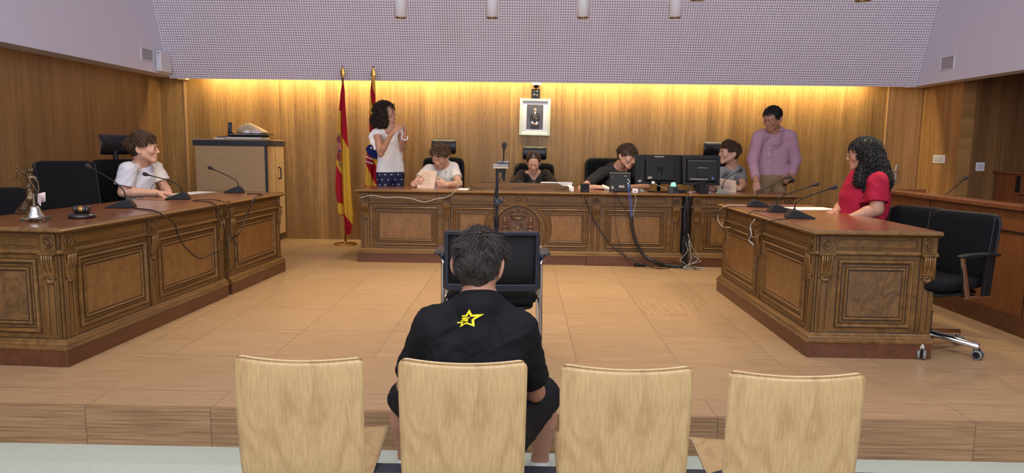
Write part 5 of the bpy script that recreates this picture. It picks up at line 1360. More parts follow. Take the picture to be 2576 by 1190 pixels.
# collar, placket, buttons
mb = MB(); mloc = man.location
for q in (-1, 1):
    a, b, c_, d_ = [Np + A3(v) for v in ((q * .066, .05, .055), (q * .075, -.045, .040), (q * .05, -.085, -.012), (q * .018, -.072, .002))]
    mb.grid([[a, b, d_], [a + A3((q * .025, 0, -.035)), b + A3((q * .022, -.012, -.035)), c_]])
col = mb.build('collar', SHIRT, man, loc=-mloc); so = col.modifiers.new('t', 'SOLIDIFY'); so.thickness = .006
mb = MB()
for px, py in ((1932, 354), (1931, 373), (1930, 388), (1929, 407), (1928, 426)):
    p = P_(px + 4, py, 8.06); mb.lathe([(.007, 0), (.006, .003), (0, .003)], 10, M=frame(p, (1, 0, 0), (0, 0, 1), (0, -1, 0)))
BTN = mb
# --- standing woman
def ruffle(F, N, lat, dep, chest, pel): pass
def mass_cut(F, c, R, s, y0=-.055, zt_=.055, xr=.062, zb=-.10):
    def face(x, y, z):
        p = [x - c[0], y - c[1], z - c[2]]; q = [(R[0, i] * p[0] + R[1, i] * p[1] + R[2, i] * p[2]) / s for i in range(3)]
        return np.maximum(np.maximum(q[1] - y0, q[2] - zt_), np.maximum(np.abs(q[0]) - xr - .0 * q[1], zb * 9 - q[2])) * s
    F.op(face, F.lo, F.lo + F.h * F.n, .01, 'cut')
def bob(t, c, R, s):
    c = A3(c); L = lambda x, y, z: c + R @ (A3((x, y, z)) * s); F = Field(c - .24, c + .22, .006)
    F.ell(L(0, .020, .040), [.096 * s, .108 * s, .092 * s], R, .04); F.ell(L(0, .060, -.065), [.125 * s, .105 * s, .095 * s], R, .05)
    for q in (-1, 1): F.ell(L(q * .085, .015, -.03), [.045 * s, .055 * s, .10 * s], R, .04)
    F.wrinkle(.012, 48, 4); mass_cut(F, c, R, s, -.035, .062, .085); o = F.build('hair', H_DB, t)
    curl_cover(t, o, H_DB, 900, .0040, .015, .085, 1.6, 4, segs=18)
def curly(mat, seed, n, rr, rad_, zlow, face_y=-.03, hr=.010, r=.004, inner=.012):
    def f(t, c, R, s):
        hair_cap(t, c, R, s, mat, grow=.016, front=.050, side=-.05, back=-.09, amp=.006, fq=50, seed=seed)
        rnd = np.random.RandomState(seed); roots = []
        while len(roots) < n:
            u = unit(rnd.normal(size=3)); p = A3((0, .012, .035)) + u * A3((.082, .098, .088))
            if p[2] < -.02: continue
            if p[1] < face_y and p[2] < .085: continue
            roots.append((p, rr(p), (u[0] * 1.2, u[1] + .15, 0)))
        helix_hair(t, c, R, s, mat, roots, rad_, seed, r=r, hr=hr, turns=zlow)
    return f
Np = P_(984, 325, 8.24); pl = P_(982, 440, 8.25)
woman = human('woman in white ruffled blouse standing with raised hands beside the flags', P_(970, 284, 8.22), (1.42, -.12, -.05), 1.04, Np,
      (P_(948, 338, 8.12), P_(1006, 336, 8.34)), (P_(957, 388, 7.98), P_(1013, 374, 8.22)), (P_(983, 341, 7.88), P_(1018, 345, 8.04)),
      (dict(d=(.62, -.25, .68), palm=(.55, .5, -.5), side=1, curl=(.12, .22, .3, .38), thumb=.8, spread=.3, tcurl=.2), dict(d=(.12, -.2, .95), palm=(-.85, -.1, .1), side=-1, curl=(.25, .3, .35, .4), thumb=.8, spread=.35, tcurl=.3)),
      (.55, -.85, 0), BLOUSE, skin('skin_warm', S(194, 144, 116)), bob, sleeve=.10, male=False, gaze=(.2, -1, .1),
      mode='stand', pants=NAVY, chest=Np + A3((-.01, .0, -.2)), pelvis=pl, top=pl + A3((0, 0, .03)), wc=.150, wp=.195, dc=.70, vneck=.11, vdir=(.12, -1, 0), hem=(P_(982, 433, 8.25), (0, 0, -1)), wr_amp=.006, sleeve_r=(.056, .05), armr=(.041, .034, .024), sh_r=.046, h=.0045)
wl = woman.location
for (px0, px1, sx) in ((0, 0, -1), (0, 0, 1)):   # ruffled sleeve edges
    sh = P_(948, 338, 8.12) if sx < 0 else P_(1006, 336, 8.34); top_ = Np + A3((sx * .055, .01, .0)); fr = P_(966, 372, 8.05) if sx < 0 else P_(1007, 364, 8.16)
    out = A3((sx, -.15, 0)); path = spline([tuple(top_ + A3((sx * .015, .02, .045))), tuple(sh + A3((sx * .015, -.02, .055))), tuple(sh + A3((sx * .03, -.055, -.03))), tuple(sh * .4 + fr * .6 + A3((sx * .02, -.03, -.05))), tuple(fr + A3((0, -.02, -.03)))][:5 if sx < 0 else 3], 9)
    P = []
    for i in range(5):
        row = []
        for j, p in enumerate(path):
            wv = math.sin(j * 1.15 + sx) * .012 * i / 4; q = A3(p) + out * (i / 4 * .050 * math.sin(min(1, (j + 1) / 5) * PI / 2)) + A3((0, wv, -.010 * (i / 4) ** 2 * 3)) + A3((0, 0, wv * .8)); row.append(q)
        P.append(row)
    mb = MB(); mb.grid(P); o = mb.build('ruffle', BLOUSE, woman, loc=-wl); so = o.modifiers.new('t', 'SOLIDIFY'); so.thickness = .004
mb = MB(); wr_ = P_(1018, 345, 8.04); d = unit(A3(P_(1018, 345, 8.04)) - A3(P_(1013, 374, 8.22))); M = Matrix.Translation(Vector(wr_ - d * .01)) @ Vector(d).to_track_quat('Z', 'Y').to_matrix().to_4x4(); mb.M = M
mb.tube([(.034 * math.cos(a), .034 * math.sin(a), 0) for a in [k * PI / 10 for k in range(20)]], .008, 8, closed=True); mb.build('bracelet', M_wplast, woman, loc=-wl)
mb = MB(); pc = P_(979, 343, 8.06)
mb.tube([tuple(pc + A3((math.cos(a) * .016, -.004, math.sin(a) * .016))) for a in [k * PI / 8 for k in range(16)]], .002, 5, closed=True); mb.tube([tuple(pc + A3((-.012, -.004, -.01))), tuple(pc + A3((.012, -.004, .01)))], .0016, 5); mb.tube([tuple(pc + A3((.012, -.004, -.01))), tuple(pc + A3((-.012, -.004, .01)))], .0016, 5)
mb.tube(spline([tuple(Np + A3((-.06, -.01, .02))), tuple(Np + A3((-.045, -.06, -.04))), tuple(pc + A3((0, 0, .016))), tuple(Np + A3((.04, -.06, -.03))), tuple(Np + A3((.055, -.01, .03)))], 5), .0011, 4)
mb.build('necklace', M_silver, woman, loc=-wl)
# --- boy at the left desk in profile
Np = P_(357, 415, 6.22)
def two_tone(V, C): return ((C[:, 0] - Np[0]) * .8 + (C[:, 1] - Np[1]) * -.35 > .035 + .0 * C[:, 2]).astype(int)
human('boy in white t-shirt sitting in profile at the left desk', P_(360, 374, 6.15), (1.84, -.02, 0), 1.09, Np,
      (P_(322, 428, 6.02), P_(388, 424, 6.42)), (P_(309, 484, 5.98), P_(412, 470, 6.42)), (P_(392, 485, 6.02), P_(424, 483, 6.24)),
      (dict(d=(1, .15, -.05), palm=(0, 0, -1), side=-1, curl=(.15, .2, .25, .3)), dict(d=(.1, -1, -.1), palm=(0, 0, -1), side=1, curl=(.2, .2, .25, .3))),
      (.9, -.35, 0), [T_WHITE, T_BLUEW], SK_A, short_hair(H_B, 15, n=600, length=.058, curl=.6, front=.046, side=.005, fall=.05, whorl=(0, .08, .08), capm=H_DB), smi=two_tone, gaze=(0, -1, 0), h=.0045,
      chest=Np + A3((-.0, .0, -.2)), pelvis=Np + A3((-.10, .02, -.49)), wc=.165, sleeve=.72, sleeve_r=(.072, .078), wr_amp=.010)
# --- woman in red
def glasses(t, c, R, s):
    L = lambda x, y, z: A3(c) + R @ (A3((x, y, z)) * s); m = MB()
    for q in (-1, 1):
        m.tube([L(q * .032 + .023 * math.cos(a), -.107, .000 + .016 * math.sin(a)) for a in [k * PI / 9 for k in range(18)]], .0013, 5, closed=True); m.tube([L(q * .055, -.107, .003), L(q * .078, -.06, .004), L(q * .083, .005, .002)], .0014, 5)
    m.tube([L(-.01, -.107, .004), L(.01, -.107, .004)], .0013, 5); m.build('glasses', M_steel, t)
def longcurl(t, c, R, s):
    o0 = hair_cap(t, c, R, s, H_BLK, grow=.020, front=.052, side=-.03, back=-.10, amp=.006, fq=50, seed=3, yfront=-.045); curl_cover(t, o0, H_BLK, 700, .0026, .008, .045, 1.8, 9, name='crown_curls', segs=18)
    F = Field(c + A3((-.20, -.2, -.36)), c + A3((.22, .22, .12)), .007); L = lambda x, y, z: A3(c) + R @ (A3((x, y, z)) * s)
    F.cone(L(0, .055, .02), L(0, .10, -.20), .085, .10, .05); F.cone(L(.05, .02, -.02), L(.085, -.03, -.20), .045, .05, .04); F.cone(L(-.05, .02, -.02), L(-.085, -.03, -.20), .045, .05, .04)
    F.wrinkle(.012, 60, 5); mass_cut(F, c, R, s, -.045, .062, .075); o = F.build('hair_mass', H_BLK, t); curl_cover(t, o, H_BLK, 900, .0028, .008, .055, 2.2, 6, segs=18)
    rnd = np.random.RandomState(5); roots = []
    while len(roots) < 260:
        u = unit(rnd.normal(size=3)); p = A3((0, .012, .035)) + u * A3((.088, .104, .094))
        if p[2] < -.03: continue
        if p[1] < -.005: continue
        roots.append((p, 1.0 + .25 * (p[1] > .03) - .2 * (p[2] > .09), (u[0] * 1.1, abs(u[1]) + .35, 0)))
    helix_hair(t, c, R, s, H_BLK, roots, .325, 5, r=.0028, hr=.0075, turns=6, segs=72, side_out=.042); glasses(t, c, R, s)
Np = P_(2186, 432, 5.46)
def red_extra(F, N, lat, dep, chest, pel):
    F.ell(chest + A3((-.08, -.02, -.02)), (.13, .16, .15), None, .05); F.ell(pel + A3((-.10, -.02, .10)), (.16, .17, .17), None, .06); F.cone(N + A3((.04, .0, -.06)), N + A3((.05, 0, -.3)), .13, .12, .05)
human('woman with long black curly hair in red t-shirt seated behind the right desk', P_(2172, 388, 5.42), (-1.98, .10, 0), 1.0, Np,
      (P_(2157, 450, 5.62), P_(2207, 458, 5.28)), (P_(2122, 520, 5.62), P_(2205, 528, 5.22)), (P_(2102, 532, 5.42), P_(2140, 548, 5.22)),
      (dict(d=(-.8, -.6, -.1), palm=(0, 0, -1), side=1), dict(d=(-.9, .3, -.1), palm=(0, 0, -1), side=-1)),
      (-1, .1, 0), T_RED, SK_B, longcurl, male=False, gaze=(0, -1, 0), chest=Np + A3((-.0, .0, -.2)), pelvis=Np + A3((.03, .0, -.49)), wc=.165, wp=.17, dc=.85, shirt_extra=red_extra, sleeve=.74, sleeve_r=(.082, .078), armr=(.062, .052, .03), h=.0048, wr_amp=.009)

# --- foreground boy, seen from behind
Nf = P_(1206, 748, 2.42); R = headR(PI - .22, .42, -.05); cf = P_(1206, 668, 2.46)
FG = person('boy in black t-shirt with yellow star on the back, sitting in the front row')
SHf = [P_(1085, 817, 2.39), P_(1306, 825, 2.39)]; ELf = [P_(1024, 968, 2.52), P_(1345, 985, 2.52)]; WRf = [P_(1085, 1010, 2.78), P_(1290, 1015, 2.78)]
chf = Nf + A3((0, -.06, -.24)); plf = A3((Nf[0] + .01, 2.30, .27))
HP = [A3((plf[0] - .09, 2.36, .245)), A3((plf[0] + .09, 2.36, .245))]; KN = [P_(1012, 990, 2.86), P_(1374, 985, 2.86)]
AN = [A3((KN[0][0] + .01, 2.90, -.10)), A3((KN[1][0] - .02, 2.90, -.10))]
lo, hi = bbox([cf + .14, cf - .14, *SHf, *ELf, *WRf, *KN, *AN, plf], .10); lo[2] = -.19
F = Field(lo, hi, .0045); L = add_head(F, cf, R, .97, Nf, nr=.050, ear=1.22)
lat = unit(SHf[1] - SHf[0]); dep = unit(np.cross(lat, (0, 0, 1)))
F.cone(Nf, Nf + (chf - Nf) * .3, .052, .05, .02); add_torso(F, chf, plf, lat, dep, .11, .11, .55)
for i in (0, 1):
    q = 2 * i - 1; F.cone(Nf + lat * q * .03 - A3((0, 0, .015)), SHf[i], .04, .04, .03); add_arm(F, SHf[i], ELf[i], WRf[i], (.043, .038, .026))
    add_hand(F, WRf[i], (-q * .6, .8, -.1), (0, -.1, -1), .95, side=q, curl=(.3, .35, .4, .45))
    F.cone(HP[i], KN[i], .07, .052, .03); F.cone(KN[i], KN[i] * .6 + AN[i] * .4 + A3((0, -.02, 0)), .050, .052, .02); F.cone(KN[i] * .6 + AN[i] * .4 + A3((0, -.02, 0)), AN[i], .052, .034, .02); F.cone(AN[i], AN[i] + A3((0, .10, -.055)), .034, .03, .02)
F.plane((0, 0, -.185), (0, 0, -1)); F.build('body', [SK_B, LIP], FG, lambda V, C: np.zeros(len(C)))
G = Field(*[a for a in (bbox([Nf, *SHf, *ELf, chf, plf], .13))], .0045)
add_torso(G, chf, plf + A3((0, 0, .02)), lat, dep, .168, .158, .70, .05); G.cone(Nf + (chf - Nf) * .2, Nf + (chf - Nf) * .55, .07, .09, .05)
for i in (0, 1):
    q = 2 * i - 1
    G.cone(Nf + lat * q * .035 - A3((0, 0, .02)), SHf[i], .046, .053, .04); e = SHf[i] + (ELf[i] - SHf[i]) * .78
    G.cone(SHf[i], e, .066, .068, .03); G.cone(SHf[i] + A3((-q * .03, -.02, -.03)), chf + lat * q * .07 - A3((0, .0, .05)), .06, .08, .04)
G.wrinkle(.007, 26, 9); G.wrinkle(.004, 60, 14, dirs=(0, 0, .5))
for i in (0, 1):
    dd = unit(ELf[i] - SHf[i]); e = SHf[i] + (ELf[i] - SHf[i]) * .80; G.op(lambda x, y, z: np.maximum(-((x - e[0]) * dd[0] + (y - e[1]) * dd[1] + (z - e[2]) * dd[2]), np.sqrt((x - e[0]) ** 2 + (y - e[1]) ** 2 + (z - e[2]) ** 2) - .12), e - .12, e + .12, .003, 'cut')
hdir = unit(cf - Nf); cap_ = Nf + hdir * .012; G.cone(Nf - hdir * .03, Nf + hdir * .02, .078, .066, .03)
G.op(lambda x, y, z: np.maximum(-((x - cap_[0]) * hdir[0] + (y - cap_[1]) * hdir[1] + (z - cap_[2]) * hdir[2]), np.sqrt((x - Nf[0]) ** 2 + (y - Nf[1]) ** 2 + (z - Nf[2]) ** 2) - .13), Nf - .13, Nf + .13, .006, 'cut')
G.cone(Nf + hdir * .045, Nf + hdir * .15, .056, .075, .006, 'cut')
tee = G.build('t_shirt', T_BLACK, FG)
mb = MB(); rr = []   # neck rib
for k in range(28):
    a = 2 * PI * k / 28; rr.append(Nf + hdir * .012 + A3((math.cos(a) * .061, math.sin(a) * .061, 0)) - hdir * hdir.dot(A3((math.cos(a) * .061, math.sin(a) * .061, 0))))
mb.tube(rr, .0075, 8, closed=True); mb.build('neck_rib', T_BLACK, FG)
G = Field(*bbox([*HP, *KN, plf], .13), .006)
for i in (0, 1): G.cone(HP[i], HP[i] * .12 + KN[i] * .88, .092, .083, .03)
G.cone(plf - lat * .07, plf + lat * .07, .10, .10, .03); G.wrinkle(.007, 40, 6)
for i in (0, 1):
    dd = unit(KN[i] - HP[i]); e = HP[i] + (KN[i] - HP[i]) * .93; G.op(lambda x, y, z: np.maximum(-((x - e[0]) * dd[0] + (y - e[1]) * dd[1] + (z - e[2]) * dd[2]), np.sqrt((x - e[0]) ** 2 + (y - e[1]) ** 2 + (z - e[2]) ** 2) - .13), e - .13, e + .13, .003, 'cut')
G.plane((0, 0, .172), (0, 0, -1), .004, A3((-9, -9, -9)), A3((9, 2.56, 9))); G.build('shorts', SHORTS, FG)
for i in (0, 1):
    a = AN[i]; m_ = Field(a - .26, a + .26, .007); b = A3((a[0], a[1], -.145)); m_.cone(b - A3((0, .04, 0)), b + A3((0, .15, 0)), .042, .036, .02); m_.cone(b, a, .042, .038, .02); m_.plane((0, 0, -.188), (0, 0, -1)); m_.build('shoe', SHOE, FG)
hair_cap(FG, cf, R, .97, H_FC, grow=.014, front=.06, side=-.0, back=-.066, seed=2, amp=.004, fq=62, h=.004)
locks(FG, cf, R, .97, H_FG, n=4200, length=.042, lift=.08, r=.0017, curl=.35, seed=3, whorl=(-.005, .085, .085), front=.05, back=-.075, side=-.01, grow=.0165, segs=8, fall=.05, jit=.3, flow=.9, zfun=lambda p: 1.2 if p[2] > .02 else .42, name='hair_locks')
E2 = ((0, .040, -.01), (.066, .060, .072))
locks(FG, cf, R, .97, H_FG, n=2600, length=.026, lift=.10, r=.0014, curl=.25, seed=12, whorl=(0, .085, .085), back=-.066, side=-.02, grow=.010, segs=6, flow=.5, jit=.3, ell=E2, ymin=.035, zmax=.03, name='nape_hair')
locks(FG, cf, R, .97, H_FC, n=2600, length=.007, lift=.10, r=.0006, curl=.1, seed=8, whorl=(0, .085, .085), back=-.092, side=-.02, grow=.0005, segs=4, ell=((0, .030, -.03), (.060, .058, .075)), ymin=.03, zmax=-.03, name='hair_stubble')
# yellow star print on the shirt's back
YEL = plain('yellow_print', S(240, 220, 30), .5)
vs = np.empty(len(tee.data.vertices) * 3); tee.data.vertices.foreach_get('co', vs); vs = vs.reshape(-1, 3)
bvh = BVHTree.FromPolygons([tuple(v) for v in vs], [tuple(p.vertices) for p in tee.data.polygons])
def star_poly():
    z = lambda x, y: (x, y)
    # pixel outline measured on the shirt: five-point star with a long right arm and speed bars, with a 5
    out = [(1180.8, 777.8), (1187.6, 791.5), (1218, 790), (1193, 804.6), (1194, 822), (1172.6, 814.5), (1157, 823.2), (1160.8, 813), (1149, 813), (1151.8, 810), (1166, 810), (1163.5, 816), (1173.5, 810.2), (1187.5, 815.5), (1186, 804), (1196, 796), (1184, 797), (1179.8, 788.5), (1175.6, 796.6), (1161.3, 796.7), (1163, 793.2), (1172, 792.6)]
    five = [(1164, 798.6), (1182.4, 798.2), (1180.8, 801), (1173, 801.2), (1172, 802.8), (1178.5, 802.8), (1176.3, 808.8), (1159, 808.5), (1160.6, 805.8), (1170.5, 805.8), (1171, 804.6), (1161.6, 804.4)]
    return out, five
def decal(polys, name):
    bm = bmesh.new()
    for pl in polys:
        vs_ = [bm.verts.new((x * .001, -y * .001, 0)) for x, y in pl]; bm.faces.new(vs_)
    bmesh.ops.triangulate(bm, faces=bm.faces)
    for _ in range(2): bmesh.ops.subdivide_edges(bm, edges=bm.edges, cuts=1, use_grid_fill=True)
    for v in bm.verts:
        px, py = v.co.x * 1000, -v.co.y * 1000; a = at(px, py, Y=1.9); b = at(px, py, Y=2.6); hit = bvh.ray_cast(a, (b - a).normalized())
        v.co = hit[0] - (b - a).normalized() * .0015 if hit[0] is not None else b
    me = bpy.data.meshes.new(name); bm.to_mesh(me); bm.free(); me.materials.append(YEL); o = bpy.data.objects.new(name, me); COL.objects.link(o); o.parent = FG; KIDS.setdefault(FG.name, []).append(o)
    so = o.modifiers.new('t', 'SOLIDIFY'); so.thickness = .0008
decal(star_poly(), 'star_print')
ground(FG, (plf[0], plf[1], -.19))
# ---------------------------------------------------------------- things on the desks
def V3(p): return Vector([float(v) for v in p])
def mic(label, base, rz, neck, base_mat=None, name='desk_microphone', L=.19, W_=.12, H=.056, wedge=True):
    """wedge base, low end towards local +x (the speaker); neck: world points"""
    t = thing(name, label, 'microphone', base, rz)
    Mi = (Matrix.Translation(Vector(base)) @ Matrix.Rotation(rz, 4, 'Z')).inverted()
    if wedge:
        mb = MB(); mb.prism([(-L * .40, 0), (L * .60, 0), (L * .59, .008), (-L * .02, H), (-L * .22, H), (-L * .39, .010)], -W_ / 2, W_ / 2, M=frame((0, 0, 0), (1, 0, 0), (0, 0, 1), (0, -1, 0)))
        b = mb.build('base', base_mat or M_black, t, .004)
        mb = MB(); mb.lathe([(.016, 0), (.016, .003), (.011, .005), (.0, .005)], 18, M=TRS((L * .10, 0, H - .014), (0, rad(20), 0))); mb.build('button', M_silver, b)
    pts = [Mi @ Vector(p) for p in neck]; sp = spline(pts, 7)
    mb = MB(); mb.tube(sp, .0042, 8); mb.cyl(pts[0] - Vector((0, 0, .006)), pts[0] + (sp[1] - sp[0]).normalized() * .016, .009, .006, 10); d = (sp[-1] - sp[-2]).normalized(); mb.tube([sp[-1] - d * .03, sp[-1]], .006, 8); mb.build('gooseneck', M_black, t)
    mb = MB(); q = d.to_track_quat('Z', 'Y').to_matrix().to_4x4(); mb.M = Matrix.Translation(sp[-1]) @ q
    mb.lathe([(.007, -.006), (.012, .004), (.0165, .018), (.0165, .030), (.012, .041), (0, .046)], 18); mb.build('windscreen', M_foam, t)
    return t
def nk(pts, Y): return [at(x, y, Y=Y) for x, y in pts]
zt = DH + .001
def top(px, py, z=zt): return at(px, py, z=z)
b = top(312, 522); mic('desk microphone on the left desk nearest the gavel', b, PI + .35, nk([(317, 503), (311, 480), (286, 456), (229, 422)], b.y))
b = top(455, 501); mic('desk microphone on the left desk in front of the boy in white', b, PI + .35, nk([(460, 488), (452, 468), (424, 454), (372, 440)], b.y))
b = top(595, 484); mic('desk microphone at the far end of the left desk row, before the cabinet', b, PI + .35, nk([(601, 471), (595, 455), (570, 441), (534, 425)], b.y))
b = top(1904, 520); mic('farthest of the three microphones on the right desk', b, -.15, nk([(1899, 506), (1906, 488), (1928, 473), (1978, 448)], b.y))
b = top(1957, 533); mic('middle one of the three microphones on the right desk', b, -.15, nk([(1952, 516), (1958, 501), (1985, 487), (2047, 466)], b.y))
b = top(2004, 548); mic('nearest of the three microphones on the right desk', b, -.15, nk([(1998, 528), (2004, 509), (2030, 495), (2091, 474)], b.y))
b = top(1815, 488); mic('grey-based microphone on the bench right of the square monitor', b, -.3, nk([(1817, 474), (1821, 458), (1836, 443), (1858, 431)], b.y), base_mat=M_grey, L=.15, W_=.10, H=.05)
b = at(1284, 462, Y=7.62); b.z = zt; mic('slim microphone beside the girl in the black robe, behind the rail', b, PI / 2, [Vector((b.x, b.y, zt + .02))] + nk([(1284, 458), (1292, 438), (1299, 422)], 7.62), L=.12, W_=.10, H=.03)
b = at(2376, 500, Y=5.95); b.z = .80; mic('lone microphone sticking up behind the wooden barrier on the right', b, 0, [at(2368, 503, Y=b.y), at(2380, 489, Y=b.y), at(2405, 468, Y=b.y), at(2424, 452, Y=b.y)])
mb = MB(); mb.b2(3.75, 4.25, 5.0, 6.80, .765, .798); mb.m(1); mb.b2(3.8, 3.84, 5.05, 5.1, -.0, .765); mb.b2(4.16, 4.2, 6.7, 6.75, -.0, .765); mb.b2(3.8, 3.84, 6.7, 6.75, -.0, .765); mb.b2(4.16, 4.2, 5.05, 5.1, -.0, .765)
tag(mb.build('shelf_desk', [M_top, M_black]), 'wooden desk behind the right barrier carrying a lone microphone', 'desk')

# witness microphone stand
sx, sy = at(1249, 577, Y=4.85).x, 4.85
t = thing('microphone_stand', 'black stand with clear shelf and microphone, behind the witness chair', 'stand', (sx, sy, 0))
zz = lambda py: at(1249, py, Y=sy).z
mb = MB(); mb.lathe([(0, .018), (.03, .018), (.15, .008), (.155, 0), (0, 0)], 32); mb.build('base', M_black, t)
mb = MB(); mb.cyl((0, 0, .015), (0, 0, zz(545)), .011); mb.cyl((0, 0, zz(575)), (0, 0, zz(545)), .016); mb.m(0); mb.box((0, 0, (zz(545) + zz(424)) / 2), (.020, .016, zz(424) - zz(545))); mb.build('pole', M_black, t, .001)
mb = MB(); mb.cyl((0, .012, zz(508)), (0, -.018, zz(508)), .022); mb.cyl((.0, 0, zz(500)), (0, 0, zz(520)), .019); mb.cyl((.02, 0, zz(506)), (.045, 0, zz(506)), .017); mb.build('clamp', M_anthr, t)
acr = plain('clear_acrylic', (.95, .97, 1), .08, trans=.85)
ax = at(1260, 418, Y=sy).x - sx
mb = MB(); mb.b2(ax - .052, ax + .052, -.06, .06, zz(423), zz(412)); mb.build('shelf', acr, t, .003)
mb = MB(); mb.b2(ax - .012, ax + .035, -.03, .03, zz(434), zz(423)); mb.b2(ax + .012, ax + .030, -.02, .02, zz(455), zz(434)); mb.build('bracket', M_black, t, .002)
mx = at(1266, 412, Y=sy)
mic('small microphone on the clear shelf of the witness stand', (mx.x, sy, zz(412) + .001), PI / 2, nk([(1266, 410), (1267, 395), (1267.5, 382), (1268, 374)], sy), base_mat=M_anthr, L=.10, W_=.09, H=.018)
def cable(name, label, pts, r, mat, n=6, group=None, res=6, cat='cable'):
    o = MB().tube(spline(pts, res), r, n).build(name, mat); return tag(o, label, cat, group)
cable('cable', 'thin black cord hanging down the witness microphone stand', [at(x, y, Y=sy - .03) for x, y in ((1263, 436), (1262, 445), (1254, 458), (1247, 475), (1243, 500), (1242, 540), (1244, 578), (1246, 600))], .0035, M_cable)

# cables
fl = lambda x, y: at(x, y, x=-2.385 if y > 520 else -2.40)
cable('cable', 'long drooping black cable over the front of the left desk', [top(338, 524, .786), top(376, 528, .786), at(398, 534, x=-2.43), at(420, 548, x=-2.36)] + [at(x, y, x=-2.35) for x, y in ((440, 565), (447, 590), (463, 618), (500, 650), (530, 640), (566, 625), (583, 600))] + [at(x, y, x=-2.26) for x, y in ((604, 585), (620, 545))] + [top(640, 500, .80), top(660, 489, .786), top(622, 487, .786)], .0048, M_cable)
cable('cable', 'thin black cable down the gap between the left desks', [top(484, 505, .786), top(520, 507, .786), at(545, 517, x=-2.36), at(556, 545, x=-2.33), at(566, 590, x=-2.33), at(574, 640, x=-2.33), at(576, 690, x=-2.34)], .004, M_cable)
cable('cable', 'second thin black cable beside the gap of the left desks', [top(490, 503, .786), top(535, 502, .786), at(565, 510, x=-2.34), at(578, 540, x=-2.31), at(580, 590, x=-2.31), at(592, 610, x=-2.29), at(598, 645, x=-2.28), at(580, 685, x=-2.33)], .0035, M_cable)
bf = lambda pts, Y=7.385: [at(x, y, Y=Y) for x, y in pts]
cable('cable', 'white cord tied under the bench top edge on the left', bf([(906, 498), (930, 492), (948, 493), (970, 497), (1000, 496), (1035, 500), (1055, 506), (1070, 508), (1100, 500), (1120, 497), (1140, 486), (1152, 470), (1163, 456)], 7.36), .0042, M_cgrey)
cable('cable', 'thin black cord arching beside the carved rail', bf([(1163, 456), (1172, 457), (1182, 465), (1186, 480)], 7.42), .002, M_cable)
cable('cable', 'black cable sweeping across the bench front to the floor', [top(1436, 478, .784)] + bf([(1464, 490), (1477, 512), (1487, 540), (1510, 580), (1540, 620), (1575, 645)], 7.38) + bf([(1612, 664)], 7.28) + [at(x, y, z=.006) for x, y in ((1660, 676), (1690, 672), (1722, 664))], .0058, M_cable)
cable('cable', 'thin brown cord falling from the console to the power brick', bf([(1543, 482), (1547, 500), (1548, 540), (1552, 590), (1566, 635), (1582, 660)], 7.37) + [at(1597, 672, z=.012)], .003, plain('brown_cable', S(56, 38, 30), .5))
cable('cable', 'black cord from the console into the cable sleeve', bf([(1546, 478), (1553, 495), (1568, 520), (1586, 548)], 7.36), .0048, M_cable)
cable('cable', 'left blue network cable into the cable sleeve', bf([(1579, 462), (1581, 485), (1584, 515), (1588, 546)], 7.345), .0042, M_cblue)
cable('cable', 'right blue network cable into the cable sleeve', bf([(1583, 462), (1586, 488), (1589, 515), (1590, 546)], 7.345), .0042, M_cblue)
cable('cable', 'white to black cord from the white box into the sleeve', bf([(1597, 486), (1600, 500), (1597, 520), (1592, 546)], 7.345), .003, M_cgrey)
cable('cable_sleeve', 'thick black cable sleeve curving from the bench to the floor', bf([(1588, 543), (1591, 575), (1601, 612), (1620, 642)], 7.35) + bf([(1645, 658)], 7.30) + [at(x, y, z=.02) for x, y in ((1672, 667), (1700, 670), (1722, 670))], .019, plain('braided_sleeve', S(30, 30, 31), .6, noise=.3, nscale=300), 10, cat='cable sleeve')
mb = MB(); p = at(1610, 671, z=.0); mb.b2(p.x - .065, p.x + .065, p.y - .02, p.y + .03, .002, .032); tag(mb.build('power_brick', M_black, None, .006), 'flat black power brick on the floor before the bench', 'power adapter')
rnd = random.Random(5)
gx = 1.745
mb = MB()
for k in range(9):
    a = rnd.uniform(0, 6); mb.tube(spline([(gx + math.cos(a + j * .7) * .022 + rnd.uniform(-.008, .008) - .01 * j / 6, 7.42 + math.sin(a + j) * .02, .76 - .75 * j / 6) for j in range(7)], 4), .010, 6)
tag(mb.build('cable_bundle', M_cable), 'dense black bundle of cables hanging in the gap of the bench', 'cables', kind='stuff')
mb = MB(); mb.b2(1.70, 1.79, 7.50, 7.54, .1, .745); tag(mb.build('gap_shade', M_black), 'black strip standing in for shade in the gap behind the cable bundle', 'screen')  # black strip added to stand for the shade inside the gap
for k in range(9):
    x0 = rnd.uniform(-.02, .03); s_ = rnd.choice((-1, 1, 1)); w1 = rnd.uniform(.04, .16); h1 = rnd.uniform(.06, .24)
    cable('cable', ['thin grey cord out of', 'thin black cord out of'][k % 2] + ' the bench gap bundle, ' + ['highest loop', 'second highest loop', 'towards the left desk panel', 'towards the right desk panel', 'short inner loop', 'curling onto the floor', 'lying farthest right on the floor', 'lying farthest left on the floor', 'crossing the others low down'][k],
          [(gx + x0, 7.40, h1 + .12), (gx + x0 + s_ * w1 * .3, 7.375, h1), (gx + s_ * w1, 7.36, h1 * .5), (gx + s_ * w1 * .6, 7.33, .06), (gx - s_ * w1 * .3, 7.30, .012), (gx + s_ * w1 * .9, 7.22, .006), (gx + s_ * w1 * 1.3, 7.30, .006), (gx + .01, 7.38, .02)], .0026, M_cgrey if k % 2 == 0 else M_cable, 5)
rf = lambda pts, x=1.66: [at(a, b, x=x) for a, b in pts]
cable('cable', 'big black cord loop hanging at the far corner of the right desk', [top(1886, 519, .784), top(1850, 519, .786)] + rf([(1826, 522), (1806, 535), (1801, 556), (1812, 574), (1838, 578), (1858, 566)], 1.66), .0036, M_cable)
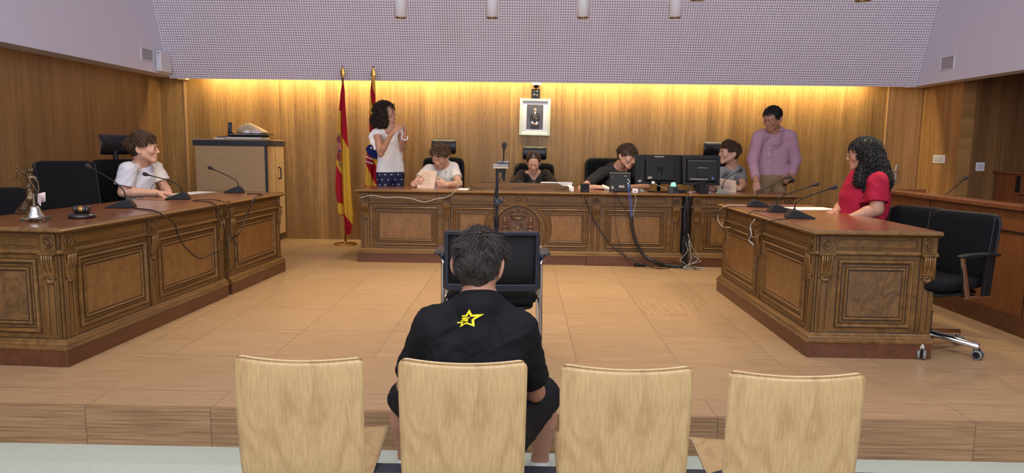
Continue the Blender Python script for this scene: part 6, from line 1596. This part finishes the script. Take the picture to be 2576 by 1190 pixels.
cable('cable', 'pale cord loop hanging at the far corner of the right desk', [top(1880, 518, .784), top(1845, 517, .786)] + rf([(1822, 520), (1808, 532), (1806, 552), (1818, 570), (1836, 572)], 1.67), .003, M_cgrey)
cable('cable', 'black cord from the middle right microphone over the desk edge', [top(1937, 534, .784), top(1910, 530, .786)] + rf([(1890, 533), (1879, 550), (1880, 575), (1888, 600), (1898, 612)], 1.67), .0036, M_cable)
cable('cable', 'black cord from the nearest right microphone over the desk edge', [top(1984, 550, .784), top(1960, 552, .786)] + rf([(1925, 560), (1900, 575), (1885, 592), (1890, 612), (1899, 617)], 1.66), .0036, M_cable)
cable('cable', 'pale bundle of cords hanging below the right desk edge', rf([(1898, 552), (1888, 570), (1890, 590), (1884, 604), (1896, 616)], 1.655), .0046, M_cgrey)

# monitors and small electronics on the bench
def monitor(label, cx, cz, w, h, y, rz, square=False):
    t = thing('monitor', label, 'monitor', (cx, y, zt - .001), rz)
    zc_ = cz - zt; tl = rad(5)
    M = TRS((0, 0, zc_), (-tl, 0, 0))
    mb = MB(); mb.M = M; mb.b2(-w / 2, w / 2, .0, .022, -h / 2, h / 2); c = mb.build('housing', M_blackg, t, .004)
    mb = MB(); mb.M = M; e = .10 if not square else .03; mb.grid([[(-w / 2 + e, 0, -h / 2 + .03), (w / 2 - e, 0, -h / 2 + .03)], [(-w / 2 + e + .012, -.03, -h / 2 + .045), (w / 2 - e - .012, -.03, -h / 2 + .045)], [(-w / 2 + e + .012, -.03, h / 2 - .06), (w / 2 - e - .012, -.03, h / 2 - .06)], [(-w / 2 + e, 0, h / 2 - .03), (w / 2 - e, 0, h / 2 - .03)]], smooth=False)
    for q in (-1, 1): mb.add([(q * (w / 2 - e), 0, -h / 2 + .03), (q * (w / 2 - e - .012), -.03, -h / 2 + .045), (q * (w / 2 - e - .012), -.03, h / 2 - .06), (q * (w / 2 - e), 0, h / 2 - .03)], [(0, 1, 2, 3)])
    mb.build('rear_cover', M_black, t)
    mb = MB(); mb.M = M; mb.b2(-w / 2 + .012, w / 2 - .012, .022, .0235, -h / 2 + .015, h / 2 - .012); mb.build('screen', plain('lcd_panel', S(60, 66, 78), .2) if 'lcd_panel' not in MATS else MATS['lcd_panel'], t)
    det = MB(); det.M = M
    if not square:
        det.m(0); det.b2(-.13, .13, -.0315, -.030, h / 2 - .105, h / 2 - .100); det.m(1); det.b2(-.055, .055, -.003, -.0, h / 2 - .050 + .022, h / 2 - .036 + .022)
        det.m(2); det.b2(-.13, -.085, -.032, -.030, -h / 2 + .055, -h / 2 + .080); det.b2(-.23, -.195, -.0015, 0, -h / 2 + .02, -h / 2 + .045)
        for q in (-.05, .05):
            for z in (-.05, .05): det.m(0); det.cyl((q, -.032, z), (q, -.030, z), .004, n=8)
    else:
        det.m(1); det.b2(-w / 2 + .05, w / 2 - .05, -.031, -.029, h / 2 - .066, h / 2 - .062); det.m(0); det.b2(-.06, .06, -.032, -.029, h / 2 - .10, h / 2 - .08)
        det.m(2); det.b2(-.05, .05, -.0335, -.030, h / 2 - .142, h / 2 - .136); det.b2(-.13, .06, -.0335, -.030, -h / 2 + .058, -h / 2 + .070); det.m(3); det.cyl((.115, -.034, -h / 2 + .075), (.115, -.02, -h / 2 + .075), .014); det.m(0)
        det.b2(-.055, .055, -.040, -.030, -h / 2 + .09, h / 2 - .15)
    det.build('rear_details', [M_blackg, M_grey, plain('rear_label', S(150, 140, 128), .6) if 'rear_label' not in MATS else MATS['rear_label'], M_cblue], t)
    mb = MB()
    if not square:
        mb.cyl((0, -.012, .012), (0, -.02, zc_ - .02), .019, n=16); mb.b2(-.03, .03, -.034, -.0, zc_ - .05, zc_ + .03); mb.build('stand_post', M_blackg, t)
        mb = MB(); mb.lathe([(0, .016), (.05, .014), (.118, .009), (.12, 0), (0, 0)], 32); mb.build('stand_base', M_blackg, t)
    else:
        mb.b2(-.05, .05, -.03, .0, .012, zc_ - .05); mb.b2(-.035, .035, -.042, -.03, .05, .12); mb.build('stand_post', M_black, t, .004)
        mb = MB(); mb.prism([(-.13, -.02), (.13, -.02), (.11, .15), (-.11, .15)], 0, .014); mb.build('stand_base', M_silver, t, .004)
    return t
p = at(1658, 426, Y=7.72); monitor('wide black monitor seen from behind on the bench', p.x, p.z, .525, .32, 7.72, rad(4))
p = at(1765, 428, Y=7.66); monitor('square black monitor seen from behind at the gap of the bench', p.x, p.z, .40, .325, 7.66, rad(-1), True)
def bx(name, label, cat, px, py, Y, w, d, h, mat, rz=0, z=zt, bev=.003, loc=None):
    p = at(px, py, Y=Y); t = thing(name, label, cat, (p.x, Y, z), rz)
    mb = MB(); mb.b2(-w / 2, w / 2, -d / 2, d / 2, 0, h); mb.build('case', mat, t, bev); return t
# console with screen facing the boy
p = at(1560, 460, Y=7.60); t = thing('console', 'black touch console seen from behind, on the bench before the boy in dark grey', 'console', (p.x, 7.60, zt))
M = TRS((0, 0, .105), (rad(-14), 0, 0))
mb = MB(); mb.M = M; mb.b2(-.115, .115, 0, .03, -.10, .10); mb.m(1); mb.b2(-.115, .115, 0.0, .03, .10, .106); mb.build('housing', [M_black, M_grey], t, .003)
mb = MB(); mb.M = M; mb.m(0); mb.b2(-.015, .045, -.0015, 0, -.06, -.035); mb.b2(.04, .075, -.0015, 0, .065, .072); mb.b2(-.095, -.07, -.0015, 0, -.075, -.045); mb.m(1); mb.tube([(-.09, -.001, .045), (-.085, -.001, .053), (-.075, -.001, .055), (-.065, -.001, .05)], .0018, 5)
for k in range(5): mb.m(1); mb.cyl((.085 + (k % 2) * .012, -.004, .03 - k * .02), (.085 + (k % 2) * .012, 0, .03 - k * .02), .006, n=8)
mb.build('ports', [MATS['rear_label'], M_silver], t)
mb = MB(); mb.M = M; mb.b2(-.105, .105, .03, .0315, -.09, .09); mb.build('screen', MATS['lcd_panel'], t)
for q in (-.09, .09): mb = MB(); mb.tube([(q, .03, .06), (q, .10, .004)], .004, 6); mb.tube([(q, -.02, .004), (q, .10, .004)], .004, 6); mb.build('foot', M_steel, t)
t = bx('webcam', 'small black cube camera on the bench left of the boy in dark grey', 'camera', 1471, 480, 7.46, .09, .07, .095, M_black); 
mb = MB(); mb.lathe([(.026, 0), (.024, .004), (.016, .004), (.012, .0)], 20, M=frame((0, -.035, .062), (1, 0, 0), (0, 0, 1), (0, -1, 0))); mb.build('lens_ring', M_blackg, t); mb = MB(); mb.cyl((.01, -.037, .012), (.01, -.035, .012), .004, n=10); mb.build('indicator', plain('red_lens', S(120, 30, 26), .3), t)
t = bx('junction_box', 'small white junction box on the bench edge below the mouse', 'box', 1597, 486, 7.47, .058, .05, .045, M_wplast); mb = MB(); mb.cyl((0, -.027, .018), (0, -.025, .018), .008, n=12); mb.build('socket', M_grey, t)
p = at(1613, 480, Y=7.72); t = thing('computer_mouse', 'grey computer mouse on the bench by the wide monitor', 'mouse', (p.x, 7.72, zt), rad(20)); mb = MB()
mb.grid([[(math.cos(a) * .031 * math.sin(b), math.sin(a) * .052 * math.sin(b), max(0, math.cos(b)) * .030) for a in [k * PI / 10 for k in range(20)]] for b in [k * PI / 14 for k in range(8)]], closeu=True); mb.build('shell', M_grey, t)
mb = MB(); mb.cyl((-.003, -.02, .026), (.003, -.02, .026), .007, n=12); mb.build('scroll_wheel', M_black, t)
t = bx('signal_light', 'dark box with glowing green dome light on the bench', 'signal light', 1693, 488, 7.48, .105, .09, .075, plain('dark_grey_case', S(48, 48, 48), .5), rad(-6)); mb = MB(); mb.b2(.0, .045, -.048, -.045, .015, .06); mb.build('side_plate', M_black, t)
mb = MB(); mb.lathe([(.030, .075), (.025, .105), (.021, .115), (.0, .118)], 20); mb.build('green_dome', plain('green_light', S(130, 230, 170), .3, emit=(.25, .9, .5), estr=.9), t)
bx('power_adapter', 'flat black adapter lying between the signal light and the square monitor', 'power adapter', 1716, 483, 7.62, .08, .07, .030, M_black)
bx('docking_box', 'black stepped box at the foot of the square monitor', 'box', 1769, 491, 7.47, .10, .06, .085, M_black, 0, zt, .006)
cable('cable', 'black cable arching over the foot of the square monitor', bf([(1727, 480), (1742, 465), (1765, 459), (1785, 462), (1800, 475), (1812, 487)], 7.50), .0045, M_cable)
cable('cable', 'black cable from the adapter past the bench gap', bf([(1722, 494), (1728, 482), (1740, 478), (1753, 473)], 7.45), .005, M_cable)
cable('cable', 'white-tagged cable hanging from the wide monitor', bf([(1643, 459), (1655, 466), (1668, 472), (1682, 477)], 7.62), .003, M_cgrey)
mb = MB(); p = at(1643, 459, Y=7.61); mb.b2(p.x - .016, p.x + .016, 7.608, 7.61, p.z - .014, p.z + .014); tag(mb.build('cable_tag', M_paper), 'small white paper tag on the wide monitor cable', 'label')
# papers
def sheet(name, label, c, w, h, rz, z=zt, mat=None, n=1, cat='paper', lines=0, M=None):
    t = thing(name, label, cat, c if M is None else (0, 0, 0), rz if M is None else 0)
    if M is not None: t.matrix_world = M
    mb = MB()
    for k in range(n): a = random.uniform(-.01, .01) if k else 0; mb.b2(-w / 2 + a, w / 2 + a, -h / 2 - a, h / 2 - a, k * .0012, k * .0012 + .001)
    mb.build('sheet', mat or M_paper, t)
    if lines:
        mb = MB(); top_ = n * .0012
        for k in range(lines):
            yy = h / 2 - .035 - k * (h - .07) / lines; mb.b2(-w / 2 + .025, w / 2 - .025 - random.uniform(0, .05), yy - .0014, yy + .0014, top_, top_ + .0003)
        mb.build('printed_lines', M_ink, t)
    return t
c = top(470, 487.5); sheet('paper', 'white sheets lying before the boy at the left desk', (c.x, c.y, zt), .21, .60, rad(-12), n=3)
c = top(2040, 525); sheet('paper', 'white sheet lying on the right desk in front of the woman in red', (c.x, c.y, zt), .36, .24, rad(8), n=2)
c = top(1168, 478); sheet('paper', 'small stack of papers on the bench left of the carved rail', (c.x, c.y + .08, zt), .12, .25, 0, n=5)
Mx = Matrix.Translation(P_(1074, 453, 7.87).tolist()) @ Euler((rad(66), rad(6), rad(-4))).to_matrix().to_4x4(); sheet('paper', 'beige printed sheet held by the boy in white at the bench', None, .19, .235, 0, mat=M_paperold, lines=9, M=Mx)
Mx = Matrix.Translation(P_(1828, 468, 7.86).tolist()) @ Euler((rad(60), rad(8), rad(4))).to_matrix().to_4x4(); sheet('paper', 'beige printed sheet held by the boy in light grey', None, .22, .17, 0, mat=M_paperold, lines=7, M=Mx)
Mx = Matrix.Translation(P_(1523, 473, 7.84).tolist()) @ Euler((rad(40), rad(20), rad(10))).to_matrix().to_4x4()
t = thing('card_pack', 'small pack of white cards held by the boy in dark grey', 'cards'); t.matrix_world = Mx; mb = MB(); mb.b2(-.045, .05, -.025, .025, 0, .016); mb.build('cards', M_paper, t, .002)
# binders behind the rail
t = book('binder', 'thick white binder lying behind the right end of the carved rail', 'binder', at(1400, 465, Y=7.72).x, 7.74, zt, .35, .25, .085, plain('binder_white', S(206, 212, 226), .5), rad(-3))
t2 = book('document_stack', 'white documents jutting out beside the end of the carved rail', 'documents', at(1436, 475, Y=7.6).x, 7.62, zt, .07, .16, .045, M_paper, rad(-4), False)
# boy's pen / man's hand microphone
t = thing('handheld_microphone', 'black handheld microphone at the hip of the man in pink', 'microphone'); t.matrix_world = Matrix.Translation(P_(1991, 456, 8.02).tolist()) @ Euler((rad(70), 0, rad(12))).to_matrix().to_4x4()
mb = MB(); mb.lathe([(0, -.16), (.010, -.16), (.013, 0), (.020, .012)], 16); mb.build('handle', M_black, t); mb = MB(); mb.lathe([(.022, .010), (.024, .016), (.023, .030), (.014, .045), (0, .048)], 20); mb.build('windscreen', M_foam, t)
mb = MB(); mb.lathe([(.0245, .012), (.0255, .015), (.0245, .018)], 20); mb.build('ring', M_silver, t)
# little emblem on the white t-shirt is left to the shirt; buttons of the pink shirt
BTN.build('buttons', M_wplast, man, loc=-man.location)

# ---------------------------------------------------------------- bell, statue, gavel on the left desk
b = top(89, 556); b.z = DH + .001
t = thing('hand_bell', 'silver table bell on a four-footed tray on the left desk', 'bell', b, .2)
mb = MB(); mb.lathe([(.050, .022), (.051, .026), (.040, .040), (.031, .060), (.027, .078), (.020, .088), (.0, .090)], 36); mb.build('bell', M_silver, t)
mb = MB(); mb.lathe([(.008, .088), (.011, .094), (.006, .100), (.010, .108), (.0055, .116), (.009, .124), (.005, .132), (.0075, .142), (.0045, .150), (.006, .158), (0, .164)], 18); mb.build('handle', M_pewter, t)
mb = MB(); mb.prism([(x, y) for x, y in [(math.cos(a) * (.056 + .030 * abs(math.sin(2 * a)) ** 3), math.sin(a) * (.056 + .030 * abs(math.sin(2 * a)) ** 3)) for a in [k * PI / 32 for k in range(64)]]], .017, .023)
tr = mb.build('tray', M_pewter, t, .002)
for k in range(4):
    a = PI / 4 + k * PI / 2; c_, s_ = math.cos(a), math.sin(a); mb = MB(); mb.tube(spline([(c_ * .076, s_ * .076, .020), (c_ * .070, s_ * .070, .012), (c_ * .062, s_ * .062, .006), (c_ * .068, s_ * .068, .003)], 4), [.007] * 4 + [.0055] * 9, 7); mb.lathe([(.007, 0), (.007, .005), (0, .007)], 10, M=TRS((c_ * .066, s_ * .066, 0))); mb.build('foot', M_pewter, t)
# statue of Justice
b = top(61, 537); b.z = DH + .001; Y_ = b.y
t = thing('justice_statue', 'small bronze statue of blindfolded Justice holding scales, at the left photo edge', 'statue', b)
Q = lambda px, py, dy=0: A3(at(px, py, Y=Y_ + dy))
F = Field(A3((b.x - .12, Y_ - .07, DH)), A3((b.x + .14, Y_ + .07, DH + .34)), .0026)
base = A3(b); hp = Q(74, 470); 
F.cone(base + A3((.004, 0, .03)), Q(77, 500), .034, .026, .01); F.cone(Q(77, 500), hp, .026, .020, .01); F.cone(hp, Q(77, 448), .018, .021, .01); F.cone(Q(69, 441), Q(85, 446), .012, .011, .008)
F.cone(Q(70, 500, -.02), base + A3((-.012, -.02, .03)), .013, .012, .01)
F.cone(Q(76, 437), Q(77, 443), .007, .008, .004); F.ell(Q(74.5, 430), [.013, .014, .016], None, .003); F.cone(Q(72, 426.5), Q(80, 427.5), .0115, .0115, .003); F.ell(Q(81, 431), [.009, .009, .009], None, .004)
F.cone(Q(68, 440), Q(56, 432), .0085, .007, .004); F.cone(Q(56, 432), Q(42, 421), .007, .005, .004); F.ell(Q(41, 418), [.006, .006, .007], None, .003)
F.cone(Q(87, 447), Q(95, 460, -.01), .0085, .007, .004); F.cone(Q(95, 460, -.01), Q(98, 475, -.02), .007, .005, .004); F.ell(Q(98, 478, -.02), [.006, .006, .007], None, .003)
F.wrinkle(.0045, 170, 5, dirs=(.6, .4, 0), lo=A3((-9, -9, -9)), hi=Q(400, 455) + 9 * A3((1, 1, 0)))
st = F.build('figure', M_bronze, t); st.location = -t.location
mb = MB(); mb.b2(-.036, .044, -.034, .034, 0, .020); mb.b2(-.030, .038, -.030, .030, .020, .030); mb.build('plinth', M_bronze, t, .002)
L3 = lambda p: tuple(Vector([float(v) for v in p]) - b)
mb = MB(); mb.tube([L3(Q(98, 477, -.022)), L3(Q(72, 522, -.03))], [.0022, .0012], 6); mb.tube([L3(Q(94, 474, -.022)), L3(Q(101, 479, -.022))], .002, 6); mb.build('sword', M_bronze, t)
mb = MB(); mb.tube([L3(Q(41, 419)), L3(Q(44, 447))], .0022, 6); mb.tube(spline([L3(Q(31.5, 453)), L3(Q(38, 448)), L3(Q(45, 447.5)), L3(Q(53, 448)), L3(Q(59, 452))], 4), .0022, 6)
for cx_, top_y, pan in ((31.5, 453, 481), (59, 452, 482)):
    pc_ = Vector(L3(Q(cx_ + 1, pan))); tp = Vector(L3(Q(cx_, top_y)))
    for k in range(3): a = k * 2.1; mb.tube([tp, pc_ + Vector((math.cos(a) * .015, math.sin(a) * .015, 0))], .0006, 4)
    mb.lathe([(.016, 0), (.012, -.004), (.0, -.006)], 18, M=Matrix.Translation(pc_))
mb.build('scales', M_bronze, t)
t = thing('paper_tag', 'folded pinkish price tag hanging from the statue by a string', 'tag'); Lz = lambda px, py, dy: tuple(at(px, py, Y=Y_ + dy))
mb = MB(); mb.grid([[Lz(95, 488, -.03), Lz(104, 492, -.05), Lz(103, 518, -.05)], [Lz(95, 488, -.03), Lz(95, 509, -.03), Lz(101, 518, -.049)]], smooth=False); mb.grid([[Lz(96, 487, -.03), Lz(114, 483, -.02)], [Lz(102, 510, -.03), Lz(115, 507, -.02)]]); o = mb.build('tag_card', plain('tag_paper', S(222, 200, 196), .7), t); so = o.modifiers.new('t', 'SOLIDIFY'); so.thickness = .0012
mb = MB(); mb.tube([Lz(68, 441, -.02), Lz(80, 462, -.03), Lz(96, 484, -.03)], .0012, 5); mb.build('string', plain('gold_string', S(180, 150, 90), .6), t)
# gavel on its block
b = top(207, 548); b.z = DH + .001
t = thing('sound_block', 'round dark wooden sound block under the gavel', 'block', b); mb = MB(); dark = plain('dark_stained_wood', S(34, 26, 26), .3, coat=.3)
mb.lathe([(0, 0), (.072, 0), (.078, .005), (.078, .016), (.072, .023), (.062, .026), (0, .026)], 48); mb.build('block', dark, t)
t = thing('gavel', 'black wooden gavel with a brass band lying on its round block', 'gavel', (b.x, b.y, b.z + .028 + .024), rad(4))
mb = MB(); mb.M = Matrix.Rotation(rad(90), 4, 'Y'); mb.lathe([(0, -.048), (.016, -.048), (.023, -.040), (.023, -.030), (.019, -.027), (.021, -.024), (.023, -.018), (.023, .018), (.021, .024), (.019, .027), (.023, .030), (.023, .040), (.016, .048), (0, .048)], 32); mb.build('head', dark, t)
mb = MB(); mb.M = Matrix.Rotation(rad(90), 4, 'Y'); mb.lathe([(.0236, -.013), (.0242, -.011), (.0242, .011), (.0236, .013)], 32); mb.build('brass_band', M_brass, t)
mb = MB(); mb.tube([(0, .015, 0), (-.012, .05, -.006), (-.06, .13, -.018), (-.09, .19, -.030)], [.006, .0065, .008, .007], 12); mb.build('handle', dark, t)

# ---------------------------------------------------------------- flags
RED = cloth('flag_red', S(176, 26, 44), .05, .7); YEL2 = cloth('flag_yellow', S(220, 176, 60), .05, .7); FBLUE = cloth('flag_blue', S(24, 36, 104), .05, .7); FWHT = cloth('flag_white', S(220, 214, 210), .05, .7)
def zpt(X, Yz): return 820 + X / 2.479, 150 + Yz / 2.479
def flagpole(label, px, Y, tip, fin_b, base_r=.145):
    p = at(px, fin_b, Y=Y); t = thing('flagpole', label, 'flagpole', (p.x, Y, 0))
    zt_, zb_ = at(px, tip, Y=Y).z, p.z
    mb = MB(); mb.lathe([(0, .035), (.02, .035), (.03, .022), (base_r * .9, .016), (base_r, .010), (base_r, 0), (0, 0)], 40); mb.build('base', M_brass, t)
    mb = MB(); mb.cyl((0, 0, .03), (0, 0, zb_), .013, n=14); mb.build('pole', M_brass, t)
    mb = MB(); h = zt_ - zb_; mb.M = TRS((0, 0, zb_), (0, 0, 0), (1, .28, 1)); mb.lathe([(.012, -.03), (.018, -.01), (.012, .0), (.020, .012), (.034, h * .36), (.012, h * .8), (0, h)], 16); mb.build('spear_finial', M_brass, t)
    mb = MB(); mb.tube([(math.cos(k * 2.4) * .016, math.sin(k * 2.4) * .016, zb_ - .02 + .01 * math.sin(k)) for k in range(12)], .004, 6); mb.build('cord', plain('flag_cord', S(150, 40, 44), .8) if 'flag_cord' not in MATS else MATS['flag_cord'], t)
    return t
def drape(name, label, rows, Y, color, mats, depth=.05, yoff=0, n=70, extra=None):
    """rows: (photo y, left x, crease x, right x); cloth built as folded surface with real depth"""
    rows = sorted(rows); ys = [r[0] for r in rows]
    f = lambda y, k: float(np.interp(y, ys, [r[k] for r in rows])); H = 150
    V = []; 
    for i in range(H + 1):
        y = ys[0] + (ys[-1] - ys[0]) * i / H; l, c_, r_ = f(y, 1), f(y, 2), f(y, 3); row = []
        for j in range(n + 1):
            u = j / n
            x = l + (c_ - l) * (u / .42) if u < .42 else c_ + (r_ - c_) * (u - .42) / .58
            w = (i / H) ** .6
            d = -depth * w * (math.sin(u / .42 * PI) * .6 if u < .42 else math.sin((u - .42) / .58 * PI)) + .012 * w * math.sin(u * 30 + i * .02) + (.02 * w if abs(u - .42) < .02 else 0)
            row.append(tuple(at(x, y, Y=Y + d)))
        V.append(row)
    mb = MB()
    P = [p for r in V for p in r]; w_ = n + 1
    for i in range(H):
        for j in range(n):
            mb.f.append((i * w_ + j, i * w_ + j + 1, (i + 1) * w_ + j + 1, (i + 1) * w_ + j)); mb.sm.append(True)
            y = ys[0] + (ys[-1] - ys[0]) * (i + .5) / H; u = (j + .5) / n; mb.mi.append(color(u, y, f))
    mb.v = P; o = mb.build(name, mats, None, recalc=False); so = o.modifiers.new('t', 'SOLIDIFY'); so.thickness = .006; so.offset = 1
    return tag(o, label, 'flag')
flagpole('brass flagpole with a round base left of the bench, carrying the Spanish flag', 862, 8.74, 164, 194)
flagpole('brass flagpole half hidden behind the standing woman', 939.5, 8.74, 164, 198)
rows = [(zpt(0, y)[1], zpt(a, 0)[0], zpt(b_, 0)[0], zpt(c_, 0)[0]) for y, a, b_, c_ in ((150, 100, 105, 112), (200, 92, 100, 118), (260, 86, 98, 120), (330, 80, 95, 124), (400, 77, 94, 130), (480, 72, 95, 135), (560, 69, 97, 141), (640, 66, 99, 146), (740, 60, 101, 152), (820, 59, 104, 157), (900, 72, 107, 162), (958, 74, 112, 168), (975, 113, 116, 170), (1030, 120, 122, 167), (1060, 121, 128, 158), (1090, 124, 132, 154))]
def spain(u, y, f):
    Y_z = (y - 150) * 2.479; left = u < .42
    if left: return 0 if Y_z < 322 - 6 * u else (1 if Y_z < 655 + 150 * u else (0 if Y_z < 890 + 30 * u else 1)) if Y_z < 965 else 0
    v = (u - .42) / .58; return 0 if Y_z < 470 + 85 * v else (1 if Y_z < 970 + 65 * v else 0)
sf = drape('spanish_flag', 'red and yellow flag hanging in folds from the pole left of the bench', rows, 8.70, spain, [RED, YEL2], .07)
mb = MB()
for k, (X, Yz, w, h, mi_) in enumerate(((80, 500, 13, 32, 0), (82, 545, 15, 34, 1), (83, 568, 7, 14, 2), (80, 605, 13, 30, 0), (79, 470, 9, 12, 3), (76, 540, 7, 60, 3))):
    x, y = zpt(X, Yz); p = at(x, y, Y=8.61); q = 8.61 / 1760 / 2.479; mb.m(mi_); mb.lathe([(1, 0), (.8, .002), (0, .003)], 16, M=frame(p, (w * q, 0, 0), (0, 0, h * q), (0, -1, 0)))
for k in range(4): x, y = zpt(84 + k * 3, 645 + k * 6); p = at(x, y, Y=8.61); mb.m(2); mb.box(p, (.004, .003, .05), Matrix.Rotation(.4, 3, 'Y'))
cr_o = mb.build('crest', [plain('crest_dark_red', S(140, 40, 50), .7), plain('crest_pink', S(190, 100, 90), .7), FBLUE, plain('crest_ochre', S(150, 110, 60), .7)], sf)
rows2 = [(190, 936, 938, 942), (200, 934.5, 938, 943.5), (225, 932, 937, 945), (260, 930, 937, 945), (320, 929, 938, 950), (365, 926, 940, 950), (400, 922, 938, 952), (440, 921, 938, 952), (476, 918, 936, 952), (560, 914, 934, 950), (590, 920, 936, 946)]
def aragon(u, y, f):
    s_ = y + 26 * (1 if u > .42 else -1) * (u - .42) - (60 * u)
    return [1, 0, 1, 0, 1, 0, 1, 0, 1, 0][int(max(0, min(9, (s_ - 150) / 46)))] if True else 0
af = drape('regional_flag', 'red and yellow striped flag with a blue shield, partly hidden by the standing woman', rows2, 8.70, aragon, [RED, YEL2], .05)
mb = MB(); x0, y0 = 934, 383
sh = [(920, 374), (926, 366), (938, 360), (952, 362), (952, 402), (940, 398), (930, 392), (923, 384)]
pts = [at(x, y, Y=8.62) for x, y in sh]; mb.add([tuple(p) for p in pts] + [tuple(p + Vector((0, .004, 0))) for p in pts], [tuple(range(8)), tuple(range(8, 16))] + [(i, (i + 1) % 8, 8 + (i + 1) % 8, 8 + i) for i in range(8)])
mb.m(1); p = at(934, 372, Y=8.612)
for k in range(3): a = k * PI / 3; mb.box(p, (.035, .003, .009), Matrix.Rotation(a, 3, 'Y'))
for k in range(4):
    a, b_ = at(922 - 1, 394 + k * 6, Y=8.612), at(938, 402 + k * 5, Y=8.612); mb.m(2 if k % 2 else 1); mb.tube([a, b_], .009, 6)
mb.build('shield', [FBLUE, FWHT, RED], af)
